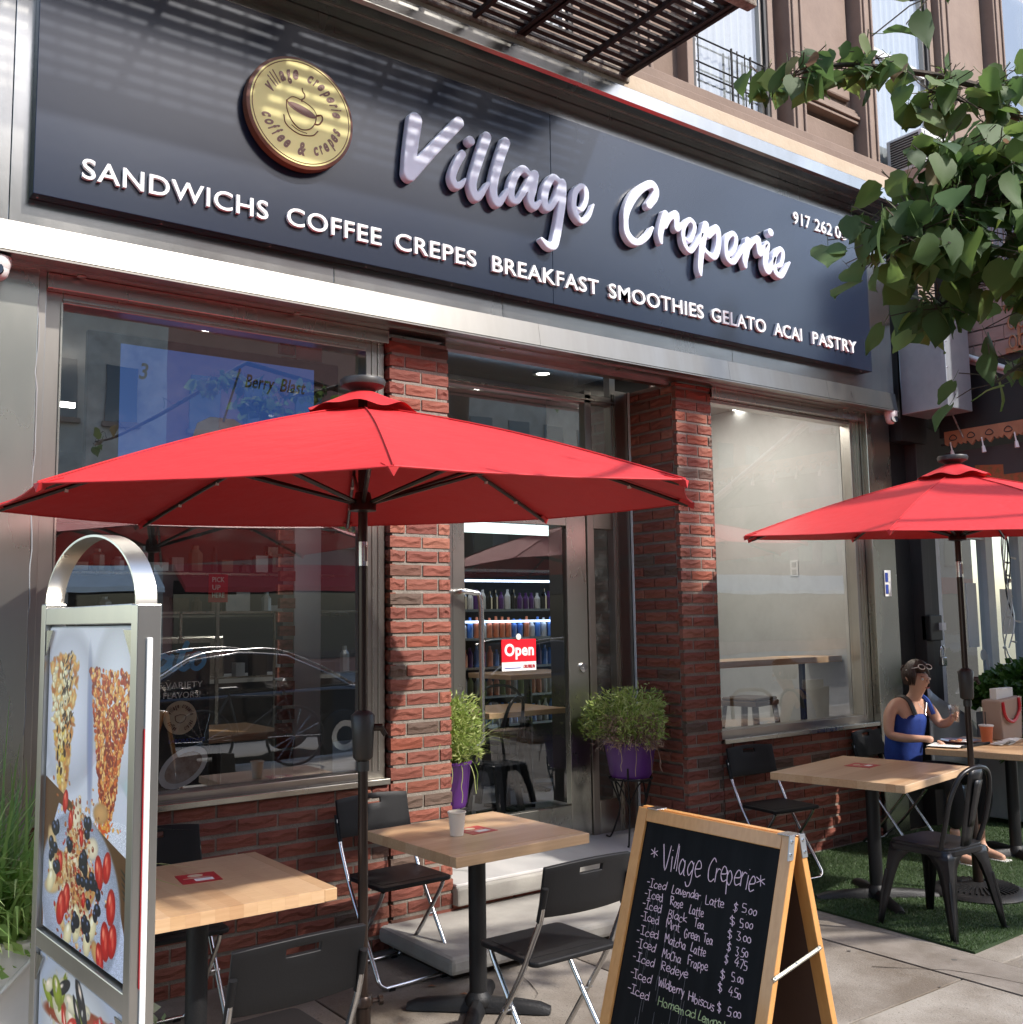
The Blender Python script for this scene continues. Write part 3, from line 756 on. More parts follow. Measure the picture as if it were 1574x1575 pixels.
gp = MB(); gp.prism([(.13 * math.cos(a) * (1.0 if abs(math.cos(a)) < .9 else 1), .075 * math.sin(a)) for a in np.linspace(0, 2 * math.pi, 24, endpoint=False)], lambda u, v, w: (1.68 + u * .85 - v * .4, w, .985 + v + u * .45), 4.892, 4.8935)
gp.build('tray_print', 'paper', dc)
gp = MB(); gp.prism([(.10 * math.cos(a), .055 * math.sin(a)) for a in np.linspace(0, 2 * math.pi, 24, endpoint=False)], lambda u, v, w: (1.68 + u * .85 - v * .4, w, .985 + v + u * .45), 4.890, 4.8915)
gp.build('scoop_print', mat('cream_print', (.55, .48, .42), .6, col2=(.30, .18, .13), nscale=14, contrast=.3), dc)

# ------------------------------------------------------------------ entrance
YD = 5.22
t = thing('entrance_door', 'brushed steel and glass entrance door with a long pull handle', 'door')
def fb(a, c, z0, z1, n, m='steel_dark', y0=YD, y1=YD + .05):
    b = MB(); b.box(a, c, y0, y1, z0, z1); return b.build(n, m, t, bevel=.003)
fb(3.40, 3.487, .27, 2.33, 'stile', 'steel'); fb(4.285, 4.452, .27, 2.33, 'stile', 'steel')
fb(3.487, 4.285, .27, .47, 'bottom_rail', 'steel'); fb(3.487, 4.285, 2.25, 2.33, 'top_rail', 'steel')
b = MB(); b.box(3.487, 4.285, YD + .022, YD + .03, .47, 2.25); b.build('pane', 'glass_door', t)
b = MB(); b.tube(curve([(3.425, YD, 1.81), (3.425, YD - .05, 1.815), (3.50, YD - .075, 1.81), (3.545, YD - .08, 1.76), (3.548, YD - .08, 1.4), (3.548, YD - .08, 1.0), (3.545, YD - .08, .94), (3.50, YD - .07, .90), (3.425, YD - .04, .90), (3.425, YD, .90)], 5), .017, 12)
b.build('handle', 'chrome', t, smooth=True)
b = MB(); b.lathe([(.03, 0), (.03, .012), (0, .014)], n=16); o = b.build('lock', 'chrome', t); o.rotation_euler = (R_(90), 0, 0); o.location = (4.40, YD, 1.33)
t = thing('side_light', 'narrow glass side light between the door and the wider pillar', 'window')
for a, c, z0, z1, n, m in ((4.458, 4.515, .262, 3.17, 'mullion', 'steel_dark'), (4.69, 4.735, .262, 3.17, 'mullion', 'steel_dark'), (4.515, 4.69, .262, .475, 'kick_panel', 'steel'), (4.515, 4.69, 2.24, 2.40, 'top_panel', 'steel_dark')):
    b = MB(); b.box(a, c, YD - .01, YD + .06, z0, z1); b.build(n, m, t, bevel=.003)
for k in (.35, .7):
    b = MB(); b.box(4.69 + .045 * k, 4.69 + .045 * k + .005, YD - .016, YD - .01, .27, 3.17); b.build('fillet', 'steel', t)
b = MB(); b.box(4.515, 4.69, YD + .02, YD + .028, .475, 2.24); b.build('pane', 'glass_w', t)
b = MB(); b.box(4.737, 4.866, YD, YD + .05, .262, 3.2); b.build('jamb', 'steel_dark', t)
t = thing('transom_window', 'two dark transom panes above the entrance door', 'window')
for a, c, z0, z1 in ((3.09, 4.458, 2.335, 2.40), (3.09, 4.735, 3.085, 3.145), (3.09, 4.735, 3.33, 3.40)):
    b = MB(); b.box(a, c, YD - .01, YD + .05, z0, z1); b.build('rail', 'steel_dark', t, bevel=.003)
    b = MB(); b.box(a, c, YD - .018, YD - .01, z0 + .02, z0 + .03); b.build('fillet', 'steel', t)
b = MB(); b.box(4.685, 4.735, YD - .01, YD + .05, 3.15, 3.40); b.build('rail', 'steel_dark', t)
for z0, z1, x1 in ((2.40, 3.085, 4.69), (3.145, 3.33, 4.685)):
    b = MB(); b.box(3.09, x1, YD + .02, YD + .028, z0, z1); b.build('pane', 'glass', t)
b = MB(); b.box(3.09, 3.398, YD, YD + .05, .262, 2.335); b.build('jamb_panel', 'steel_dark', t)
b = MB(); b.box(3.09, 4.86, 4.9, 5.3, 3.40, 3.43); b.build('lintel', 'dark_int', t)

os_ = thing('open_sign', 'red Open sign hanging inside the door glass', 'sign')
YO = YD + .015
b = MB(); b.box(3.765, 4.030, YO, YO + .004, 1.385, 1.524); b.build('red_card', mat('open_red', (.75, .01, .02), .35, emit=(.8, .01, .02), estr=.12), os_)
b = MB(); b.box(3.765, 4.030, YO, YO + .004, 1.33, 1.384); b.build('white_strip', 'paper', os_)
text_obj('Open', 'print_letter', 'white_letter', os_, 3.785, 4.012, 1.425, .073, YO - .0005, off=.03, split=False)
text_obj('ORUBRUN', 'print_letter', 'redcard', os_, 3.93, 4.02, 1.345, .022, YO - .0005, off=.02)
b = MB(); b.box(3.785, 3.91, YO - .0012, YO - .0004, 1.345, 1.35); b.build('fine_print', 'blueprint', os_)
b = MB(); b.lathe([(.012, 0), (.02, .008), (0, .01)], (0, 0, 0), 10); o = b.build('suction_cup', 'bulb', os_); o.rotation_euler = (R_(90), 0, 0); o.location = (3.89, YO, 1.54)

# ------------------------------------------------------------------ interior
rm = thing('cafe_interior', 'dim cafe room seen through the windows and door', 'room')
def rb(x0, x1, y0, y1, z0, z1, n, m): b = MB(); b.box(x0, x1, y0, y1, z0, z1); return b.build(n, m, rm)
rb(.95, 7.2, 5.02, 11.2, .22, .258, 'floor', 'floor_int')
rb(.95, 7.2, 4.92, 11.2, 3.43, 3.5, 'ceiling', 'ceil')
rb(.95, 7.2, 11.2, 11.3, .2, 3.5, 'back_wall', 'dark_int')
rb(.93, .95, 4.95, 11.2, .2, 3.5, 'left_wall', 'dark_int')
rb(5.12, 7.2, 6.35, 6.42, .2, 3.43, 'pale_wall', 'plaster')
rb(6.86, 6.9, 4.95, 6.35, .2, 3.43, 'pale_side_wall', 'plaster')
rb(5.09, 5.105, 5.25, 6.42, .2, 3.43, 'partition', 'dark_int')
rb(5.105, 5.12, 5.25, 6.35, .2, 3.43, 'pale_partition', 'plaster')
rb(2.44, 2.60, 5.35, 5.50, .2, 3.43, 'inner_column', 'plaster')
# brick edge seen behind the glass
for k in range(32):
    inst(random.choice(HB), 'brick', rm, (2.34 + (k % 2) * .012, 5.34, .9 + k * BP), (0, 0, 0), (1, 1, 1))
def downlight(x, y, label, z=3.43):
    t = thing('downlight', label, 'ceiling light', (x, y, z), group='recessed ceiling lights')
    b = MB(); b.lathe([(.075, 0), (.08, -.008), (.055, -.012), (.05, -.004)], n=20, caps=False); b.build('trim_ring', 'steel', t, smooth=True)
    b = MB(); b.lathe([(.05, -.006), (0, -.006)], n=20, caps=False); b.build('lamp', 'lampglow', t)
    return t
downlight(2.17, 6.02, 'recessed light above the screen in the left window')
downlight(4.59, 5.82, 'recessed light seen through the upper transom pane')
downlight(4.48, 6.47, 'recessed light seen high in the lower transom pane')
downlight(6.92 - .08, 5.95, 'recessed light at the top of the right window')
def spot(x, y, e, size=.14):     # area lamps added to brighten the room, not all under a fixture
    l = bpy.data.lights.new('added_room_light', 'AREA'); l.energy = e; l.size = size; l.color = (1, .95, .88)
    o = bpy.data.objects.new('added_room_light', l); o.location = (x, y, 3.40); sc.collection.objects.link(o)
spot(5.9, 5.6, 12, .9); spot(4.48, 6.47, 6); spot(4.0, 8.2, 2.5)
t = thing('linear_light', 'bright tube light low left in the large window', 'ceiling light')
b = MB(); b.box(1.32, 1.7, 7.2, 7.24, 3.1, 3.13); b.build('tube', 'lampglow', t)
# screen
tv = thing('drinks_screen', 'hanging blue menu screen showing Berry Blast in the left window', 'screen')
b = MB(); b.box(1.306, 2.685, 5.31, 5.36, 2.30, 3.122); b.build('bezel', 'black', tv, bevel=.004)
b = MB(); b.box(1.462, 2.527, 5.30, 5.306, 2.36, 3.07); b.build('display', mat('display_blue', (.03, .07, .25), .25, emit=(.05, .13, .42), estr=.22), tv)
text_obj('3', 'print', mat('print_black', (.002, .002, .004), .6), tv, 1.553, 1.60, 2.90, .085, 5.298, off=.02, shear=.2)
text_obj('Berry', 'print', 'black', tv, 2.118, 2.29, 2.925, .075, 5.298, off=.02, shear=.3)
text_obj('Blast', 'print', 'black', tv, 2.32, 2.475, 2.925, .075, 5.298, off=.02, shear=.3)
b = MB(); b.prism([(1.87, 2.40), (2.12, 2.40), (2.15, 2.62), (1.84, 2.62)], lambda u, v, w: (u, w, v), 5.297, 5.299); b.build('cup_print', mat('berry', (.20, .03, .05), .4, col2=(.35, .2, .2), nscale=12), tv)
b = MB(); b.prism([(1.835, 2.62), (2.155, 2.62), (2.13, 2.70), (2.06, 2.74), (1.93, 2.74), (1.86, 2.70)], lambda u, v, w: (u, w, v), 5.297, 5.299); b.build('lid_print', 'galv', tv)
b = MB(); b.bar((2.0, 5.296, 2.72), (2.09, 5.296, 3.02), .012, .002, (0, 1, 0)); b.build('straw_print', 'gelblue', tv)
# drinks case behind the door
fc = thing('drinks_case', 'glowing refrigerated drinks case behind the door glass', 'fridge')
b = MB(); b.box(4.6, 6.6, 7.9, 8.6, .27, 2.45); b.box(4.6, 6.6, 7.3, 7.9, .27, .5); b.build('cabinet', 'dark_int', fc)
for z in (1.98, 1.62):
    b = MB(); b.box(4.7, 6.4, 7.52, 7.55, z, z + .02); b.build('light_strip', 'blueglow', fc)
for k, z in enumerate((.75, 1.0, 1.25, 1.5, 1.75, 2.10)):
    b = MB(); b.box(4.65, 6.55, 7.45, 7.9, z - .03, z - .01); b.build('shelf', 'steel', fc)
bt = MB(); bt.lathe([(.033, 0), (.033, .13), (.014, .17), (.014, .2), (0, .2)], n=8)
me_b = {}
for m_ in ('blueprint', 'white', 'orange', 'purple', 'carpaint', 'herb'):
    me = bt.mesh('bottle'); me.materials.append(MT[m_] if m_ != 'blueprint' else mat('bottle_blue', (.10, .25, .65), .2)); me_b[m_] = me
for k, z in enumerate((.74, .99, 1.24, 1.49, 1.74)):
    for i in range(27):
        kind = [['blueprint', 'white'], ['orange', 'white', 'herb'], ['purple', 'blueprint', 'orange'], ['white', 'blueprint', 'orange'], ['white', 'carpaint', 'purple']][k]
        inst(me_b[random.choice(kind)], 'bottle', fc, (4.70 + i * .068, 7.56 + random.uniform(0, .02), z), (0, 0, 0), (.82, .82, random.uniform(.72, .95)))
# tables and stools inside
def in_table(label, x, y, w, d, h, m='stave'):
    t = thing('indoor_table', label, 'table', (x, y, .258))
    b = MB(); b.box(-w / 2, w / 2, -d / 2, d / 2, h - .04, h); b.build('tabletop', m, t, bevel=.004)
    b = MB(); b.tube([(0, 0, 0), (0, 0, h - .04)], .035, 10); b.build('column', 'cast_black', t)
    for a in range(4):
        b = MB(); b.bar((0, 0, .03), (.25 * math.cos(a * math.pi / 2), .25 * math.sin(a * math.pi / 2), .012), .05, .02); b.build('foot', 'cast_black', t)
in_table('wooden cafe table inside, seen through the lower door glass', 4.55, 6.3, .7, .6, .74)
in_table('second wooden table inside, seen behind the open sign', 5.3, 7.0, .8, .6, .95)
in_table('wooden table inside at the foot of the left window', 2.15, 5.75, .6, .6, .80)
def in_chair(label, x, y, rz):
    t = thing('indoor_chair', label, 'chair', (x, y, .258), rz)
    b = MB(); b.box(-.18, .18, -.18, .18, .43, .45); b.build('seat', 'chair_metal', t, bevel=.01)
    for sx in (-1, 1):
        for sy in (-1, 1):
            b = MB(); b.bar((sx * .15, sy * .15, .43), (sx * .21, sy * .21, 0), .05, .03); b.build('leg', 'chair_metal', t)
    b = MB(); b.tube(curve([(-.17, -.17, .44), (-.19, -.22, .7), (-.1, -.25, .84), (.1, -.25, .84), (.19, -.22, .7), (.17, -.17, .44)], 5), .012, 8); b.build('back_hoop', 'chair_metal', t)
in_chair('dark metal chair left of the indoor table behind the door', 4.15, 6.0, .6)
in_chair('dark metal chair right of the indoor table behind the door', 4.85, 6.75, 2.6)
ct = thing('window_counter', 'pale wooden counter shelf inside the right window', 'counter')
b = MB(); b.box(5.14, 6.85, 5.02, 5.36, 1.285, 1.33); b.build('counter_top', 'stave', ct)
for x in (5.2, 6.60): b = MB(); b.box(x, x + .03, 5.2, 5.24, .26, 1.285); b.build('leg', 'cast_black', ct)
st = thing('bar_stool', 'brown metal bar stool below the counter in the right window', 'stool', (6.32, 5.50, .258), .2)
b = MB(); b.box(-.17, .17, -.15, .15, .74, .765); b.box(-.18, .18, -.16, .16, .70, .742); b.build('seat', mat('stool_brown', (.10, .065, .045), .35, .7), st, bevel=.012)
for sx in (-1, 1):
    for sy in (-1, 1):
        b = MB(); b.bar((sx * .15, sy * .13, .72), (sx * .22, sy * .2, 0), .045, .03); b.build('leg', 'chair_metal', st)
for s in (-1, 1): b = MB(); b.bar((-.18, s * .155, .5), (.18, s * .155, .5), .015, .015); b.build('rung', 'chair_metal', st)
ou = thing('wall_outlet', 'small pale outlet plate on the wall in the right window', 'outlet')
b = MB(); b.box(6.852, 6.859, 5.40, 5.48, 1.96, 2.09); b.build('plate', 'white', ou, bevel=.003)
for k in (0, 1): b = MB(); b.box(6.849, 6.852, 5.42, 5.46, 1.975 + k * .06, 2.015 + k * .06); b.build('socket', 'plaster', ou)
# service counter with glass cases deep behind left window
sc_ = thing('service_counter', 'cluttered service counter with jars deep behind the left window', 'counter')
b = MB(); b.box(2.2, 4.3, 8.6, 9.3, .26, 1.15); b.build('counter_body', 'dark_int', sc_)
b = MB(); b.box(2.15, 4.35, 8.55, 9.35, 1.15, 1.19); b.build('counter_top', 'plaster', sc_)
for k in range(46):
    m_ = random.choice(['curtain', 'galv', 'galv', 'dark_int', 'dark_int', 'steel', 'blackwood', 'blackwood', 'brownstone', 'bark'])
    sh = k % 3; z0 = (1.19, 1.75, 2.15)[sh]; x = 1.9 + (k // 3) * .17 + random.uniform(-.05, .05); y_ = 8.7 if sh == 0 else 9.75
    b = MB(); w_, h_ = random.uniform(.03, .09), random.uniform(.06, .26)
    if random.random() < .5: b.box(x - w_, x + w_, y_, y_ + .1, z0, z0 + h_)
    else: b.lathe([(w_ * .8, 0), (w_ * .8, h_ * .7), (w_ * .4, h_ * .85), (w_ * .4, h_), (0, h_)], (x, y_, z0), 8)
    b.build('counter_item', m_, sc_)
for z in (1.73, 2.13, 2.6): b = MB(); b.box(1.5, 5.0, 9.65, 9.95, z - .02, z); b.build('wall_shelf', 'steel', sc_)
b = MB(); b.box(2.7, 3.3, 8.62, 9.0, 1.19, 1.55); b.build('coffee_machine', 'steel', sc_, bevel=.02)
for x in (2.0, 2.8, 3.6): b = MB(); b.box(x, x + .02, 8.3, 8.32, .26, 1.75); b.box(x, x + .8, 8.3, 8.32, 1.73, 1.75); b.box(x, x + .8, 8.3, 8.32, 1.2, 1.215); b.build('glass_case_frame', 'steel', sc_)
pu = thing('pick_up_sign', 'small red PICK UP HERE notice inside the left window', 'sign', (2.70, 7.2, 0))
b = MB(); b.box(-.07, .07, 0, .006, 1.80, 2.0); b.build('card', 'redcard', pu)
for k, w_ in enumerate(('PICK', 'UP', 'HERE')): text_obj(w_, 'print', 'paper', pu, -.045, .045 if w_ != 'UP' else .015, 1.945 - .055 * k, .035, -.001, off=.02)
b = MB(); b.box(-.012, .012, 0, .02, .26, 1.8); b.build('stand', 'steel', pu)
# ------------------------------------------------------------------ security cameras
def cctv(label, x, y, z):
    t = thing('security_camera', label, 'camera', (x, y, z))
    b = MB(); b.lathe([(.05, 0), (.05, -.03), (.043, -.05), (.0, -.05)], n=20); b.build('base', 'white', t, smooth=True)
    b = MB(); b.lathe([(.0, -.043), (.02, -.04), (.036, -.025), (.043, 0), (.04, .02), (.02, .03)], (0, 0, -.055), 18); b.build('ball', 'white', t, smooth=True)
    b = MB(); b.lathe([(.028, 0), (.028, .012), (0, .012)], n=16); o = b.build('lens', 'tinted', t); o.rotation_euler = (R_(75), 0, R_(-20)); o.location = (-.012, -.035, -.065)
cctv('white dome camera under the right end of the fascia by the duct box', 7.06, 4.62, 3.20)
cctv('white dome camera cut off at the left edge under the fascia', .775, 4.64, 3.186)
# ------------------------------------------------------------------ upper facade
YU = 4.62
up_ = thing('brownstone_building', 'brownstone upper facade with painted ledge and tall curtained windows', 'building')
def ub(x0, x1, y0, y1, z0, z1, n, m='brownstone', bev=.006): b = MB(); b.box(x0, x1, y0, y1, z0, z1); return b.build(n, m, up_, bevel=bev)
ub(-3, 7.20, 4.44, 4.62, 4.872, 4.985, 'painted_ledge', 'beige')
ub(-3, 7.19, 4.428, 4.44, 4.868, 4.885, 'ledge_lip', 'rust')
ub(-3, 7.20, 4.47, 4.70, 4.985, 5.06, 'sill_course', 'brownstone')
ub(-3, 7.18, 4.50, 4.70, 5.06, 5.135, 'sill_course', 'brownstone')
ub(-3, 14, 4.74, 5.6, 4.8, 12, 'wall', 'brownstone', 0)
# bays: windows between panelled pilasters
def bay_window(x0, x1, z0, z1, curtain=True):
    f = MB(); f.box(x0 - .06, x0, YU + .02, 4.80, z0, z1); f.box(x1, x1 + .06, YU + .02, 4.80, z0, z1); f.box(x0, x1, YU + .04, 4.8, z0 - .02, z0 + .05)
    fr = f.build('window', 'brownstone_trim', up_, bevel=.006)
    for k in (0, 1):
        b = MB(); b.box(x0 + .004 + k * .03, x0 + .03 + k * .03, YU + .03 + k * .02, 4.74, z0 + .05, z1); b.box(x1 - .03 - k * .03, x1 - .004 - k * .03, YU + .03 + k * .02, 4.74, z0 + .05, z1)
        b.build('sash', ['darkred_wood', 'steel_dark'][k] if k else 'blackwood', fr)
    b = MB(); b.box(x0 + .06, x1 - .06, 4.690, 4.695, z0 + .05, z1); b.build('pane', 'glass_w', fr)
    if curtain:
        b = MB(); b.grid(40, 4, lambda u, v: (x0 + .03 + u * (x1 - x0 - .06), 4.725 + .008 * math.sin(u * 60), z0 + .03 + v * (z1 - z0))); b.build('curtain', 'curtain', fr, smooth=True)
    else:
        b = MB(); b.box(x0 + .03, x1 - .03, 4.73, 4.735, z0, z1); b.build('dark_room', 'black', fr)
    b = MB(); b.box(x0 + .05, x1 - .05, 4.67, 4.70, z0 + 1.05, z0 + 1.11); b.build('meeting_rail', 'white', fr)
    return fr
for x0, x1, c_ in ((-.6, .2, 1), (1.35, 2.15, 1), (3.15, 3.95, 1), (5.02, 5.82, 1), (7.12, 7.96, 1), (9.2, 10.0, 0), (11.1, 11.9, 1)):
    bay_window(x0, x1, 5.14, 7.6, c_)
for xc in (-1.1, .78, 2.65, 4.52, 6.1, 7.0, 8.15, 9.08, 10.4):
    w = .16
    b = MB(); b.box(xc - w / 2, xc + w / 2, 4.60, 4.76, 5.135, 8)
    for k in (-1, 1): b.box(xc + k * .045 - .012, xc + k * .045 + .012, 4.583, 4.60, 5.16, 8)
    b.build('pilaster', 'brownstone_trim', up_, bevel=.008)
for x0, x1 in ((6.22, 6.90), (8.28, 8.98), (4.05, 4.4), (2.25, 2.5)):
    b = MB(); b.box(x0, x1, 4.70, 4.745, 5.16, 5.44); b.build('panel', 'brownstone', up_, bevel=.015)
    for k in range(4): b = MB(); b.box(x0 - .01, x1 + .01, 4.645 + .016 * abs(k - 1), 4.745, 5.50 + k * .032, 5.524 + k * .032); b.build('moulding', 'brownstone_trim', up_, bevel=.004)
    b = MB(); b.box(x0 + .03, x1 - .03, 4.70, 4.745, 5.70, 7.6); b.build('panel', 'brownstone_trim', up_, bevel=.015)
b = MB(); b.box(7.21, 7.26, 4.5, 4.7, 4.75, 5.05); b.build('end_bracket', 'rust', up_)
gd = thing('window_guard', 'thin black bar guard across the lower sash of the first curtained window', 'window guard')
for z in (5.24, 5.36, 5.44, 5.62): b = MB(); b.tube([(5.06, 4.655, z), (5.80, 4.655, z)], .006, 6); b.build('bar', 'iron', gd)
for x in (5.08, 5.42, 5.48, 5.56, 5.62, 5.78): b = MB(); b.tube([(x, 4.652, 5.16), (x, 4.652, 5.64)], .009 if x in (5.42, 5.62) else .005, 6); b.build('bar', 'iron', gd)
# air conditioner
ac = thing('air_conditioner', 'white window air conditioner on the sill behind the leaves', 'air conditioner', (7.48, 4.52, 5.15))
b = MB(); b.box(-.22, .22, -.18, .14, .0, .30); b.build('casing', 'white', ac, bevel=.012)
for k in range(12): b = MB(); b.box(-.226, -.22, -.15, .10, .03 + k * .021, .042 + k * .021); b.build('louvre', 'blackwood', ac)
for k in range(6): b = MB(); b.box(-.19, .19, -.188, -.18, .04 + k * .042, .07 + k * .042); b.build('grille_fin', 'plaster', ac)
# ------------------------------------------------------------------ fire escape
fe = thing('fire_escape', 'rusty black fire escape grating jutting out above the sign', 'fire escape')
ZF = 4.945
def fbar(a, c, w, h, n='beam', m='rust', lx=None): b = MB(); b.bar(a, c, w, h); return b.build(n, m, fe)
for x in (1.0, 2.2, 3.38, 4.17):
    h = .10
    b = MB(); b.box(x - .03, x + .03, 3.50, 4.46, ZF, ZF + .012); b.box(x - .006, x + .006, 3.50, 4.46, ZF, ZF + h); b.build('beam', 'rust', fe)
for x in (1.6, 2.75, 3.06, 3.85): b = MB(); b.box(x - .012, x + .012, 3.50, 4.46, ZF - .01, ZF + .02); b.build('cross_bar', 'rust', fe)
y = 3.56; k = 0
while y < 4.42:
    b = MB(); b.box(.9, 4.16, y, y + .036, ZF + .022, ZF + .036); b.build('slat', 'rust', fe); y += .066; k += 1
b = MB(); b.box(.8, 4.22, 4.425, 4.50, ZF - .028, ZF + .06); b.build('wall_angle', 'crust', fe, bevel=.012)
b = MB(); b.box(.8, 4.26, 3.46, 3.53, ZF - .01, ZF + .08); b.build('front_angle', 'crust', fe, bevel=.01)
for x in np.arange(1.0, 4.2, .14): b = MB(); b.tube([(x, 3.50, ZF + .05), (x, 3.50, ZF + 1.0)], .008, 5); b.build('baluster', 'rust', fe)
b = MB(); b.box(.8, 4.2, 3.48, 3.52, ZF + 1.0, ZF + 1.03); b.build('handrail', 'rust', fe)
for x in (1.0, 4.17): b = MB(); b.tube([(x, 3.50, ZF + .05), (x + .02, 4.45, ZF + .9)], .012, 6); b.build('brace', 'rust', fe)

# ------------------------------------------------------------------ neighbour on the right
nb = thing('neighbour_shop', 'black-painted neighbouring shopfront with a pale framed glass door', 'shop')
def nbx(x0, x1, y0, y1, z0, z1, n, m='black', bev=.004): b = MB(); b.box(x0, x1, y0, y1, z0, z1); return b.build(n, m, nb, bevel=bev)
nbx(7.21, 7.50, 4.80, 5.1, 0, 3.4, 'pier', 'black')
nbx(7.50, 7.60, 4.70, 5.1, 0, 4.6, 'pilaster', 'blackwood'); nbx(7.60, 7.66, 4.75, 5.1, 0, 4.6, 'pilaster', 'black'); nbx(7.66, 7.90, 4.82, 5.1, 0, 4.6, 'pilaster', 'blackwood')
nbx(7.56, 8.2, 4.72, 4.79, 2.55, 3.15, 'fascia_board', 'blackwood'); nbx(7.9, 14, 4.86, 5.1, 2.38, 3.4, 'head_panel', 'dark_int')
nbx(7.2, 14, 4.80, 5.2, 3.4, 4.8, 'upper_board', 'brownstone_trim')
for a, c in ((7.92, 8.02), (8.74, 8.86), (9.3, 9.45), (10.6, 10.75)): nbx(a, c, 4.86, 4.95, 0.05, 2.38, 'door_frame', 'white')
for z0, z1 in ((2.28, 2.38), (.52, .60), (.05, .2)): nbx(8.02, 8.74, 4.87, 4.93, z0, z1, 'door_rail', 'white')
nbx(8.86, 9.3, 4.87, 4.93, .05, .75, 'low_panel', 'white'); nbx(9.45, 10.6, 4.87, 4.93, .05, .55, 'low_panel', 'white')
nbx(8.02, 10.6, 4.905, 4.911, .2, 2.3, 'pane', 'glass_door', 0)
nbx(7.9, 14, 8, 8.1, 0, 3.4, 'back_wall', 'dark_int', 0)
nbx(7.7, 14, 4.95, 8, 0, .05, 'floor', 'dark_int', 0)
nbx(9.46, 10.3, 4.94, 4.96, 1.2, 2.2, 'dark_curtain', 'dark_int', 0)
for (x, z, w, h, m) in ((8.45, 1.35, .16, .55, 'paper'), (8.70, 1.0, .05, .28, 'paper'), (9.0, 1.45, .2, .4, 'paper'), (8.93, 1.05, .28, .14, 'galv'), (8.93, .82, .28, .2, 'galv')):
    b = MB(); b.box(x, x + w, 4.895, 4.90, z, z + h); b.build('notice', m, nb)
b = MB(); b.lathe([(.05, 0), (.05, .003), (0, .003)], n=20); o = b.build('round_sticker', 'paper', nb); o.rotation_euler = (R_(90), 0, 0); o.location = (8.66, 4.895, 1.28)
b = MB(); b.box(8.71, 8.75, 4.89, 4.895, 1.06, 1.12); b.build('card_sticker', 'blueprint', nb)
b = MB(); b.box(8.71, 8.75, 4.89, 4.895, .98, 1.03); b.build('card_sticker', 'redcard', nb)
lk = thing('padlock', 'steel padlock hanging from a black lock box on the dark pier', 'padlock', (7.62, 4.69, 1.33))
b = MB(); b.box(-.12, .05, -.03, .05, .1, .30); b.build('lock_box', 'black', lk, bevel=.008)
b = MB(); b.box(-.005, .06, -.05, -.01, -.10, -.03); b.build('lock_body', 'chrome', lk, bevel=.008)
b = MB(); b.tube(curve([(.0, -.03, -.03), (.0, -.03, .03), (.027, -.03, .06), (.055, -.03, .03), (.055, -.03, -.03)], 5), .007, 8); b.build('shackle', 'chrome', lk, smooth=True)
b = MB(); b.box(.0, .06, -.055, -.03, .18, .24); b.build('keeper', 'white', lk)
dx = thing('duct_box', 'grey galvanised metal box jutting out right of the fascia', 'duct', (0, 0, 0))
b = MB(); b.box(7.21, 7.56, 4.235, 4.62, 3.19, 3.925); b.build('casing', 'galv', dx, bevel=.006)
b = MB(); b.box(7.203, 7.21, 4.225, 4.26, 3.185, 3.93); b.build('corner_flange', 'galv', dx, bevel=.003)
b = MB(); b.box(7.205, 7.57, 4.225, 4.62, 3.925, 3.945); b.build('lid', 'rust', dx)
for z in (3.3, 3.5, 3.7, 3.85): b = MB(); b.lathe([(.007, 0), (.004, .005), (0, .006)], n=8); o = b.build('rivet', 'chrome', dx); o.rotation_euler = (R_(90), 0, 0); o.location = (7.24, 4.235, z)
b = MB(); b.box(7.25, 7.60, 4.66, 4.78, 3.0, 4.75); b.build('backing', 'black', dx)
# neighbour's porch
po = thing('porch_awning', 'dark porch with carved wooden trim and shingled side next door', 'awning')
XP = 7.70
b = MB(); b.prism([(4.62, 3.05), (4.62, 3.60), (4.40, 3.72), (2.2, 2.55), (2.2, 2.40), (3.2, 3.0)], lambda u, v, w: (w, u, v), XP + .02, XP + .08); b.build('porch_shade_sheet', 'black', po)  # black sheet standing in for the shaded open inside under the roof
b = MB(); b.box(XP + .02, XP + 4.5, 2.3, 4.75, 3.62, 3.66); 
b = MB(); b.prism([(4.7, 3.80), (4.7, 3.84), (2.15, 2.52), (2.15, 2.48)], lambda u, v, w: (w, u, v), XP, XP + 4.5); b.build('roof_sheet', 'curtain', po)
b = MB(); b.tube([(XP - .015, 4.40, 3.70), (XP - .015, 2.15, 2.53)], .022, 8); b.build('edge_tube', 'white', po, smooth=True)
b = MB(); b.box(XP, XP + .03, 2.2, 4.6, 2.985, 3.0); b.build('trim_rail', 'blackwood', po)
for k in range(16):
    y0 = 4.56 - k * .15
    zs = [(0, .10), (0, .0), (.02, -.015), (.04, .01), (.055, -.01), (.075, -.035), (.095, -.01), (.11, .01), (.13, -.015), (.15, 0), (.15, .10)]
    b = MB(); b.prism([(y0 - u, 2.99 + v) for u, v in zs], lambda u, v, w: (w, u, v), XP - .012, XP + .012); b.build('carved_trim', 'yellow_wood', po)
    b = MB(); b.tube([(XP - .014, y0 - .075 + .03 * math.cos(a) * (1 - .4 * math.sin(a)), 3.035 + .022 * math.sin(a)) for a in np.linspace(0, 2 * math.pi, 12, endpoint=False)], .004, 4, True); b.build('fretwork', 'blackwood', po)
b = MB(); b.box(XP + .05, XP + .09, 2.2, 4.6, 2.70, 2.93); b.build('inner_board', 'dark_int', po)
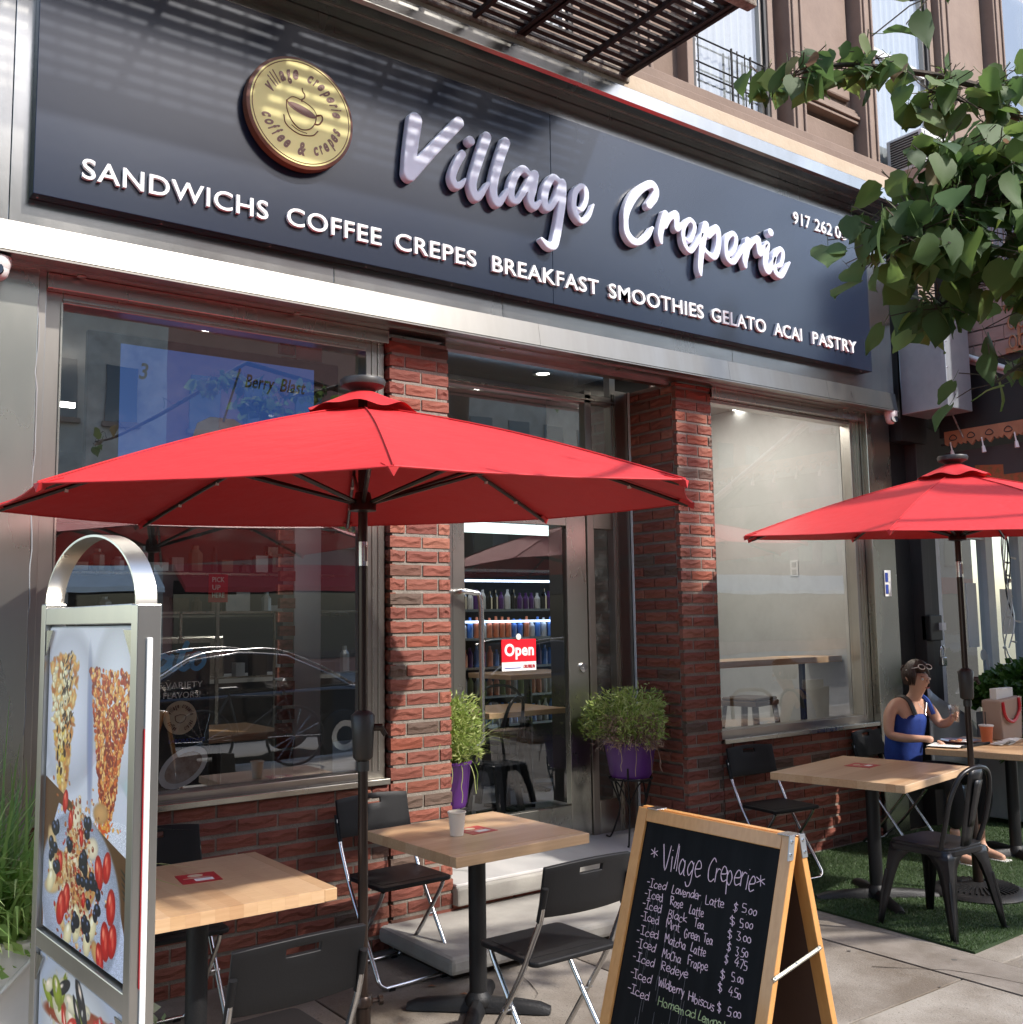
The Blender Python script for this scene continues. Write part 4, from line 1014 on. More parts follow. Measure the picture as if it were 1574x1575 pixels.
for r in range(7):
    for c in range(6):
        y0 = 4.45 - c * .17 - (r % 2) * .08
        z0 = 3.62 + r * .115
        if y0 - .16 < 3.45: continue
        b = MB(); b.box(XP + .015, XP + .035 + random.uniform(0, .01), y0 - .165, y0, z0, z0 + .125); b.build('shingle', mat('shingle', (.30, .21, .17), .8, .2, col2=(.42, .33, .28), nscale=5, stretch=(1, .4, 2)) if (r == 0 and c == 0) else bpy.data.materials['shingle'], po)
b = MB(); b.box(XP + .04, XP + .08, 3.4, 4.6, 3.5, 4.5); b.build('shingle_back', 'blackwood', po)
for k in range(26): b = MB(); b.tube([(XP + .02, 4.46 - k * .045, 4.22), (XP + .02, 4.46 - k * .045, 4.72)], .019, 6); b.build('corrugation', 'beige' if 0 else 'curtain', po)
b = MB(); b.box(XP, XP + .04, 3.72, 4.02, 3.62, 3.66); b.box(XP, XP + .04, 3.72, 3.75, 3.62, 4.0); b.box(XP, XP + .04, 3.4, 4.02, 3.96, 4.0); b.box(XP, XP + .03, 3.9, 3.92, 3.64, 3.97); b.build('carved_frame', 'yellow_wood', po)
for k in range(14):
    b = MB(); yy = 3.96 - (k % 7) * .075; zz = 3.70 + (k // 7) * .15
    b.tube([(XP, yy + .028 * math.cos(a), zz + .05 * math.sin(a)) for a in np.linspace(0, 2 * math.pi, 10, endpoint=False)], .007, 4, True); b.build('fretwork', 'yellow_wood', po)
for yy in (2.25,): b = MB(); b.box(XP, XP + .08, yy, yy + .08, 0, 2.6); b.build('post', 'blackwood', po)
rg = thing('hanging_mat', 'orange woven mat hanging over the neighbour entrance', 'mat')
b = MB(); b.grid(12, 6, lambda u, v: (7.75 + u * .02, 4.35 - u * .9, 2.64 + v * .16 - .03 * math.sin(u * 3.14))); b.build('cloth', mat('woven_orange', (.42, .10, .04), .8, col2=(.20, .12, .04), nscale=30, contrast=.3), rg, solid=.01)
# string lights
sl = thing('string_lights', 'tangled white string lights hanging beside the neighbour door', 'string lights')
for k in range(5):
    P = [(8.45 + .05 * math.sin(z * 7 + k) + k * .02, 4.55 + .03 * math.cos(z * 9 + k), z) for z in np.linspace(2.75, .85 + .25 * k, 26)]
    b = MB(); b.tube(P, .006, 5); b.build('wire', 'bulb' if k < 3 else 'black', sl)
    for z in range(0, 26, 3):
        if random.random() < .6:
            x_, y_, z_ = P[z]; d = random.choice([-1, 1])
            b = MB(); b.tube([(x_, y_, z_), (x_ + d * .05, y_ - .02, z_ - .01)], [.004, .012], 6); b.build('bulb', 'bulb', sl)
for k in range(9):
    y0 = 4.5 - k * .26
    b = MB(); b.tube([(XP - .03, y0, 3.0), (XP - .03, y0 - .01, 2.93)], .006, 5); b.tube([(XP - .03, y0 - .01, 2.93), (XP - .03, y0 - .015, 2.88)], [.012, .018], 8); b.build('bulb', 'bulb', sl)
P = [(7.67, 4.55 - .02 * k, 3.42 - .05 * k + random.uniform(-.01, .01)) for k in range(9)]
b = MB(); b.tube(P, .007, 5); b.build('wire', 'crust', sl)
# planter with dense greens
ga = thing('planter_box', 'pale planter box overflowing with dense green leaves at the right', 'planter', (8.38, 4.38, 0))
b = MB(); b.box(-.45, 1.3, -.3, .2, .05, .86); b.build('box', 'curtain', ga, bevel=.01)
def leaf_cloud(n, fn, size, name, m, parent, w=.5, fold=.2):
    b = MB()
    for _ in range(n):
        c, d = fn(); c = Vector(c); d = Vector(d).normalized()
        s = size * random.uniform(.6, 1.3); side = d.cross(Vector((random.gauss(0, 1), random.gauss(0, 1), random.gauss(0, 1)))).normalized(); nn = d.cross(side)
        b.add([c, c + d * s * .5 + side * s * w * .5 + nn * s * fold * .3, c + d * s, c + d * s * .5 - side * s * w * .5 + nn * s * fold * .3], [(0, 1, 2), (0, 2, 3)])
    return b.build(name, m, parent, fix=False)
def bl():
    a = random.random() * 6.28; e = random.random()
    r = random.random() ** .4
    return ((.35 + 1.0 * r * math.cos(a), -.05 + .42 * r * math.sin(a), .86 + .38 * math.sqrt(max(0, 1 - r * r * .85)) * random.uniform(.5, 1) + .06 * math.sin(a * 5)), (math.cos(a) * r, math.sin(a) * r, random.uniform(-.3, .6)))
leaf_cloud(6500, bl, .065, 'foliage', 'lush', ga, .8)
def bl2():
    a = random.random() * 6.28; r = random.random() ** .5
    return ((-.42 + .12 * r * math.cos(a), -.1 + .12 * r * math.sin(a), .5 + random.random() * .62), (math.cos(a), math.sin(a), random.uniform(-.4, .4)))
leaf_cloud(500, bl2, .05, 'trailing_leaves', 'lush', ga, .8)
cv = thing('grey_cover', 'grey plastic cover draped low behind the seated person', 'cover')
b = MB(); b.grid(10, 8, lambda u, v: (7.35 + u * .9, 4.62 + .03 * math.sin(u * 9), .45 + v * (.62 - .45 * u) + .01 * math.sin(v * 8))); b.build('sheet', 'galv', cv, solid=.01, smooth=True)
bp_ = thing('white_notice_board', 'white boards leaning at the foot of the neighbour door', 'board')
for x in (7.98, 8.42): b = MB(); b.box(x, x + .36, 4.72, 4.745, .03, .50); b.build('board', 'white', bp_, bevel=.004)
eb = thing('utility_box', 'small grey electrical box low on the brick wall behind the metal chair', 'utility box', (6.80, 4.70, .36))
b = MB(); b.box(-.07, .07, -.05, .03, 0, .2); b.build('box', 'curtain', eb, bevel=.008)
b = MB(); b.box(-.085, -.07, -.055, .03, .02, .18); b.build('cover', 'white', eb, bevel=.004)
# ------------------------------------------------------------------ across the street (seen in reflections)
def far_building(label, x0, x1, h, m, yb=-21.5, awn='redawn', fl=3.4):
    t = thing('street_building', label, 'building')
    b = MB(); b.box(x0, x1, yb - 8, yb, 0, h); b.build('wall', m, t)
    b = MB(); b.box(x0, x1, yb - .1, yb + .35, h - .3, h + .2); b.build('cornice', 'brownstone_trim', t)
    b = MB(); b.box(x0 + .3, x1 - .3, yb, yb + .06, .5, 3.0); b.build('shopfront', 'tinted', t)
    b = MB(); b.prism([(yb, 3.5), (yb + 1.1, 2.75), (yb + 1.1, 2.6), (yb, 3.3)], lambda u, v, w: (w, u, v), x0 + .3, x1 - .3); b.build('awning', awn, t)
    z = 4.2
    while z + 2 < h:
        x = x0 + .7
        while x + 1 < x1:
            b = MB(); b.box(x, x + .95, yb, yb + .05, z, z + 1.7); w = b.build('window', 'tinted', t)
            b = MB(); b.box(x - .08, x + 1.03, yb, yb + .14, z - .14, z); b.build('sill', 'brownstone_trim', w)
            x += 1.75
        z += fl
    return t
MT['fb1'] = mat('far_brick', (.34, .17, .13), .85, col2=(.27, .13, .10), nscale=3)
MT['fb2'] = mat('far_stone', (.45, .41, .36), .85, col2=(.24, .215, .18), nscale=2)
MT['fb3'] = mat('far_cream', (.58, .53, .46), .85, col2=(.35, .31, .26), nscale=2)
far_building('brick building across the street with a red awning', -20, -9, 15.5, 'fb1')
far_building('pale stone building across the street with a blue awning', -9, .5, 16.5, 'fb2', awn='blueprint')
far_building('cream building across the street with a white awning', .5, 10, 15, 'fb3', awn='white')
far_building('dark brick building across the street with a red canopy', 10, 21, 16, 'fb1')
far_building('stone building across the street with a dark canopy', 21, 32, 15, 'fb2', awn='black')
far_building('second brick building far along the opposite side', 32, 46, 14, 'fb1', awn='white')
far_building('stone building furthest along the opposite side', 46, 66, 14.5, 'fb2', awn='redawn')
far_building('brick building far to the left across the street', -36, -20, 16, 'fb2', awn='white')
# parked car (black saloon)
def car(label, x, y, rz=0):
    t = thing('parked_car', label, 'car', (x, y, -.15), rz)
    prof = [(-2.3, .35), (-2.32, .62), (-2.2, .82), (-1.35, .95), (-.55, 1.38), (.1, 1.46), (.75, 1.42), (1.6, 1.02), (2.15, .96), (2.3, .75), (2.3, .35)]
    low = [(-2.3, .35), (-2.32, .62), (-2.2, .82), (-1.35, .93), (1.6, .98), (2.15, .94), (2.3, .75), (2.3, .35)]
    b = MB(); b.prism(low, lambda u, v, w: (u, w * (1 - .04 * (v > .9)), v), -.9, .9); b.build('body', 'carpaint', t, bevel=.06, smooth=True)
    cab = [(-1.35, .92), (-.55, 1.36), (.1, 1.45), (.75, 1.40), (1.6, .97)]
    b = MB(); vs = []
    for s in (-1, 1):
        for u, v in cab: vs.append((u, s * (.86 - (v - .92) * .42), v))
    n = len(cab); b.add(vs, [tuple(range(n)), tuple(range(2 * n - 1, n - 1, -1))] + [(i, i + n, i + n + 1, i + 1) for i in range(n - 1)] + [(0, n - 1, 2 * n - 1, n)])
    b.build('roof', 'carpaint', t, bevel=.03, smooth=True)
    for s in (-1, 1):
        win = [(-1.1, .97), (-.5, 1.31), (.1, 1.39), (.7, 1.35), (1.25, 1.0)]
        b = MB(); b.prism(win, lambda u, v, w: (u, s * (.868 - (v - .92) * .42 + w), v), 0, .006); b.build('side_window', 'tinted', t)
        b = MB(); b.tube([(u, s * (.875 - (v - .92) * .42), v + .02) for u, v in curve(cab, 4)], .016, 5); b.build('chrome_strip', 'chrome', t)
        for x_ in (-1.4, 1.4):
            b = MB(); b.lathe([(.2, -.11), (.33, -.11), (.34, 0), (.33, .02), (.2, .02)], n=24); o = b.build('wheel', 'tyre', t, smooth=True); o.rotation_euler = (R_(90), 0, 0); o.location = (x_, s * .86, .34)
            b = MB(); b.lathe([(.2, 0), (.05, .02), (0, .02)], n=16, caps=False); o2 = b.build('rim', 'chrome', o, smooth=True); o2.location = (0, 0, .02 if s < 0 else -.12)
        for x_ in (-2.28, 2.26):
            b = MB(); b.box(x_, x_ + .04, s * .8 - .12, s * .8 + .1, .62, .76); b.build('headlight' if x_ < 0 else 'tail_light', 'bulb' if x_ < 0 else 'redcard', t)
        b = MB(); b.box(-.75, -.6, s * .9 - .02 + s * .06, s * .9 + .02 + s * .1, .95, 1.06); b.build('mirror', 'carpaint', t, bevel=.02)
    return t
car('black saloon car parked at the kerb facing left', 4.9, -3.5)
car('second black saloon parked further right along the kerb', 10.6, -3.55)
car('black saloon parked at the far left of the kerb', -2.2, -3.45)
by = thing('bicycle', 'dark bicycle leaning by the kerb, mirrored in the window', 'bicycle', (4.7, -1.75, 0), .15)
for x_ in (-.52, .52):
    b = MB(); b.tube([(x_ + .33 * math.cos(a), 0, .34 + .33 * math.sin(a)) for a in np.linspace(0, 2 * math.pi, 28, endpoint=False)], .018, 6, True); w_ = b.build('wheel', 'tyre', by)
    b = MB()
    for a in np.linspace(0, math.pi, 7, endpoint=False): b.tube([(x_ + .32 * math.cos(a), 0, .34 + .32 * math.sin(a)), (x_ - .32 * math.cos(a), 0, .34 - .32 * math.sin(a))], .002, 3)
    b.build('spokes', 'chrome', w_)
b = MB()
for a, c in (((-.52, .34), (-.12, .38)), ((-.12, .38), (-.25, .88)), ((-.25, .82), (.36, .80)), ((-.12, .38), (.38, .74)), ((-.52, .34), (-.25, .82)), ((.52, .34), (.36, .92))): b.tube([(a[0], 0, a[1]), (c[0], 0, c[1])], .016, 6)
b.build('frame', 'black', by)
b = MB(); b.tube([(.30, -.25, .98), (.36, -.1, 1.0), (.36, .1, 1.0), (.30, .25, .98)], .012, 6); b.build('handlebar', 'chrome', by)
b = MB(); b.box(-.36, -.14, -.06, .06, .88, .93); b.build('saddle', 'black', by, bevel=.02)

# ------------------------------------------------------------------ tree
def leaf_mesh(seed):
    rnd = random.Random(seed)
    cup = rnd.uniform(-.05, .16); drp = rnd.uniform(.05, .30); wav = rnd.uniform(.01, .035); ph = rnd.random() * 6; tw_ = rnd.uniform(-.12, .12)
    rows = [(0, .16), (.10, .40), (.30, .51), (.52, .45), (.74, .29), (.90, .13), (1.06, .004)]
    b = MB(); vs = []
    for k, (y, w) in enumerate(rows):
        for u in (-1, -.55, 0, .55, 1):
            wj = w * (1 + (rnd.uniform(-.09, .09) if abs(u) == 1 else 0))
            yb_ = y - (.10 if k == 0 else .03) * abs(u) + (rnd.uniform(-.02, .02) if abs(u) == 1 else 0)
            z = cup * (u * u) * w * 1.8 - drp * y * y + wav * math.sin(ph + y * 7 + u * 3) * abs(u) - (.012 if u == 0 else 0) + tw_ * u * y * .5
            vs.append((u * wj, yb_, z))
    fs = [(r * 5 + c, r * 5 + c + 1, (r + 1) * 5 + c + 1, (r + 1) * 5 + c) for r in range(6) for c in range(4)]
    b.add(vs, fs)
    b.tube([(0, 0, 0), (.01, -.28, .05), (.03, -.5, .12)], .011, 3)
    me = b.mesh('leaf'); me.materials.append(MT['leaf'])
    me.polygons.foreach_set('use_smooth', [True] * len(me.polygons))
    return me
LEAVES = [leaf_mesh(s) for s in range(14)]
tree = thing('street_tree', 'leafy linden branches reaching in front of the right end of the sign', 'tree', (0, 0, 0))
TB = Vector((6.9, .1, 0))
b = MB(); b.tube(curve([(6.9, .1, 0, ), (6.88, .12, 1.5), (6.8, .2, 3.0), (6.75, .3, 4.3), (6.9, .3, 6.2), (7.0, .4, 8)], 4), [.17 - .004 * i for i in range(21)], 12); b.build('trunk', 'bark', tree, smooth=True)
def ray(px, py):
    d = cam.matrix_world.to_3x3() @ Vector(((px - 785.9) / 1593.9, -(py - 782.2) / 1593.9, -1))
    return d
def at(px, py, dep): return Vector((0, 0, 1.65)) + ray(px, py) * dep
LIMBS = [  # crown limbs, in metres: start near the trunk, end at the tip
    ([at(1900, 60, 4.6), at(1700, 110, 4.0), at(1560, 140, 3.8), at(1430, 115, 3.7), at(1290, 100, 3.6), at(1185, 128, 3.55)], 95, .050, .78),
    ([at(1950, 250, 4.4), at(1750, 220, 4.0), at(1600, 190, 3.7), at(1500, 160, 3.6), at(1430, 140, 3.55)], 60, .075, .85),
    ([at(1950, 420, 4.2), at(1760, 380, 3.7), at(1620, 330, 3.4), at(1500, 300, 3.3), at(1440, 340, 3.25), at(1395, 372, 3.2)], 210, .10, .86),
    ([at(1950, 520, 4.3), at(1760, 470, 3.8), at(1620, 430, 3.6), at(1510, 430, 3.5), at(1440, 475, 3.5)], 120, .09, .85),
    ([at(1950, 640, 4.2), at(1770, 590, 3.8), at(1660, 550, 3.6), at(1590, 550, 3.55), at(1530, 590, 3.5)], 46, .075, .85),
    ([at(1900, 330, 4.0), at(1740, 270, 3.6), at(1620, 250, 3.4), at(1530, 255, 3.3), at(1480, 235, 3.3), at(1440, 255, 3.3)], 130, .075, .8),
    ([at(1800, -200, 3.2), at(1660, -100, 2.7), at(1520, -30, 2.5), at(1400, 0, 2.45)], 9, .08, .85),
    ([at(1950, 250, 3.8), at(1770, 330, 3.5), at(1660, 370, 3.3), at(1580, 390, 3.2)], 80, .12, .95),
    ([at(1950, 520, 3.9), at(1780, 500, 3.6), at(1660, 480, 3.5), at(1590, 470, 3.5)], 26, .09, .9),
]
place = []
for pts, n, spread, sz in LIMBS:
    c = curve([tuple(p) for p in pts], 6)
    start = (6.8, .25, max(2.8, min(6, c[0][2] - .2)))
    full = [start] + c
    b = MB(); b.tube(full, [.020 * (1 - i / len(full)) ** .9 + .003 for i in range(len(full))], 7); b.build('limb', 'bark', tree, smooth=True)
    for _ in range(n):
        i = len(c) - 1 - int((random.random() ** 1.15) * (len(c) * .84))
        p = Vector(c[max(0, i)]) + Vector((random.gauss(0, spread), random.gauss(0, spread), random.gauss(0, spread * .62) - spread * .1))
        place.append((p, Vector(c[max(0, i)]), sz))
random.shuffle(place)
# out-of-frame crown so that the tree stands complete
for _ in range(230):
    th = random.random() * 6.28; r = random.random() ** .5 * 2.6
    p = Vector((9.3 + r * math.cos(th) * .9, .0 + r * math.sin(th), 4.6 + random.random() * 3.0))
    place.append((p, p, 1.1))
tw = MB(); rest = MB()
for k, (p, q, sz) in enumerate(place):
    me = random.choice(LEAVES)
    s = random.uniform(.07, .14) * sz
    out = Vector((random.gauss(-.25, .55), random.gauss(.0, .55), random.gauss(-.55, .40))).normalized()
    M = out.to_track_quat('Y', 'Z').to_matrix().to_4x4() @ Matrix.Rotation(random.gauss(0, .75), 4, 'Y')
    M.translation = p
    if (p - q).length > .02: tw.tube([q, (p + q) / 2 + Vector((0, 0, .02)), p - out * s * .4], .0022, 3)
    if k < 300:
        o = inst(me, 'leaf', tree, (0, 0, 0)); o.matrix_basis = M @ Matrix.Diagonal((s, s, s, 1))
    else:
        rest.add([M @ (v.co * s) for v in me.vertices], [tuple(f.vertices) for f in me.polygons])
o = rest.build('leaf_mass', 'leaf', tree, smooth=True, fix=False); o['kind'] = 'stuff'
o = tw.build('twigs', 'bark', tree, fix=False); o['kind'] = 'stuff'
# second street tree further left, mirrored in the glass
t2 = thing('street_tree', 'second tree at the kerb further left behind the viewer', 'tree', (-1.2, -1.2, 0))
b = MB(); b.tube(curve([(0, 0, 0), (.05, 0, 2), (0, .1, 4), (.1, 0, 6)], 4), [.14 - .008 * i for i in range(13)], 10); b.build('trunk', 'bark', t2)
def cr():
    a = random.random() * 6.28; u = random.uniform(-1, 1); r = random.random() ** .33
    c_ = math.sqrt(1 - u * u)
    return ((2.2 * r * c_ * math.cos(a), 2.2 * r * c_ * math.sin(a), 5.6 + 1.9 * r * u + .3 * math.sin(a * 4)), (math.cos(a), math.sin(a), u))
leaf_cloud(4200, cr, .17, 'crown', 'leaf', t2, .8)

# ------------------------------------------------------------------ umbrellas
def umbrella(label, cx, cy, h, phi, tx, ty, apex, R=1.35, seed=1):
    rnd = random.Random(seed)
    t = thing('patio_umbrella', label, 'umbrella', (cx, cy, 0), 0, group='red patio umbrellas')
    def rim(a, rad=R): return Vector((rad * math.cos(a), rad * math.sin(a), h + tx * rad * math.cos(a) + ty * rad * math.sin(a)))
    top = Vector((0, 0, apex))
    def rib(a, s):          # s from 0 (apex) to 1 (tip)
        e = rim(a); p = top.lerp(e, s); p.z += .026 * math.sin(math.pi * min(1, s)); return p
    for k in range(8):
        a0, a1 = phi + k * math.pi / 4, phi + (k + 1) * math.pi / 4
        def fn(u, v):
            s = .075 + v * .925
            p = rib(a0, s).lerp(rib(a1, s), u)
            c = 4 * u * (1 - u)
            out = Vector((math.cos((a0 + a1) / 2), math.sin((a0 + a1) / 2), 0))
            p -= out * c * .016 * v ** 3
            p.z -= c * (.010 + .003 * rnd.random()) * math.sin(v * 2.6)
            return p
        b = MB(); b.grid(10, 12, fn); b.build('canopy_panel', 'canvas', t, smooth=True)
        # folded pocket at the tip
        b = MB(); e0 = rib(a0, .955); e1 = rib(a0, 1.004); sd = Vector((-math.sin(a0), math.cos(a0), 0))
        b.add([e0 + sd * .030 - Vector((0, 0, .004)), e1 + sd * .014, e1 - sd * .014, e0 - sd * .030 - Vector((0, 0, .004)), e0 + Vector((0, 0, -.022)), e1 + Vector((0, 0, -.026))], [(0, 1, 5, 4), (3, 4, 5, 2), (1, 2, 5)])
        b.build('rib_pocket', 'canvas', t)
        b = MB(); b.tube([rib(a0, s) - Vector((0, 0, .018)) for s in np.linspace(.04, .985, 10)], .0085, 6); rb_ = b.build('rib', 'pole', t, smooth=True)
        hub = Vector((math.cos(a0) * .035, math.sin(a0) * .035, apex - .385))
        b = MB(); b.tube([hub, rib(a0, .52) - Vector((0, 0, .025))], .009, 6); b.build('strut', 'pole', rb_, smooth=True)
        for s in (.62, .8):
            b = MB(); b.box(-.006, .006, -.006, .006, -.012, .0, Matrix.Translation(rib(a0, s) - Vector((0, 0, .022)))); b.build('rivet', 'bulb', rb_)
        b = MB(); b.tube([rib(a0, s) + Vector((0, 0, .0035)) for s in np.linspace(.1, 1, 14)], .0028, 5); b.build('seam', 'canvas', t)
        b = MB(); b.tube([fn(u, 1.0) for u in np.linspace(0, 1, 11)], .0035, 5); b.build('hem', 'canvas', t)
    # vent flap
    def vf(u, v):
        a = u * 2 * math.pi + phi; r = .045 + v * .165
        z = apex + .052 - v * .078 + (.007 * math.cos(a * 8 - phi * 8 + .6) + .006 * math.sin(a * 5 + seed)) * v * v
        return Vector((r * math.cos(a), r * math.sin(a), z))
    b = MB(); b.grid(64, 5, vf); b.build('vent_flap', 'canvas', t, smooth=True)
    b = MB(); b.lathe([(.03, 0), (.045, .01), (.06, .02), (.085, .03), (.09, .05), (.085, .058), (0, .062)], (0, 0, apex + .045), 24); b.build('finial_cap', 'dark_plastic', t, smooth=True)
    b = MB(); b.tube([(0, 0, .25), (0, 0, 1.87)], .0185, 16); b.build('lower_pole', 'pole', t, smooth=True)
    b = MB(); b.tube([(0, 0, 1.95), (0, 0, apex + .08)], .0185, 16); b.build('upper_pole', 'pole', t, smooth=True)
    b = MB(); b.tube([(0, 0, 1.862), (0, 0, 1.955)], .0195, 16); jt = b.build('metal_joint', 'chrome', t, smooth=True)
    b = MB(); b.box(-.006, .006, -.024, -.018, 1.88, 1.94); b.build('button', 'steel_dark', jt)
    b = MB(); b.lathe([(.022, 0), (.052, .005), (.052, .03), (.035, .05), (.03, .075), (.022, .08)], (0, 0, apex - .42), 16); b.build('hub', 'pole', t, smooth=True)
    b = MB(); b.lathe([(.028, 0), (.038, .01), (.042, .10), (.046, .165), (.03, .18), (.02, .185)], (0, 0, 1.13), 20); cb = b.build('crank_housing', 'dark_plastic', t, smooth=True)
    b = MB(); b.tube([(.035, -.02, 1.25), (.065, -.035, 1.25)], .014, 10); b.tube([(.06, -.033, 1.25), (.075, -.04, 1.22)], .01, 8); b.build('crank_handle', 'pole', cb)
    b = MB(); b.tube([(0, 0, 1.09), (0, 0, 1.125)], .024, 16); b.build('collar', 'dark_plastic', t, smooth=True)
    b = MB(); b.tube([(0, 0, .03), (0, 0, .275)], .029, 16); b.build('base_tube', 'pole', t, smooth=True)
    b = MB(); b.lathe([(.029, .24), (.037, .245), (.037, .268), (.030, .28)], n=16); b.build('tube_collar', 'pole', t, smooth=True)
    b = MB(); b.tube([(.03, -.01, .255), (.06, -.02, .255)], .009, 8); b.tube([(.055, -.018, .255), (.07, -.022, .255)], .018, 10); b.build('clamp_knob', 'pole', t)
    b = MB(); b.lathe([(.0, 0), (.27, 0), (.272, .02), (.255, .035), (.22, .045), (.09, .06), (.04, .075), (.0, .076)], n=48, caps=False); ba = b.build('base_plate', 'cast_black', t, smooth=True)
    b = MB()
    for i in range(40):
        a = i * math.pi / 20; b.bar((.10 * math.cos(a), .10 * math.sin(a), .062), (.215 * math.cos(a), .215 * math.sin(a), .049), .010, .012)
    b.build('flutes', 'cast_black', ba)
    return t
umbrella('large red umbrella between the two left tables', 1.904, 3.555, 2.095, -2.004, .029, .023, 2.49, seed=1)
umbrella('red umbrella at the right over the turf mat', 5.92, 3.466, 2.125, R_(17), .055 * math.cos(R_(55)), .055 * math.sin(R_(55)), 2.50, seed=5)

# ------------------------------------------------------------------ tables
def square_table(label, cx, cy, w, d, rz, along=0, h=.74):
    t = thing('cafe_table', label, 'table', (cx, cy, 0), rz, group='square butcher-block cafe tables')
    n = 15; th = .042
    for i in range(n):
        a = -d / 2 + d * i / n; c = a + d / n - .0002
        m_ = MB(); 
        if along == 0: m_.box(-w / 2, w / 2, a, c, h - th, h)
        else:
            a = -w / 2 + w * i / n; c = a + w / n - .0002
            m_.box(a, c, -d / 2, d / 2, h - th, h)
        o = m_.build('stave', 'stave', t, bevel=0 if 0 < i < n - 1 else .003)
        if along: o.rotation_euler = (0, 0, 0)
    b = MB(); b.tube([(0, 0, .06), (0, 0, h - th)], .038, 18); b.build('column', 'cast_black', t, smooth=True)
    b = MB(); b.box(-.16, .16, -.16, .16, h - th - .012, h - th - .001); b.build('top_plate', 'cast_black', t)
    b = MB(); b.lathe([(.055, .03), (.06, .055), (.045, .075), (.038, .085)], n=18); b.build('base_hub', 'cast_black', t, smooth=True)
    for k in range(4):
        a = math.pi / 4 + k * math.pi / 2
        M = Matrix.Rotation(a, 4, 'Z'); L_ = min(w, d) * .42
        b = MB(); prof = [(.03, .035, .065), (.5, .032, .058), (.85, .034, .046), (1, .028, .030)]
        vs = []
        for s, hw, z in prof:
            x = .02 + s * L_
            for yy, zz in ((-hw, .006), (-hw * .8, z * .7), (-hw * .35, z), (hw * .35, z), (hw * .8, z * .7), (hw, .006)): vs.append(M @ Vector((x, yy, zz)))
        fs = [(i * 6 + j, i * 6 + j + 1, (i + 1) * 6 + j + 1, (i + 1) * 6 + j) for i in range(3) for j in range(5)] + [tuple(range(6)), tuple(range(18, 24))[::-1]]
        b.add(vs, fs); b.build('foot', 'cast_black', t, smooth=True)
    return t
square_table('wooden table beside the lightbox sign, red card on it and no cup', 1.33, 3.70, .72, .72, .0, 1)
square_table('wooden table in front of the doorstep with a paper cup on it', 2.585, 3.80, .69, .685, R_(1.5))
square_table('wooden table alone on the turf mat beside the metal chair', 5.38, 3.78, .92, .80, R_(10))
square_table('wooden table at which the person is eating', 6.98, 3.80, .85, .85, R_(14), 1)
def red_card(label, x, y, z, rz, s=.14):
    t = thing('table_card', label, 'card', (x, y, z), rz, group='red cards stuck on the tables')
    b = MB(); b.box(-s / 2, s / 2, -s / 2, s / 2, 0, .0012); b.build('card', 'redcard', t)
    b = MB(); b.prism([(.028 * math.cos(a) - .005, .020 * math.sin(a) + .035) for a in np.linspace(0, 6.28, 14, endpoint=False)], lambda u, v, w: (u, v, w), .0014, .0018); b.build('logo_print', 'logo_tan', t)
    b = MB(); b.box(-.02, .045, -.05, -.015, .0014, .0018); b.build('white_print', 'paper', t)
    b = MB(); b.box(-.055, .04, -.003, .003, .0014, .0018); b.build('line_print', 'logo_tan', t)
red_card('red card on the table beside the lightbox sign', 1.36, 3.78, .7405, -.12)
red_card('red card beside the paper cup', 2.60, 3.83, .7405, .1)
red_card('red card on the table on the turf mat', 5.47, 3.90, .7405, .2, .16)
t = thing('paper_cup', 'small cream paper cup standing on the table by the doorstep', 'cup', (2.478, 3.79, .7415))
b = MB(); b.lathe([(.0, .004), (.026, .004), (.027, 0), (.028, .0), (.037, .092), (.040, .094), (.040, .099), (.036, .099), (.035, .08), (0, .08)], n=28, caps=False); b.build('cup_wall', 'cup', t, smooth=True)
b = MB(); b.lathe([(.0345, .081), (0, .081)], n=20, caps=False); b.build('coffee', mat('milky_coffee', (.5, .28, .15), .3), t)
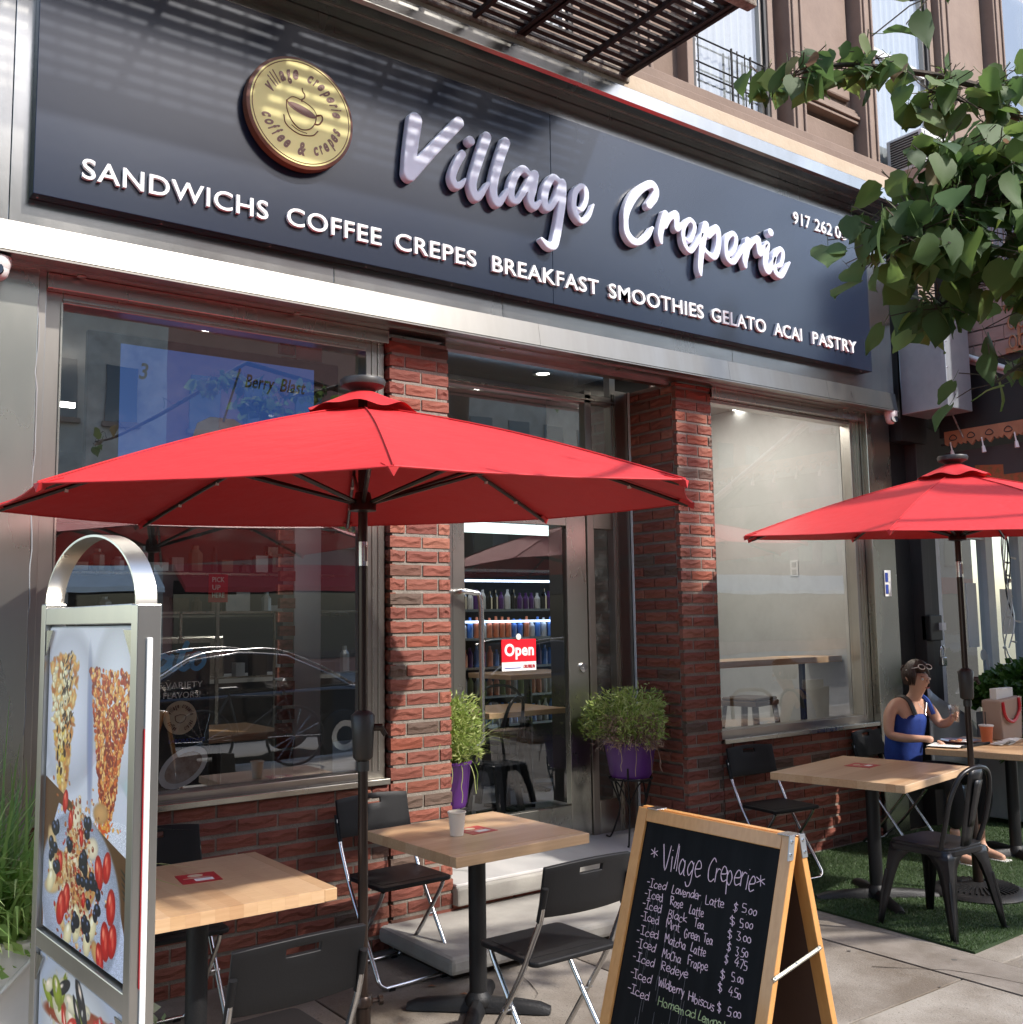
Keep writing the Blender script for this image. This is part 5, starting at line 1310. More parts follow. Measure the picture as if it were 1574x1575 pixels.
# ------------------------------------------------------------------ folding chairs
def folding_chair(label, x, y, rz):
    """sitter faces local +y; origin on the ground under the seat"""
    t = thing('folding_chair', label, 'chair', (x, y, 0), rz, group='black folding chairs with silver legs')
    W = .200
    # backrest: curved plastic shell with a grip slot
    xs = [-W, -.15, -.10, -.052, -.03, 0, .03, .052, .10, .15, W]; zs = [.615, .66, .705, .742, .765, .79]
    def bp(x, z): return (x, -.205 - (z - .61) * .22 - .020 * (1 - (x / W) ** 2) + .0, z + .010 * (1 - (x / W) ** 2) * (1 if z > .7 else -.4))
    b = MB(); w = len(xs)
    vs = [bp(x_, z_) for z_ in zs for x_ in xs]
    fs = [(j * w + i, j * w + i + 1, (j + 1) * w + i + 1, (j + 1) * w + i) for j in range(len(zs) - 1) for i in range(w - 1) if not (j == 3 and 3 <= i <= 6)]
    b.add(vs, fs); b.build('backrest', 'black_plastic', t, smooth=True, solid=.016, bevel=.003)
    # seat
    b = MB(); sw, sd = .195, .175; out = []
    for cx_, cy_, a0 in ((sw - .03, sd - .03, 0), (-sw + .03, sd - .03, 90), (-sw + .03, -sd + .03, 180), (sw - .03, -sd + .03, 270)):
        for k in range(5): a = R_(a0 + k * 22.5); out.append((cx_ + .03 * math.cos(a), cy_ + .03 * math.sin(a)))
    b.prism(out, lambda u, v, w_: (u, v, w_ + .012 * (v / sd) * 0), .432, .452); b.build('seat', 'black_plastic', t, bevel=.006)
    b = MB(); b.box(-sw + .03, sw - .03, -sd + .05, sd - .05, .4525, .4535); b.build('seat_inset', 'black_plastic', t, bevel=.0005)
    # front frame: from the backrest down to the front feet with a floor rail
    r = .0105
    pts = curve([(-W + .004, -.235, .70), (-W + .004, -.215, .61), (-W + .002, -.17, .52), (-W + .002, -.09, .38), (-W + .002, .12, .09), (-W + .006, .155, .035), (-W + .035, .165, .012)], 5)
    full = pts + [(-p[0], p[1], p[2]) for p in pts[::-1]]
    b = MB(); b.tube(full, r, 8); b.build('front_frame', 'chrome', t, smooth=True)
    W2 = .165
    pts = curve([(-W2, .135, .425), (-W2, .10, .37), (-W2, -.08, .15), (-W2, -.20, .04), (-W2 + .03, -.222, .012)], 5)
    full = pts + [(-p[0], p[1], p[2]) for p in pts[::-1]]
    b = MB(); b.tube(full, r * .95, 8); b.build('rear_frame', 'chrome', t, smooth=True)
    for s in (-1, 1):
        b = MB(); b.tube([(s * (W2 - .01), .002, .246), (s * (W + .012), .002, .246)], .006, 8); b.build('pivot_bolt', 'chrome', t)
        b = MB(); b.tube([(s * (W - .004), -.245, .72), (s * (W - .004), -.208, .60)], .0125, 8); b.build('sleeve', 'black_plastic', t, smooth=True)
        b = MB(); b.box(s * .14 - .015, s * .14 + .015, .155, .178, 0, .012); b.build('foot_pad', 'black_plastic', t)
        b = MB(); b.box(s * .11 - .015, s * .11 + .015, -.232, -.212, 0, .012); b.build('foot_pad', 'black_plastic', t)
    return t
c0 = folding_chair('folding chair between the doorstep table and the left window wall, behind the umbrella pole', 2.555, 4.42, math.pi + .03)
dup(c0, (2.475, 3.175, 0), .0, 'folding chair whose back faces us in front of the doorstep, by the chalkboard')
dup(c0, (1.265, 2.975, 0), .03, 'folding chair cut off by the bottom edge, in front of the left table')
dup(c0, (1.42, 4.28, 0), math.pi - .02, 'folding chair behind the left table, partly hidden by the lightbox sign')
dup(c0, (5.36, 4.46, 0), math.pi - .10, 'folding chair under the right window at the corner of the turf mat')
dup(c0, (6.74, 4.50, 0), math.pi + .10, 'folding chair on which the person sits')

# ------------------------------------------------------------------ pressed metal chair
mc = thing('metal_chair', 'gunmetal pressed-steel cafe chair with a curved back on the turf mat', 'chair', (5.16, 3.24, 0), R_(-2))
out = []
for cx_, cy_, a0 in ((.12, .12, 0), (-.12, .12, 90), (-.11, -.11, 180), (.11, -.11, 270)):
    for k in range(6): a = R_(a0 + k * 18); out.append((cx_ + .06 * math.cos(a), cy_ + .06 * math.sin(a)))
b = MB(); b.prism(out, lambda u, v, w: (u, v, w - .008 * (1 - (u * u + v * v) / .05) * (w > .44)), .43, .452); b.build('seat', 'chair_metal', mc, bevel=.006)
b = MB(); b.prism([(u * 1.04, v * 1.04) for u, v in out], lambda u, v, w: (u, v, w), .405, .437); b.build('seat_rim', 'chair_metal', mc, bevel=.006)
for sx in (-1, 1):
    for sy in (-1, 1):
        # folded sheet leg: wide at the apron, narrow at the foot, with a channel
        A = Vector((sx * .165, sy * .165, .43)); F = Vector((sx * .225, sy * .225, .0))
        b = MB(); vs = []
        prof = [(0, .155), (.1, .10), (.2, .068), (.4, .050), (.7, .036), (1, .024)]
        for s, wd in prof:
            p = A.lerp(F, s)
            vs += [p + Vector((-sx * wd, 0, 0)), p + Vector((-sx * wd * .35, sy * .004, 0)), p + Vector((0, sy * .004, 0)) + Vector((sx * .004, 0, 0)), p + Vector((sx * .004, -sy * wd * .35, 0)), p + Vector((0, -sy * wd, 0))]
        fs = [(i * 5 + j, i * 5 + j + 1, (i + 1) * 5 + j + 1, (i + 1) * 5 + j) for i in range(5) for j in range(4)]
        b.add(vs, fs); lg_ = b.build('leg', 'chair_metal', mc, smooth=True, solid=.004)
        b = MB(); b.tube([A.lerp(F, .32) + Vector((sx * .002, sy * .002, 0)), A.lerp(F, .6) + Vector((sx * .004, sy * .004, 0)), A.lerp(F, .94)], [.010, .011, .006], 8); b.build('pressed_rib', 'chair_metal', lg_, smooth=True)
        b = MB(); b.box(F.x - .013, F.x + .013, F.y - .013, F.y + .013, 0, .02); b.build('rubber_foot', 'black_plastic', lg_, bevel=.003)
for s in (-1, 1):      # aprons
    for ax in (0, 1):
        b = MB(); n = 12; vs = []
        for i in range(n + 1):
            u = -.15 + .30 * i / n; zb = .425 - .075 * (abs(u) / .15) ** 2.6
            for z in (zb, .43):
                vs.append((u, s * .168, z) if ax == 0 else (s * .168, u, z))
        b.add(vs, [(2 * i, 2 * i + 2, 2 * i + 3, 2 * i + 1) for i in range(n)]); b.build('apron', 'chair_metal', mc, solid=.004)
b = MB(); b.tube(curve([(-.165, -.13, .44), (-.178, -.17, .56), (-.175, -.205, .70), (-.13, -.235, .81), (-.05, -.25, .85), (.05, -.25, .85), (.13, -.235, .81), (.175, -.205, .70), (.178, -.17, .56), (.165, -.13, .44)], 6), .0125, 10); b.build('back_hoop', 'chair_metal', mc, smooth=True)
b = MB(); b.grid(4, 8, lambda u, v: ((u - .5) * (.095 + .035 * v), -.165 - .085 * v - .012 * math.sin(math.pi * u), .45 + .395 * v)); b.build('back_splat', 'chair_metal', mc, smooth=True, solid=.004)
b = MB(); b.grid(2, 6, lambda u, v: ((u - .5) * (.045 + .02 * v), -.187 - .060 * v - .014, .55 + .24 * v)); b.build('splat_panel', 'chair_metal', mc, smooth=True, solid=.004)
b = MB()
for k in range(9): b.add([], []); b.lathe([(.004, 0), (0, .001)], (.02 + random.gauss(0, .02), .0 + random.gauss(0, .02), .447), 6, False)
b.build('drain_holes', 'bulb', mc)
wc = thing('bentwood_chair', 'dark red wooden chair leg at the right edge beyond the person table', 'chair', (7.45, 3.35, 0), .5)
for sx in (-1, 1):
    b = MB(); b.tube(curve([(sx * .19, .18, .46), (sx * .20, .19, .25), (sx * .24, .25, 0)], 4), [.02] * 9, 8); b.build('leg', 'darkred_wood', wc)
    b = MB(); b.tube(curve([(sx * .19, -.18, .9), (sx * .19, -.16, .46), (sx * .22, -.24, 0)], 4), .019, 8); b.build('leg', 'darkred_wood', wc)
b = MB(); b.lathe([(.21, .44), (.215, .46), (.2, .475), (0, .475)], n=24); b.build('seat', 'darkred_wood', wc)
b = MB(); b.tube(curve([(-.19, -.18, .9), (-.1, -.21, .96), (.1, -.21, .96), (.19, -.18, .9)], 4), .018, 8); b.build('top_rail', 'darkred_wood', wc)

# ------------------------------------------------------------------ chalkboard
K = .305
ab = thing('sandwich_board', 'wooden sandwich board with a handwritten chalk menu', 'sign', (0, 0, 0))
sl_ = math.hypot(1, K)
nrm = Vector((-1, 0, K)) ; nrm = Vector((-1, 0, .305)).normalized()
def bpt(u, v, d=0.0):      # u across from the far-left edge, v down the slope, d out of the face
    z = 1.05 - v / sl_; x = 2.328 - K * (1.05 - z)
    n_ = Vector((-1, 0, K)).normalized()
    return Vector((x, 2.5 - u, z)) + n_ * d
H_ = 1.05 * sl_; U1 = .612
def brd(us, vs_, d0, d1, n, m, par=ab, bev=.002):
    b = MB(); P = [bpt(u, v, d) for d in (d0, d1) for u, v in ((us[0], vs_[0]), (us[1], vs_[0]), (us[1], vs_[1]), (us[0], vs_[1]))]
    b.add(P, [(0, 1, 2, 3), (7, 6, 5, 4), (0, 4, 5, 1), (1, 5, 6, 2), (2, 6, 7, 3), (3, 7, 4, 0)]); return b.build(n, m, par, bevel=bev)
brd((0, .04), (0, H_), -.020, 0, 'frame_stile', 'pine'); brd((U1 - .04, U1), (0, H_), -.020, 0, 'frame_stile', 'pine')
brd((.0405, U1 - .0405), (0, .04), -.020, -.0005, 'frame_rail', 'pine'); brd((.0405, U1 - .0405), (.93, .97), -.020, -.0005, 'frame_rail', 'pine')
brd((.035, U1 - .035), (.035, .94), -.014, -.009, 'writing_panel', 'slate', bev=0)
def brb(us, vs_, d0, d1, n, m):      # rear leaf mirrored about the hinge
    b = MB(); P = []
    for d in (d0, d1):
        for u, v in ((us[0], vs_[0]), (us[1], vs_[0]), (us[1], vs_[1]), (us[0], vs_[1])):
            p = bpt(u, v * 1.0, 0); z = p.z; P.append(Vector((2.345 + .215 * (1.05 - z) + d, p.y, z)))
    b.add(P, [(0, 1, 2, 3), (7, 6, 5, 4), (0, 4, 5, 1), (1, 5, 6, 2), (2, 6, 7, 3), (3, 7, 4, 0)]); return b.build(n, m, ab, bevel=.002)
brb((0, .04), (0, H_), -.0, .022, 'rear_stile', 'pine'); brb((U1 - .04, U1), (0, H_), 0, .022, 'rear_stile', 'pine')
brb((.0405, U1 - .0405), (0, .04), 0, .022, 'rear_rail', 'pine'); brb((.0405, U1 - .0405), (.93, .97), 0, .022, 'rear_rail', 'pine')
brb((.035, U1 - .035), (.035, .94), .006, .012, 'rear_panel', 'hardboard')
for u in (.07, .585):
    b = MB(); y = 2.5 - u; b.box(2.318, 2.362, y - .022, y + .022, 1.049, 1.0535); hg = b.build('hinge', 'chrome', ab, bevel=.001)
yE = 2.5 - U1
for (x_, z_, dx_) in ((2.318, 1.05, -.012), (2.358, 1.05, .010)):
    b = MB(); b.add([(x_ - .011, yE - .0035, z_ + .003), (x_ + .011, yE - .0035, z_ + .003), (x_ + .011 + dx_, yE - .0035, z_ - .06), (x_ - .011 + dx_, yE - .0035, z_ - .06), (x_ - .011, yE - .0005, z_ + .003), (x_ + .011, yE - .0005, z_ + .003), (x_ + .011 + dx_, yE - .0005, z_ - .06), (x_ - .011 + dx_, yE - .0005, z_ - .06)], [(0, 1, 2, 3), (7, 6, 5, 4), (0, 4, 5, 1), (1, 5, 6, 2), (2, 6, 7, 3), (3, 7, 4, 0)])
    hg = b.build('hinge_plate', 'galv', ab)
    for k in (.012, .045):
        b = MB(); b.lathe([(.0055, 0), (.004, .003), (0, .0035)], n=10); o = b.build('rivet', 'chrome', hg, smooth=True); o.rotation_euler = (R_(90), 0, 0); o.location = (x_ + dx_ * k / .05, yE - .0035, z_ - k)
b = MB(); b.bar((2.215, yE - .004, .70), (2.415, yE - .004, .745), .002, .014, (0, 1, 0)); b.bar((2.215, yE - .004, .70), (2.415, yE - .004, .745), .014, .002, (0, 1, 0))
st_ = b.build('folding_stay', 'steel', ab)
for p in ((2.222, .702), (2.31, .722), (2.405, .743)):
    b = MB(); b.lathe([(.004, 0), (.003, .002), (0, .003)], n=8); o = b.build('rivet', 'chrome', st_); o.rotation_euler = (R_(90), 0, 0); o.location = (p[0], yE - .005, p[1])
# handwriting: single-stroke glyphs
G = {
 'V': ([[(0, 1), (.3, 0), (.62, 1)]], .65), 'I': ([[(0, 1), (.42, 1)], [(.21, 1), (.21, 0)], [(0, 0), (.42, 0)]], .5),
 'L': ([[(.05, 1), (.02, .4), (.05, 0), (.45, .04)]], .5), 'R': ([[(.05, 0), (.05, 1)], [(.05, 1), (.4, .95), (.42, .62), (.08, .5), (.5, 0)]], .58),
 'B': ([[(.05, 0), (.05, 1)], [(.05, 1), (.38, .9), (.3, .56), (.08, .52), (.45, .4), (.42, .05), (.05, 0)]], .58), 'T': ([[(0, .96), (.55, 1)], [(.27, 1), (.25, 0)]], .55),
 'M': ([[(.02, 0), (.08, 1), (.3, .4), (.55, 1), (.6, 0)]], .7), 'G': ([[(.5, .85), (.25, 1), (.03, .5), (.2, 0), (.5, .15), (.5, .45), (.3, .45)]], .62),
 'C': ([[(.55, .85), (.32, 1), (.05, .6), (.12, .12), (.35, 0), (.6, .15)]], .62), 'F': ([[(.05, 0), (.05, 1), (.5, 1)], [(.05, .55), (.4, .57)]], .5),
 'W': ([[(0, 1), (.15, 0), (.32, .7), (.48, 0), (.68, 1)]], .72), 'H': ([[(.03, 1), (.03, 0)], [(.5, 1), (.5, 0)], [(.03, .5), (.5, .52)]], .6),
 'a': ([[(.45, .5), (.2, .6), (.03, .25), (.2, 0), (.45, .3), (.45, .58)], [(.45, .55), (.44, .08), (.55, 0)]], .58), 'c': ([[(.45, .5), (.22, .6), (.03, .3), (.15, .02), (.45, .1)]], .5),
 'e': ([[(.05, .28), (.42, .36), (.36, .58), (.18, .6), (.03, .28), (.18, 0), (.46, .1)]], .5), 'd': ([[(.42, .5), (.2, .58), (.03, .25), (.2, 0), (.42, .25)], [(.44, 1), (.44, 0)]], .55),
 'v': ([[(0, .6), (.2, 0), (.42, .6)]], .46), 'n': ([[(.03, .6), (.03, 0)], [(.03, .4), (.25, .6), (.4, .45), (.42, 0)]], .52), 'r': ([[(.05, .6), (.05, 0)], [(.05, .35), (.2, .58), (.38, .55)]], .42),
 't': ([[(.2, .95), (.18, .1), (.35, 0)], [(0, .62), (.4, .64)]], .42), 'o': ([[(.22, .6), (.03, .35), (.15, 0), (.4, .15), (.4, .5), (.2, .6)]], .5), 's': ([[(.4, .55), (.15, .6), (.08, .42), (.38, .2), (.3, .0), (.03, .05)]], .46),
 'l': ([[(.08, 1), (.06, 0)]], .2), 'i': ([[(.08, .6), (.08, 0)], [(.08, .85), (.085, .82)]], .2), 'g': ([[(.42, .5), (.2, .6), (.03, .3), (.2, .05), (.42, .3)], [(.43, .58), (.42, -.2), (.2, -.38), (.02, -.22)]], .54),
 'p': ([[(.05, .6), (.05, -.38)], [(.05, .4), (.25, .62), (.43, .35), (.25, .02), (.05, .15)]], .52), 'k': ([[(.05, 1), (.05, 0)], [(.4, .55), (.07, .28), (.42, 0)]], .48), 'h': ([[(.05, 1), (.05, 0)], [(.05, .4), (.25, .6), (.4, .4), (.42, 0)]], .52),
 'y': ([[(.03, .6), (.2, .1)], [(.42, .6), (.2, .0), (.05, -.38)]], .48), 'f': ([[(.42, .9), (.25, 1), (.16, .7), (.15, 0)], [(0, .52), (.35, .54)]], .4), 'b': ([[(.05, 1), (.05, 0), (.3, .02), (.42, .3), (.25, .55), (.05, .4)]], .5),
 'u': ([[(.03, .6), (.06, .1), (.25, 0), (.4, .2)], [(.42, .6), (.42, 0)]], .52), 'm': ([[(.03, .6), (.03, 0)], [(.03, .4), (.18, .6), (.28, .4), (.28, 0)], [(.28, .4), (.44, .6), (.54, .4), (.54, 0)]], .64),
 '-': ([[(0, .45), (.3, .47)]], .42), '.': ([[(.05, .03), (.055, .0)]], .16), '$': ([[(.42, .8), (.2, .9), (.05, .68), (.4, .38), (.3, .1), (.02, .18)], [(.22, 1.1), (.22, -.1)]], .5),
 '*': ([[(.25, .9), (.25, .1)], [(.0, .7), (.5, .3)], [(.0, .3), (.5, .7)]], .55), '0': ([[(.22, .7), (.05, .45), (.15, .12), (.36, .2), (.38, .55), (.22, .7)]], .46), '5': ([[(.42, .95), (.1, .95), (.08, .55), (.4, .5), (.38, .1), (.03, .03)]], .5),
 '3': ([[(.05, .9), (.38, .9), (.2, .55), (.42, .3), (.25, 0), (.02, .1)]], .5), '4': ([[(.3, 1), (.02, .38), (.48, .4)], [(.36, .65), (.34, 0)]], .52), '7': ([[(.02, .92), (.42, .92), (.15, 0)]], .48),
}
def chalk(word, u0, u1, vc, cap, m, r):
    tot = sum(G[c][1] for c in word); sx = (u1 - u0) / tot; x = 0
    b = MB()
    for c in word:
        strokes, adv = G[c]
        jy = random.uniform(-.10, .10); js = random.uniform(-.14, .10)
        for st in strokes:
            pp = [(u0 + (x + px_ * (1 + jy) + js * py_) * sx, vc - (py_ - .42 + jy) * cap) for px_, py_ in st]
            cc = curve(pp, 4)
            b.tube([bpt(a[0], a[1], -.0088) for a in cc], [r * random.uniform(.75, 1.15) for _ in cc], 5)
        x += adv
    b.build('chalk_word', m, ab, fix=False)
BOARD_TXT = [('-Iced',0.087,0.213,0.171,0.219),('Lavender',0.195,0.217,0.312,0.217),('Latte',0.332,0.221,0.401,0.221),('$',0.435,0.22,0.453,0.219),('5.00',0.466,0.222,0.52,0.213),('-Iced',0.086,0.25,0.168,0.25),('Rose',0.197,0.253,0.248,0.252),('Latte',0.276,0.259,0.333,0.257),('$',0.432,0.26,0.451,0.259),('5.00',0.467,0.259,0.512,0.254),('-Iced',0.084,0.282,0.169,0.281),('Black',0.195,0.288,0.273,0.287),('Tea',0.302,0.29,0.341,0.291),('$',0.431,0.293,0.449,0.293),('3.00',0.463,0.294,0.515,0.29),('-Iced',0.086,0.317,0.167,0.315),('Mint',0.196,0.319,0.253,0.316),('Green',0.272,0.326,0.334,0.324),('Tea',0.346,0.323,0.382,0.324),('$',0.434,0.326,0.45,0.325),('3.50',0.467,0.329,0.512,0.326),('-Iced',0.083,0.361,0.174,0.353),('Matcha',0.201,0.359,0.286,0.355),('Latte',0.305,0.358,0.364,0.358),('$',0.433,0.357,0.449,0.356),('4.75',0.468,0.358,0.517,0.357),('-Iced',0.086,0.393,0.172,0.391),('MoCha',0.2,0.4,0.276,0.396),('Frappe',0.302,0.396,0.379,0.393),('$',0.427,0.399,0.447,0.398),('5.00',0.467,0.399,0.511,0.392),('-Iced',0.086,0.436,0.178,0.429),('Redeye',0.204,0.431,0.311,0.432),('$',0.426,0.435,0.443,0.434),('4.50',0.464,0.436,0.51,0.432),('-Iced',0.086,0.483,0.176,0.477),('Wildberry',0.204,0.479,0.311,0.474),('Hibiscus',0.326,0.488,0.425,0.48),('$',0.435,0.482,0.452,0.48),('5.00',0.469,0.487,0.519,0.479),('-Iced',0.085,0.527,0.18,0.522),('Homemad',0.215,0.526,0.364,0.523),('Lemonade',0.373,0.522,0.485,0.522),('*',0.084,0.132,0.114,0.131),('Village',0.136,0.123,0.299,0.134),('Creperie',0.321,0.13,0.499,0.138),('*',0.504,0.135,0.536,0.136)]
for w_, u0, v0, u1, v1 in BOARD_TXT:
    big_ = w_ in ('Village', 'Creperie')
    cap = .074 if w_ == 'Village' else (.066 if w_ == 'Creperie' else (.036 if w_ == '*' else .0245))
    chalk(w_, u0, u1, (v0 + v1) / 2 + (.004 if big_ else 0), cap, 'chalk_g' if w_ in ('Homemad', 'Lemonade') else 'chalk', .0015 if big_ else .0012)
b = MB()
for k in range(26):      # dried drips of chalk
    u = random.choice([.13, .145, .155, .16, .24, .26, .10, .31, .2, .22]) + random.gauss(0, .012); v = random.uniform(.2, .6); L_ = random.uniform(.03, .16)
    b.tube([bpt(u, v, -.0088), bpt(u + random.uniform(-.002, .002), v + L_ * .5, -.0088), bpt(u, v + L_, -.0088)], .0004, 4)
o = b.build('chalk_drips', mat('chalk_faint', (.22, .21, .22), .9), ab, fix=False)

# ------------------------------------------------------------------ lightbox sign
def paint(w, h, base):
    a = np.zeros((h, w, 3), np.float32); a[:] = base; return a
def ell(a, cx, cy, rx, ry, rot, col, hi=None, soft=.15):
    h, w, _ = a.shape; R = max(rx, ry) + 2
    x0, x1 = int(max(0, cx - R)), int(min(w, cx + R)); y0, y1 = int(max(0, cy - R)), int(min(h, cy + R))
    if x1 <= x0 or y1 <= y0: return
    X, Y = np.meshgrid(np.arange(x0, x1) - cx, np.arange(y0, y1) - cy)
    c, s = math.cos(rot), math.sin(rot); U = (X * c + Y * s) / rx; V = (-X * s + Y * c) / ry
    d = U * U + V * V; al = np.clip((1 - d) / soft, 0, 1)[..., None]
    cc = np.array(col, np.float32) * (1 - .25 * np.clip(d, 0, 1))[..., None]
    if hi is not None:
        hl = np.clip(1 - ((U + .3) ** 2 + (V - .35) ** 2) / .16, 0, 1)[..., None]; cc = cc * (1 - hl) + np.array(hi, np.float32) * hl
    a[y0:y1, x0:x1] = a[y0:y1, x0:x1] * (1 - al) + cc * al
def polyfill(a, pts, col):
    h, w, _ = a.shape; X, Y = np.meshgrid(np.arange(w), np.arange(h)); ins = np.zeros((h, w), bool)
    n = len(pts)
    for i in range(n):
        x1, y1 = pts[i]; x2, y2 = pts[(i + 1) % n]
        c = ((y1 > Y) != (y2 > Y)) & (X < (x2 - x1) * (Y - y1) / ((y2 - y1) + 1e-9) + x1); ins ^= c
    a[ins] = col; return ins
rp = random.Random(11); RU = rp.uniform; RG = rp.gauss
nrng = np.random.default_rng(3)
W_, Hh = 480, 760
P1 = paint(W_, Hh, (.80, .80, .82))
def Yd(v): return Hh - v        # painted from the top
# plates and folds of the paper
for k in range(14): ell(P1, RU(0, W_), Yd(RU(0, 360)), RU(60, 150), RU(14, 40), RU(-.9, .9), (RU(.70, .86), RU(.71, .86), RU(.76, .88)), None, .9)
ell(P1, 130, Yd(200), 190, 215, 0, (.84, .84, .87), None, .3); ell(P1, 405, Yd(170), 150, 200, 0, (.88, .88, .89), None, .3)
ell(P1, 262, Yd(250), 20, 230, .05, (.50, .53, .66), None, 1)
# left crepe cone
for k in range(420):
    v = RU(70, 400); half = 78 * (1 - ((v - 70) / 345) ** 1.3) + 12; x = 96 + RU(-1, 1) * half + v * .03
    c = rp.choice([(.88, .66, .34), (.92, .78, .50), (.84, .55, .25), (.90, .72, .42), (.72, .42, .18)])
    ell(P1, x, Yd(v), RU(8, 24), RU(6, 14), RU(-1.5, 1.5), c, None, .8)
for k in range(40): ell(P1, 70 + RU(-40, 70), Yd(RU(90, 250)), RU(8, 19), RU(6, 11), RU(-1.2, 1.2), (.93, .88, .70), (.99, .95, .82), .3)
for k in range(75): ell(P1, 120 + RG(0, 20), Yd(RU(60, 300)), RU(3, 15), RU(2, 4), RU(.6, 2.2), (.16, .05, .03), None, .4)
for k in range(60): ell(P1, 90 + RG(0, 16), Yd(RU(250, 390)), RU(4, 9), RU(5, 16), RU(-.4, .4), rp.choice([(.20, .07, .03), (.95, .88, .66), (.9, .75, .3)]), None, .4)
# right cone packed with flakes
for k in range(1150):
    v = RU(100, 430) ; half = 108 * max(0, 1 - (v - 100) / 400) + 8; x = 372 + RU(-1, 1) * half + (v - 100) * -.04
    c = rp.choice([(.85, .40, .12), (.93, .62, .28), (.72, .22, .07), (.97, .76, .45), (.55, .14, .05)])
    ell(P1, x, Yd(v), RU(4, 9), RU(5, 11), RU(-1, 1), c, (1, .85, .6) if RU(0, 1) < .4 else None, .35)
ell(P1, 352, Yd(435), 42, 12, -.5, (.90, .45, .14), None, .6)
for k in range(80): ell(P1, 345 + RG(0, 22), Yd(455 + RG(0, 9)), RU(3, 10), RU(2, 6), RU(0, 3), rp.choice([(.95, .45, .1), (.9, .3, .05), (.97, .7, .3)]), None, .5)
# lower photograph
low = polyfill(P1, [(0, Yd(385)), (W_, Yd(505)), (W_, 0), (0, 0)], (.33, .20, .08))
for k in range(60): ell(P1, RU(0, W_), Yd(RU(400, 520)), RU(30, 120), RU(2, 5), .1, (RU(.30, .42), RU(.17, .26), RU(.06, .1)), None, .7) if 0 else None
sheet_ = polyfill(P1, [(90, Yd(440)), (330, Yd(480)), (430, Yd(600)), (W_, Yd(700)), (W_, 0), (10, 0), (0, Yd(600))], (.70, .72, .78))
ell(P1, 215, Yd(640), 235, 200, .1, (.70, .72, .78), None, .1)
nz_ = nrng.random((Hh, W_, 1)).astype(np.float32)
m_low = (np.arange(Hh)[:, None] < Yd(430)) & (P1[..., 2] > .5)
P1[m_low] *= (.78 + .5 * nz_[m_low])
for k in range(40): ell(P1, 205 + RG(0, 55), Yd(600 + RG(0, 85)), RU(30, 60), RU(18, 34), RU(-1, 1), rp.choice([(.86, .72, .50), (.93, .86, .72), (.80, .60, .36)]), None, .5)
for k in range(500): ell(P1, 205 + RG(0, 62), Yd(590 + RG(0, 80)), RU(3, 9), RU(3, 8), RU(-1.5, 1.5), rp.choice([(.70, .38, .16), (.86, .60, .32), (.55, .22, .10), (.93, .80, .6), (.75, .16, .08)]), (1, .9, .7) if RU(0, 1) < .2 else None, .4)
for x, v, r in ((130, 430, 30), (165, 470, 26), (230, 500, 22), (330, 560, 40), (370, 540, 38), (395, 620, 42), (150, 660, 40), (120, 690, 46), (370, 700, 44), (405, 690, 40), (345, 745, 36), (90, 600, 24), (250, 640, 20), (110, 580, 26)):
    ell(P1, x, Yd(v), r * .55, r, RU(-.35, .35), (.78, .05, .04), (.98, .55, .42), .15); ell(P1, x + 3, Yd(v), r * .2, r * .6, 0, (.88, .32, .24), None, .8)
for x, v in ((165, 740), (215, 715), (275, 730), (300, 690), (60, 610), (50, 640), (215, 690)): ell(P1, x, Yd(v), 22, 36, RU(-.6, .6), (.93, .86, .66), (1, .96, .84), .3)
for k in range(46):
    x, v = rp.choice([(80, 500), (90, 590), (60, 560), (150, 520), (250, 470), (270, 455), (250, 560), (265, 600), (280, 640), (285, 680), (240, 620), (300, 590), (320, 640), (205, 700), (260, 700)])
    ell(P1, x + RG(0, 12), Yd(v + RG(0, 12)), RU(13, 18), RU(13, 19), 0, (.045, .06, .13), (.42, .48, .62), .2)
for k in range(5): ell(P1, 455 + 3 * k, Yd(535 + 14 * k), 22, 3, -.4, (.03, .03, .03), None, .5)
P1 = np.clip(P1 + (nrng.random(P1.shape).astype(np.float32) - .5) * .04, 0, 1)
P2 = paint(300, 300, (.66, .68, .72))
ell(P2, 150, 250, 150, 60, 0, (.84, .84, .84), None, .3); ell(P2, 150, 268, 140, 12, .1, (.62, .24, .09), None, .3)
for k in range(26): ell(P2, RU(30, 270), RU(235, 285), RU(14, 28), RU(6, 12), RU(-1, 1), rp.choice([(.86, .1, .05), (.55, .6, .12), (.06, .09, .12), (.9, .85, .7)]), (1, .9, .8), .2)
for k in range(140): ell(P2, RU(0, 300), RU(0, 300), RU(2, 6), RU(2, 5), RU(-1, 1), (.75, .72, .66), None, .6)

lb = thing('lightbox_sign', 'tall steel framed pavement sign with crepe photographs and an arched handle', 'sign', (.612, 2.06, 0), math.atan2(.037, .64))
LW, LT = .645, .048     # along the pavement (local y), thickness (local x)
def lbx(x0, x1, y0, y1, z0, z1, n, m='steel_light'): b = MB(); b.box(x0, x1, y0, y1, z0, z1); return b.build(n, m, lb, bevel=.002)
for y0 in (0, LW - .035): lbx(0, LT, y0, y0 + .035, 0.02, 1.69 + (.012 if y0 else 0), 'post')
for z in (1.652, .915, .10): lbx(.001, LT - .001, .0355, LW - .0355, z, z + .04, 'rail')
for z in (1.64, .90):
    for y0, s in ((.036, 1), (LW - .036, -1)):
        b = MB(); b.prism([(y0, z), (y0 + s * .05, z), (y0, z - .06)], lambda u, v, w: (w, u, v), .003, .006); b.build('gusset', 'steel', lb)
PM1 = img_mat('crepe_poster', P1, .3, .10); PM2 = img_mat('fruit_poster', P2, .3, .10)
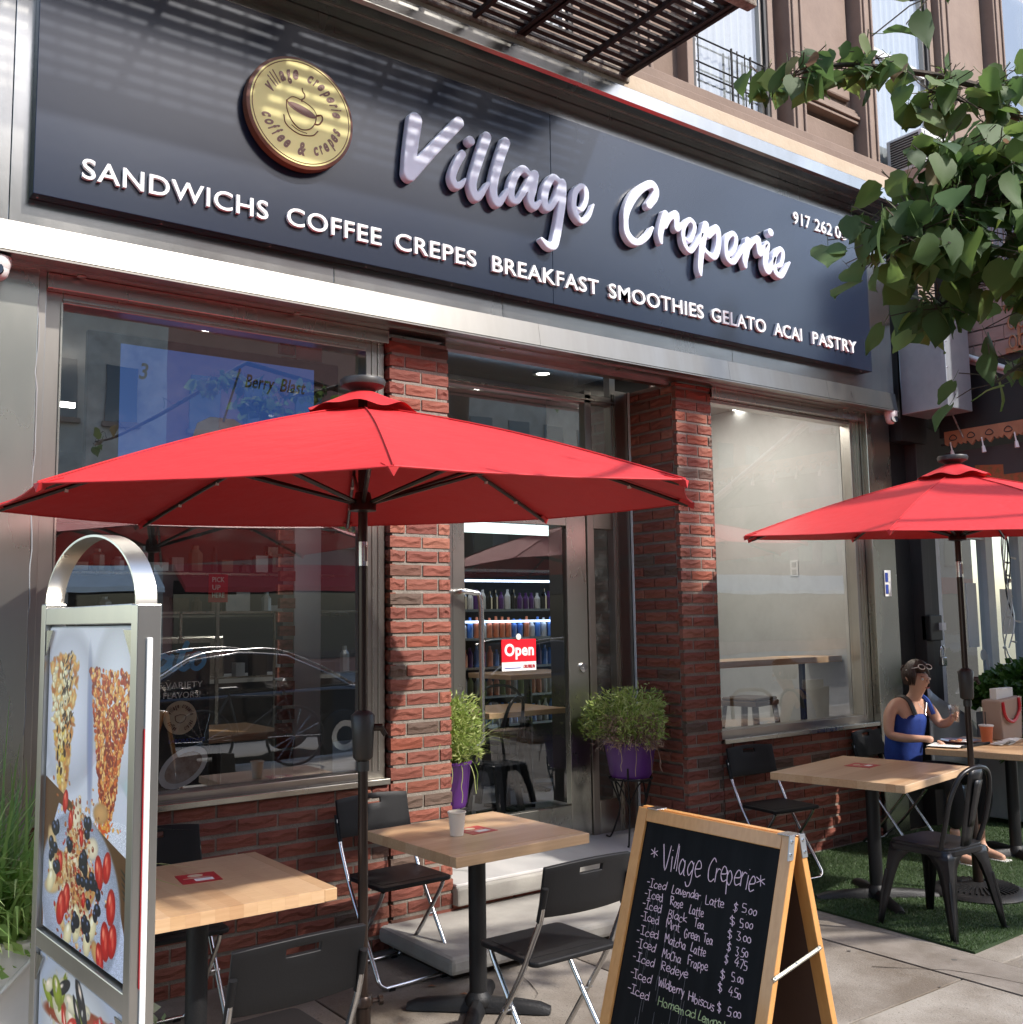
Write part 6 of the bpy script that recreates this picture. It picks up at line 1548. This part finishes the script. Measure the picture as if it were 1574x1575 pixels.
for (z0, z1, m_) in ((.965, 1.645, PM1), (.15, .905, PM2)):
    for xx, flip in ((.010, False), (LT - .010, True)):
        b = MB(); a_ = [(xx, LW - .045, z0), (xx, .040, z0), (xx, .040, z1), (xx, LW - .045, z1)]
        b.add(a_, [(0, 1, 2, 3)]); me = b.mesh('poster'); uv = me.uv_layers.new(name='uv')
        for li, c_ in zip(range(4), ((0, 0), (1, 0), (1, 1), (0, 1))): uv.data[li].uv = c_ if not flip else (1 - c_[0], c_[1])
        me.materials.append(m_); o = bpy.data.objects.new('poster', me); sc.collection.objects.link(o); o.parent = lb
    lbx(.0125, LT - .0125, .036, LW - .042, z0 - .004, z1 + .004, 'backing_board', 'white')
b = MB(); b.box(.018, .030, -.006, .0, .17, 1.625); b.build('edge_tube_light', 'white', lb, bevel=.002)
b = MB(); b.box(.0165, .0178, -.0045, -.0005, .97, 1.45); b.build('coloured_edge', 'redcard', lb)
pts = [(LT / 2, LW / 2 + (LW / 2 - .02) * math.cos(a), 1.69 + .155 * math.sin(a)) for a in np.linspace(0, math.pi, 30)]
b = MB(); vs = []
for i, p in enumerate(pts):
    d = (Vector(pts[min(i + 1, 29)]) - Vector(pts[max(i - 1, 0)])).normalized(); n_ = Vector((0, -d.z, d.y)) * .0025
    for q in (Vector((.003, p[1], p[2])) - n_, Vector((LT - .003, p[1], p[2])) - n_, Vector((LT - .003, p[1], p[2])) + n_, Vector((.003, p[1], p[2])) + n_): vs.append(q)
b.add(vs, [(i * 4 + k, i * 4 + (k + 1) % 4, (i + 1) * 4 + (k + 1) % 4, (i + 1) * 4 + k) for i in range(29) for k in range(4)]); b.build('arched_handle', 'steel_light', lb, smooth=True)
b = MB(); b.box(-.16, LT + .16, .05, .08, 0, .02); b.box(-.16, LT + .16, LW - .08, LW - .05, 0, .02); b.build('foot', 'steel', lb)

# ------------------------------------------------------------------ plants
def blades(n, fn, name, m, parent, seg=5, w=.006):
    b = MB()
    for _ in range(n):
        base, dirv, L_, droop = fn(); base = Vector(base); d = Vector(dirv).normalized(); side = d.cross(Vector((0, 0, 1)))
        if side.length < .01: side = Vector((1, 0, 0))
        side.normalize(); vs = []; ww = w * random.uniform(.6, 1.3)
        for i in range(seg + 1):
            s = i / seg; p = base + d * L_ * s + Vector((d.x, d.y, 0)) * L_ * droop * s * s * .6 + Vector((0, 0, -L_ * droop * s * s))
            k = ww * (1 - s ** 2.2) + .0004; vs += [p - side * k, p + side * k]
        b.add(vs, [(2 * i, 2 * i + 1, 2 * i + 3, 2 * i + 2) for i in range(seg)])
    o = b.build(name, m, parent, fix=False); return o
wp = thing('white_planter', 'white planter with long grasses and trailing leaves behind the lightbox sign', 'planter', (.62, 4.18, 0))
b = MB(); b.box(-.28, .28, -.17, .17, .12, .56); b.build('box', 'white', wp, bevel=.012)
for s in (-1, 1):
    b = MB(); b.tube([(-.28, -.19, .02 if s > 0 else .55), (.28, -.19, .55 if s > 0 else .02)], .009, 6); b.build('brace', 'white', wp)
    b = MB(); b.box(s * .27 - .012, s * .27 + .012, -.19, -.165, 0, .6); b.build('leg', 'white', wp)
def gb():
    a = random.random() * 6.28; t_ = random.uniform(.1, .8)
    return ((random.uniform(-.24, .24), random.uniform(-.13, .13), .55), (math.cos(a) * t_, math.sin(a) * t_, 1), random.uniform(.5, .98), random.uniform(.1, .7))
blades(760, gb, 'long_grass', 'grassleaf', wp)
def gl():
    a = random.random() * 6.28; r = random.random() ** .5
    return ((.30 * r * math.cos(a), .22 * r * math.sin(a), .48 + random.random() * .34), (math.cos(a), math.sin(a), random.uniform(-.8, .3)))
leaf_cloud(900, gl, .075, 'broad_leaves', 'grassleaf', wp, .45)
tr_ = MB()
for x0, zt in ((.30, .55), (.36, .45), (.42, .3)):
    tr_.tube(curve([(x0, -.1, .55), (x0 + .12, -.25, zt), (x0 + .2, -.4, zt - .25), (x0 + .32, -.5, zt - .27)], 4), .003, 4)
tr_.build('trailing_stems', 'herb', wp)
def tl():
    k = random.random(); x0 = random.choice([.30, .36, .42]); return ((x0 + .3 * k + random.gauss(0, .015), -.1 - .4 * k, .52 - .45 * k + random.gauss(0, .03)), (random.gauss(0, 1), random.gauss(0, 1), random.gauss(0, .5)))
leaf_cloud(110, tl, .04, 'variegated_leaves', leaf_mat('variegated', [(0, (.14, .25, .10)), (.5, (.35, .42, .22)), (1, (.6, .6, .4))], .3), wp, .7)

def purple_pot(label, x, y, pr, ph, z0, plant_w, plant_h, dead, seed):
    global random
    t = thing('potted_plant', label, 'potted plant', (x, y, .262), 0, group='purple pots on wire stands by the door')
    zp = z0 - .262
    b = MB(); b.lathe([(0, 0), (pr * .72, 0), (pr * .80, ph * .1), (pr * .98, ph * .92), (pr * 1.03, ph * .94), (pr * 1.03, ph), (pr * .95, ph), (pr * .94, ph * .9), (0, ph * .88)], (0, 0, zp), 30, False); b.build('pot', 'purple', t, smooth=True)
    b = MB(); b.lathe([(pr * .93, ph * .9), (0, ph * .92)], (0, 0, zp), 20, False); b.build('soil', 'soil', t)
    for k in range(3):
        a = R_(100) + k * 2.094
        c_, s_ = math.cos(a), math.sin(a)
        b = MB(); b.tube(curve([(pr * .85 * c_, pr * .85 * s_, zp + ph * .3), (pr * .80 * c_, pr * .80 * s_, zp - .02), (pr * .55 * c_, pr * .55 * s_, zp * .55), (pr * .75 * c_, pr * .75 * s_, .1), (pr * 1.05 * c_, pr * 1.05 * s_, .008), (pr * 1.25 * c_, pr * 1.25 * s_, .008)], 6), .006, 6); b.build('stand_leg', 'iron', t, smooth=True)
        b = MB(); a2 = a + 1.047; b.tube(curve([(pr * .6 * c_, pr * .6 * s_, zp * .6), (pr * .75 * math.cos(a2 - .5), pr * .75 * math.sin(a2 - .5), zp - .03), (pr * .8 * math.cos(a2), pr * .8 * math.sin(a2), zp - .015), (pr * .75 * math.cos(a2 + .5), pr * .75 * math.sin(a2 + .5), zp - .03), (pr * .6 * math.cos(a + 2.094), pr * .6 * math.sin(a + 2.094), zp * .6)], 5), .005, 6); b.build('stand_arch', 'iron', t, smooth=True)
    b = MB(); b.tube([(pr * .82 * math.cos(a), pr * .82 * math.sin(a), zp - .006) for a in np.linspace(0, 6.283, 24, endpoint=False)], .006, 6, True); b.build('stand_ring', 'iron', t)
    def st():
        a = random.random() * 6.283; r = random.random() ** .5 * plant_w * (.8 + .22 * math.sin(a * 3 + seed) + .12 * math.sin(a * 7))
        zz = zp + ph + random.uniform(.06, 1) * plant_h * (.82 + .2 * math.sin(a * 2 + 1) * r / plant_w) * math.sqrt(max(.12, 1 - (r / plant_w / 1.15) ** 4)) + random.gauss(0, .015)
        return ((r * math.cos(a), r * math.sin(a), zz), (math.cos(a) * .6 + random.gauss(0, .5), math.sin(a) * .6 + random.gauss(0, .5), random.gauss(.3, .6)))
    leaf_cloud(2600, st, .042, 'foliage', 'herb', t, .24, .5)
    def sb():
        a = random.random() * 6.283
        return ((random.gauss(0, .04), random.gauss(0, .04), zp + ph * .95), (math.cos(a) * .7, math.sin(a) * .7, 1), random.uniform(.12, plant_h * 1.25), random.uniform(0, .6))
    blades(420, sb, 'stems', 'herb', t, 5, .0026)
    if dead:
        def db():
            a = R_(-130) + random.gauss(0, 1.0)
            return ((pr * .9 * math.cos(a), pr * .9 * math.sin(a), zp + ph + random.uniform(0, .04)), (math.cos(a) * random.uniform(.1, .8), math.sin(a) * random.uniform(.1, .8), random.uniform(.1, 1)), random.uniform(.05, .12), random.uniform(.4, 1.2))
        blades(200, db, 'dry_stems', 'dry', t, 6, .002)
        def dl():
            a = random.choice([R_(-160), R_(-95), R_(-80)]) + random.gauss(0, .3); r = pr * random.uniform(.9, 1.35)
            return ((r * math.cos(a), r * math.sin(a), zp + ph + random.uniform(-.03, .17)), (random.gauss(0, 1), random.gauss(0, 1), random.gauss(0, 1)))
        leaf_cloud(1300, dl, .028, 'withered_leaves', 'dry', t, .3, .5)
    tr = MB()
    for k in range(5):
        a = R_(-150 + 30 * k); q = [(pr * .95 * math.cos(a), pr * .95 * math.sin(a), zp + ph)]
        for i in range(5): q.append((q[-1][0] + math.cos(a) * .016 / (1 + i) + random.gauss(0, .006), q[-1][1] + math.sin(a) * .016 / (1 + i), q[-1][2] - random.uniform(.02, .05)))
        tr.tube(curve(q, 3), .0025, 4)
    tr.build('hanging_runners', 'dry' if dead else 'herb', t)
    return t
purple_pot('bushy purple-potted plant with withered stems right of the door', 4.53, 4.93, .165, .225, .655, .30, .36, True, 1)
purple_pot('narrow purple-potted plant half hidden by the left pillar beside the door', 3.20, 4.97, .125, .25, .62, .19, .40, False, 2)

# ------------------------------------------------------------------ turf mat
tm = thing('turf_mat', 'bright green artificial turf mat under the right tables', 'mat', (0, 0, 0))
MX = [(4.885, 2.90), (9.0, 3.05), (9.0, 4.74), (4.96, 4.72)]
b = MB(); b.prism(MX, lambda u, v, w: (u, v, w), .001, .012); b.build('backing', 'turf_mat', tm)
b = MB(); cnt = 0
while cnt < 80000:
    x = 4.89 + random.random() ** 1.25 * 3.4; y = random.uniform(2.91, 4.71)
    e = 4.885 + .075 * (y - 2.9) / 1.82
    if x < e: continue
    h = random.uniform(.008, .019); a = random.random() * 6.283; wv = .0018; dx_, dy_ = random.gauss(0, .010), random.gauss(-.003, .010)
    n0 = len(b.v); c_, s_ = math.cos(a) * wv, math.sin(a) * wv
    b.v += [(x - c_, y - s_, .010), (x + c_, y + s_, .010), (x + dx_, y + dy_, .010 + h)]; b.f.append((n0, n0 + 1, n0 + 2)); cnt += 1
o = b.build('turf_pile', 'turf', tm, fix=False); o['kind'] = 'stuff'
for x, y, lab in [(2.60, 4.16, 'small dry brown leaf against the left end of the lower concrete step'), (2.25, 3.86, 'dry brown leaf on the pavement between the umbrella pole and the doorstep table'), (2.66, 3.98, 'curled dry leaf just in front of the lower step corner'), (5.6, 2.62, 'brown leaf on the bare pavement right of the turf mat corner'), (4.2, 3.75, 'brown leaf on the pavement behind the sandwich board')]:
    t = thing('fallen_leaf', lab, 'leaf', (x, y, .004), random.random() * 6, group='dry leaves on the pavement')
    b = MB(); s = random.uniform(.02, .045); b.add([(0, 0, 0), (s * .5, s * .3, .008), (s, 0, .003), (s * .5, -s * .3, .006)], [(0, 1, 2), (0, 2, 3)]); b.build('blade', 'leafdead', t, solid=.0008)
# ------------------------------------------------------------------ seated person
pe = thing('person', 'person in a blue tank top and black trousers eating at the far table', 'person', (0, 0, 0))
def skin_obj(nodes, edges, name, m, parent, root=0, sub=2):
    me = bpy.data.meshes.new(name); me.from_pydata([n[:3] for n in nodes], edges, []); me.update()
    o = bpy.data.objects.new(name, me); sc.collection.objects.link(o); o.parent = parent
    md = o.modifiers.new('skin', 'SKIN'); md.use_smooth_shade = True
    lay_ = me.skin_vertices[0] if me.skin_vertices else None
    if lay_ is None:
        bm = bmesh.new(); bm.from_mesh(me); bm.verts.layers.skin.verify(); bm.to_mesh(me); bm.free(); lay_ = me.skin_vertices[0]
    for i, n in enumerate(nodes):
        r = n[3] if isinstance(n[3], tuple) else (n[3], n[3])
        lay_.data[i].radius = r; lay_.data[i].use_root = (i == root)
    q = o.modifiers.new('sub', 'SUBSURF'); q.levels = sub; q.render_levels = sub
    me.materials.append(MT[m] if isinstance(m, str) else m)
    return o
N_ = [(6.68, 4.42, .53, .13), (6.68, 4.42, .70, .115), (6.69, 4.40, .86, .112), (6.695, 4.36, .975, .090), (6.695, 4.325, 1.045, .05), (6.688, 4.29, 1.10, .048), (6.68, 4.265, 1.165, .076), (6.685, 4.27, 1.245, .080),
      (6.58, 4.40, 1.0, .050), (6.535, 4.42, .95, .046), (6.49, 4.40, .80, .037), (6.53, 4.29, .785, .031), (6.60, 4.18, .785, .024), (6.63, 4.14, .78, .028),
      (6.80, 4.32, 1.01, .050), (6.85, 4.30, .97, .044), (6.875, 4.24, .86, .038), (6.865, 4.17, .88, .031), (6.84, 4.12, .92, .022), (6.835, 4.105, .935, .026)]
E_ = [(0, 1), (1, 2), (2, 3), (3, 4), (4, 5), (5, 6), (6, 7), (3, 8), (8, 9), (9, 10), (10, 11), (11, 12), (12, 13), (3, 14), (14, 15), (15, 16), (16, 17), (17, 18), (18, 19)]
body = skin_obj(N_, E_, 'body', 'skin', pe)
def hand(base, dirs, sc_, par):
    for d, L_, r in dirs:
        p = Vector(base); d = Vector(d).normalized(); n = [(*p, r), (*(p + d * L_ * .45), r), (*(p + d * L_ * .8 + Vector((0, 0, -.012))), r * .9), (*(p + d * L_ + Vector((0, 0, -.028))), r * .75)]
        skin_obj(n, [(0, 1), (1, 2), (2, 3)], 'finger', 'skin', par, 0, 1)
hand((6.64, 4.125, .775), [((.45, -.8, -.35), .075, .0085), ((.3, -.9, -.4), .08, .0085), ((.15, -.9, -.45), .075, .0085), ((.0, -.8, -.5), .06, .0075), ((.8, -.3, -.5), .06, .0095)], 1, body)
hand((6.835, 4.10, .945), [((-.5, -.6, .3), .06, .0085), ((-.6, -.6, .1), .065, .0085), ((-.6, -.5, -.1), .06, .0085), ((-.6, -.4, -.3), .05, .0075), ((-.3, -.7, .6), .05, .0095)], 1, body)
T_ = [(6.68, 4.42, .52, .15), (6.68, 4.42, .68, .135), (6.69, 4.40, .84, .145), (6.698, 4.372, .93, .138), (6.695, 4.355, .98, .116)]
skin_obj(T_, [(0, 1), (1, 2), (2, 3), (3, 4)], 'tank_top', 'blue', pe)
for s, x0, y0 in ((-1, 6.625, 4.39), (1, 6.775, 4.345)):
    b = MB(); b.tube(curve([(x0, y0 - .12, .94), (x0 - .002, y0 - .08, 1.03), (x0 + .0, y0 - .015, 1.062), (x0 + .005, y0 + .065, 1.01), (x0 + .01, y0 + .10, .93)], 5), .016, 6); b.build('shoulder_strap', 'blue' if s > 0 else 'dark_plastic', pe, smooth=True)
L1 = [(6.60, 4.40, .52, .10), (6.55, 4.15, .535, .085), (6.52, 3.96, .53, .068), (6.51, 3.93, .40, .058), (6.52, 3.96, .22, .05)]
skin_obj(L1, [(0, 1), (1, 2), (2, 3), (3, 4)], 'trousers', 'pants', pe)
L2 = [(6.76, 4.38, .52, .10), (6.78, 4.12, .545, .085), (6.80, 3.92, .54, .07), (6.80, 3.90, .40, .06), (6.79, 3.94, .22, .05)]
skin_obj(L2, [(0, 1), (1, 2), (2, 3), (3, 4)], 'trousers', 'pants', pe)
for x, y in ((6.52, 3.96), (6.79, 3.94)):
    skin_obj([(x, y, .24, .036), (x, y, .10, .03), (x, y - .03, .05, .034), (x - .005, y - .12, .035, .03), (x - .01, y - .17, .03, .018)], [(0, 1), (1, 2), (2, 3), (3, 4)], 'foot', 'skin', pe)
    b = MB(); b.prism([(x - .04, y + .045), (x + .04, y + .045), (x + .045, y - .19), (x - .05, y - .19)], lambda u, v, w: (u, v, w), .002, .018); b.build('sandal', 'white', pe, bevel=.006)
# head details
hd = Vector((6.682, 4.267, 1.20)); fdir = Vector((-.22, -.93, -.30)).normalized(); hr = Vector((-.95, .22, 0)).normalized()
b = MB(); vs = []
def hp(u, v):
    a = u * math.pi * 2; t_ = v * math.pi
    return Vector((math.sin(t_) * math.cos(a), math.sin(t_) * math.sin(a), math.cos(t_)))
hb = MB()
def hfn(u, v):
    d = hp(u, v * .72); p = Vector((d.x * .086, d.y * .098, d.z * .108)); 
    fr = d.dot(fdir)
    if fr > .30 and d.z < .38: p *= .62
    return hd + Vector((0, .012, .018)) + p * (1 + .015 * math.sin(u * 60))
hb.grid(28, 14, hfn); hb.build('hair', 'hair', pe, smooth=True)
for k in range(26):
    a_ = R_(-20 + 220 * k / 25); q0 = hd + Vector((.075 * math.cos(a_), .085 * math.sin(a_) + .012, .06)); b = MB(); b.tube(curve([q0, q0 + Vector((.012 * math.cos(a_), .012 * math.sin(a_), -.05)), q0 + Vector((-.012 * math.cos(a_) + random.gauss(0, .006), -.01 * math.sin(a_) + .01, -.115))], 4), [.013, .014, .014, .013, .012, .010, .008, .006, .003], 6); b.build('hair_lock', 'hair', pe, smooth=True)
skin_obj([(6.69, 4.37, 1.25, .036), (6.69, 4.405, 1.265, .032)], [(0, 1)], 'hair_bun', 'hair', pe, 0, 2)
fc_ = hd + fdir * .082
skin_obj([(*(fc_ + Vector((0, 0, .012))), .010), (*(fc_ + fdir * .014 + Vector((0, 0, -.014))), .012)], [(0, 1)], 'nose', 'skin', pe, 0, 2)
for s in (-1, 1):
    e = hd + fdir * .074 + hr * s * .032 + Vector((0, 0, .012))
    b = MB(); b.lathe([(0, -.009), (.007, -.006), (.0095, 0), (.007, .006), (0, .009)], n=10); o = b.build('eye', 'white', pe, smooth=True); o.location = e
    b = MB(); b.tube([e + hr * -.014 + Vector((0, 0, .018)), e + fdir * .006 + Vector((0, 0, .022)), e + hr * .014 + Vector((0, 0, .018))], .0025, 5); b.build('eyebrow', 'hair', pe)
    b = MB(); b.tube(curve([hd + hr * s * .080 + Vector((0, .012, .02)), hd + hr * s * .088 + Vector((0, .02, .0)), hd + hr * s * .080 + Vector((0, .012, -.022))], 4), .008, 6); b.build('ear', 'skin', pe, smooth=True)
b = MB(); b.tube([fc_ + hr * -.018 + Vector((0, 0, -.044)), fc_ + fdir * .006 + Vector((0, 0, -.046)), fc_ + hr * .018 + Vector((0, 0, -.044))], .0045, 6); b.build('mouth', mat('lips', (.42, .12, .10), .45), pe)
sg = thing('sunglasses', 'white-framed sunglasses pushed up on the person hair', 'sunglasses')
for s in (-1, 1):
    c_ = hd + fdir * .070 + hr * s * .032 + Vector((0, 0, .095))
    b = MB(); n2 = (fdir + Vector((0, 0, 1.0))).normalized(); a_ = hr; b_ = n2.cross(a_).normalized()
    ring = [c_ + a_ * .027 * math.cos(t_) + b_ * .020 * math.sin(t_) for t_ in np.linspace(0, 6.283, 18, endpoint=False)]
    b.tube(ring, .004, 5, True); b.build('rim', 'white', sg, smooth=True)
    b = MB(); b.add(ring, [tuple(range(18))]); b.build('lens', 'tinted', sg, fix=False)
    b = MB(); b.tube([c_ + hr * s * .028, hd + hr * s * .09 + Vector((0, .02, .05))], .003, 5); b.build('temple', 'white', sg)
nk = thing('necklace', 'thin silver necklace with a small pendant on the person', 'necklace')
b = MB(); b.tube(curve([(6.65, 4.26, 1.02), (6.67, 4.235, .975), (6.675, 4.228, .95), (6.70, 4.235, .975), (6.74, 4.25, 1.02)], 4), .0014, 4); b.build('chain', 'chrome', nk)
b = MB(); b.lathe([(0, -.008), (.005, 0), (0, .008)], (6.675, 4.222, .942), 8); b.build('pendant', 'chrome', nk)
# meal
def on4(n, lab, cat, x, y): return thing(n, lab, cat, (x, y, .7415))
t = on4('serving_tray', 'black tray with paper under the plate', 'tray', 6.80, 4.06)
b = MB(); b.box(-.19, .16, -.13, .13, 0, .008); b.box(-.19, .16, -.135, -.125, 0, .018); b.box(-.19, .16, .125, .135, 0, .018); b.build('tray_base', 'black_plastic', t, bevel=.002)
b = MB(); b.box(-.26, .02, -.06, .15, .009, .0105, Matrix.Rotation(.3, 4, 'Z')); b.build('paper_sheet', 'paper', t)
t = on4('food_plate', 'dark brown plate of food in front of the person', 'plate', 6.80, 4.05)
b = MB(); b.lathe([(0, .012), (.08, .012), (.13, .03), (.132, .033), (.08, .017), (0, .016)], n=32, caps=False); b.build('dish', 'darkred_wood', t, smooth=True)
for k in range(9):
    a = k * .7; b = MB(); b.lathe([(.0, .0), (.022, .002), (.02, .014), (0, .018)], (.06 * math.cos(a), .05 * math.sin(a), .016), 8); b.build('food_piece', random.choice(['orange', 'white', 'yellow_wood', 'darkred_wood']), t)
t = on4('smoothie_cup', 'orange iced drink in a clear cup with a black straw', 'cup', 7.07, 4.01)
b = MB(); b.lathe([(0, 0), (.034, 0), (.045, .105), (.048, .108), (.048, .114), (0, .118)], n=28, caps=False); b.build('filled_cup', 'orange', t, smooth=True)
b = MB(); b.lathe([(.047, .108), (.051, .110), (.051, .116), (.046, .12), (0, .121)], n=28, caps=False); b.build('lid', 'white', t, smooth=True)
b = MB(); b.tube([(0, 0, .05), (-.004, 0, .21)], .004, 8); b.build('straw', 'black', t)
t = on4('takeaway_bag', 'beige paper carrier bag with red straps at the right edge', 'bag', 7.33, 4.03)
b = MB(); b.prism([(-.13, 0), (.13, 0), (.16, .30), (-.15, .28)], lambda u, v, w: (u, w, v), -.07, .07); b.build('bag_body', mat('bag_tan', (.36, .27, .22), .8), t, bevel=.01)
b = MB(); b.tube(curve([(-.12, -.075, .27), (-.11, -.085, .17), (-.02, -.09, .13), (.08, -.085, .2), (.1, -.075, .29)], 5), .012, 6); b.build('strap', 'redcard', t, smooth=True)
b = MB(); b.box(-.10, .13, -.02, .03, .26, .36); b.build('box_inside', 'white', t, bevel=.004)
t = on4('napkins', 'crumpled white napkins and cutlery beside the iced drink', 'napkins', 7.05, 3.86)
for k in range(4): b = MB(); b.grid(5, 4, lambda u, v: (-.13 + u * .16 + k * .05, -.04 + v * .09, .006 + .006 * k + .008 * math.sin(u * 7 + k) * math.cos(v * 5)), ); b.build('napkin', 'paper', t, solid=.0015)
cw = thing('clear_cup', 'empty clear plastic cup held up beside the person hand', 'cup', (6.83, 4.10, .95))
b = MB(); b.lathe([(.03, -.06), (.04, .05), (.044, .055)], n=20, caps=False); o = b.build('cup_wall', glass_mat('clear_plastic', base=.1, gain=1.2), cw, smooth=True)
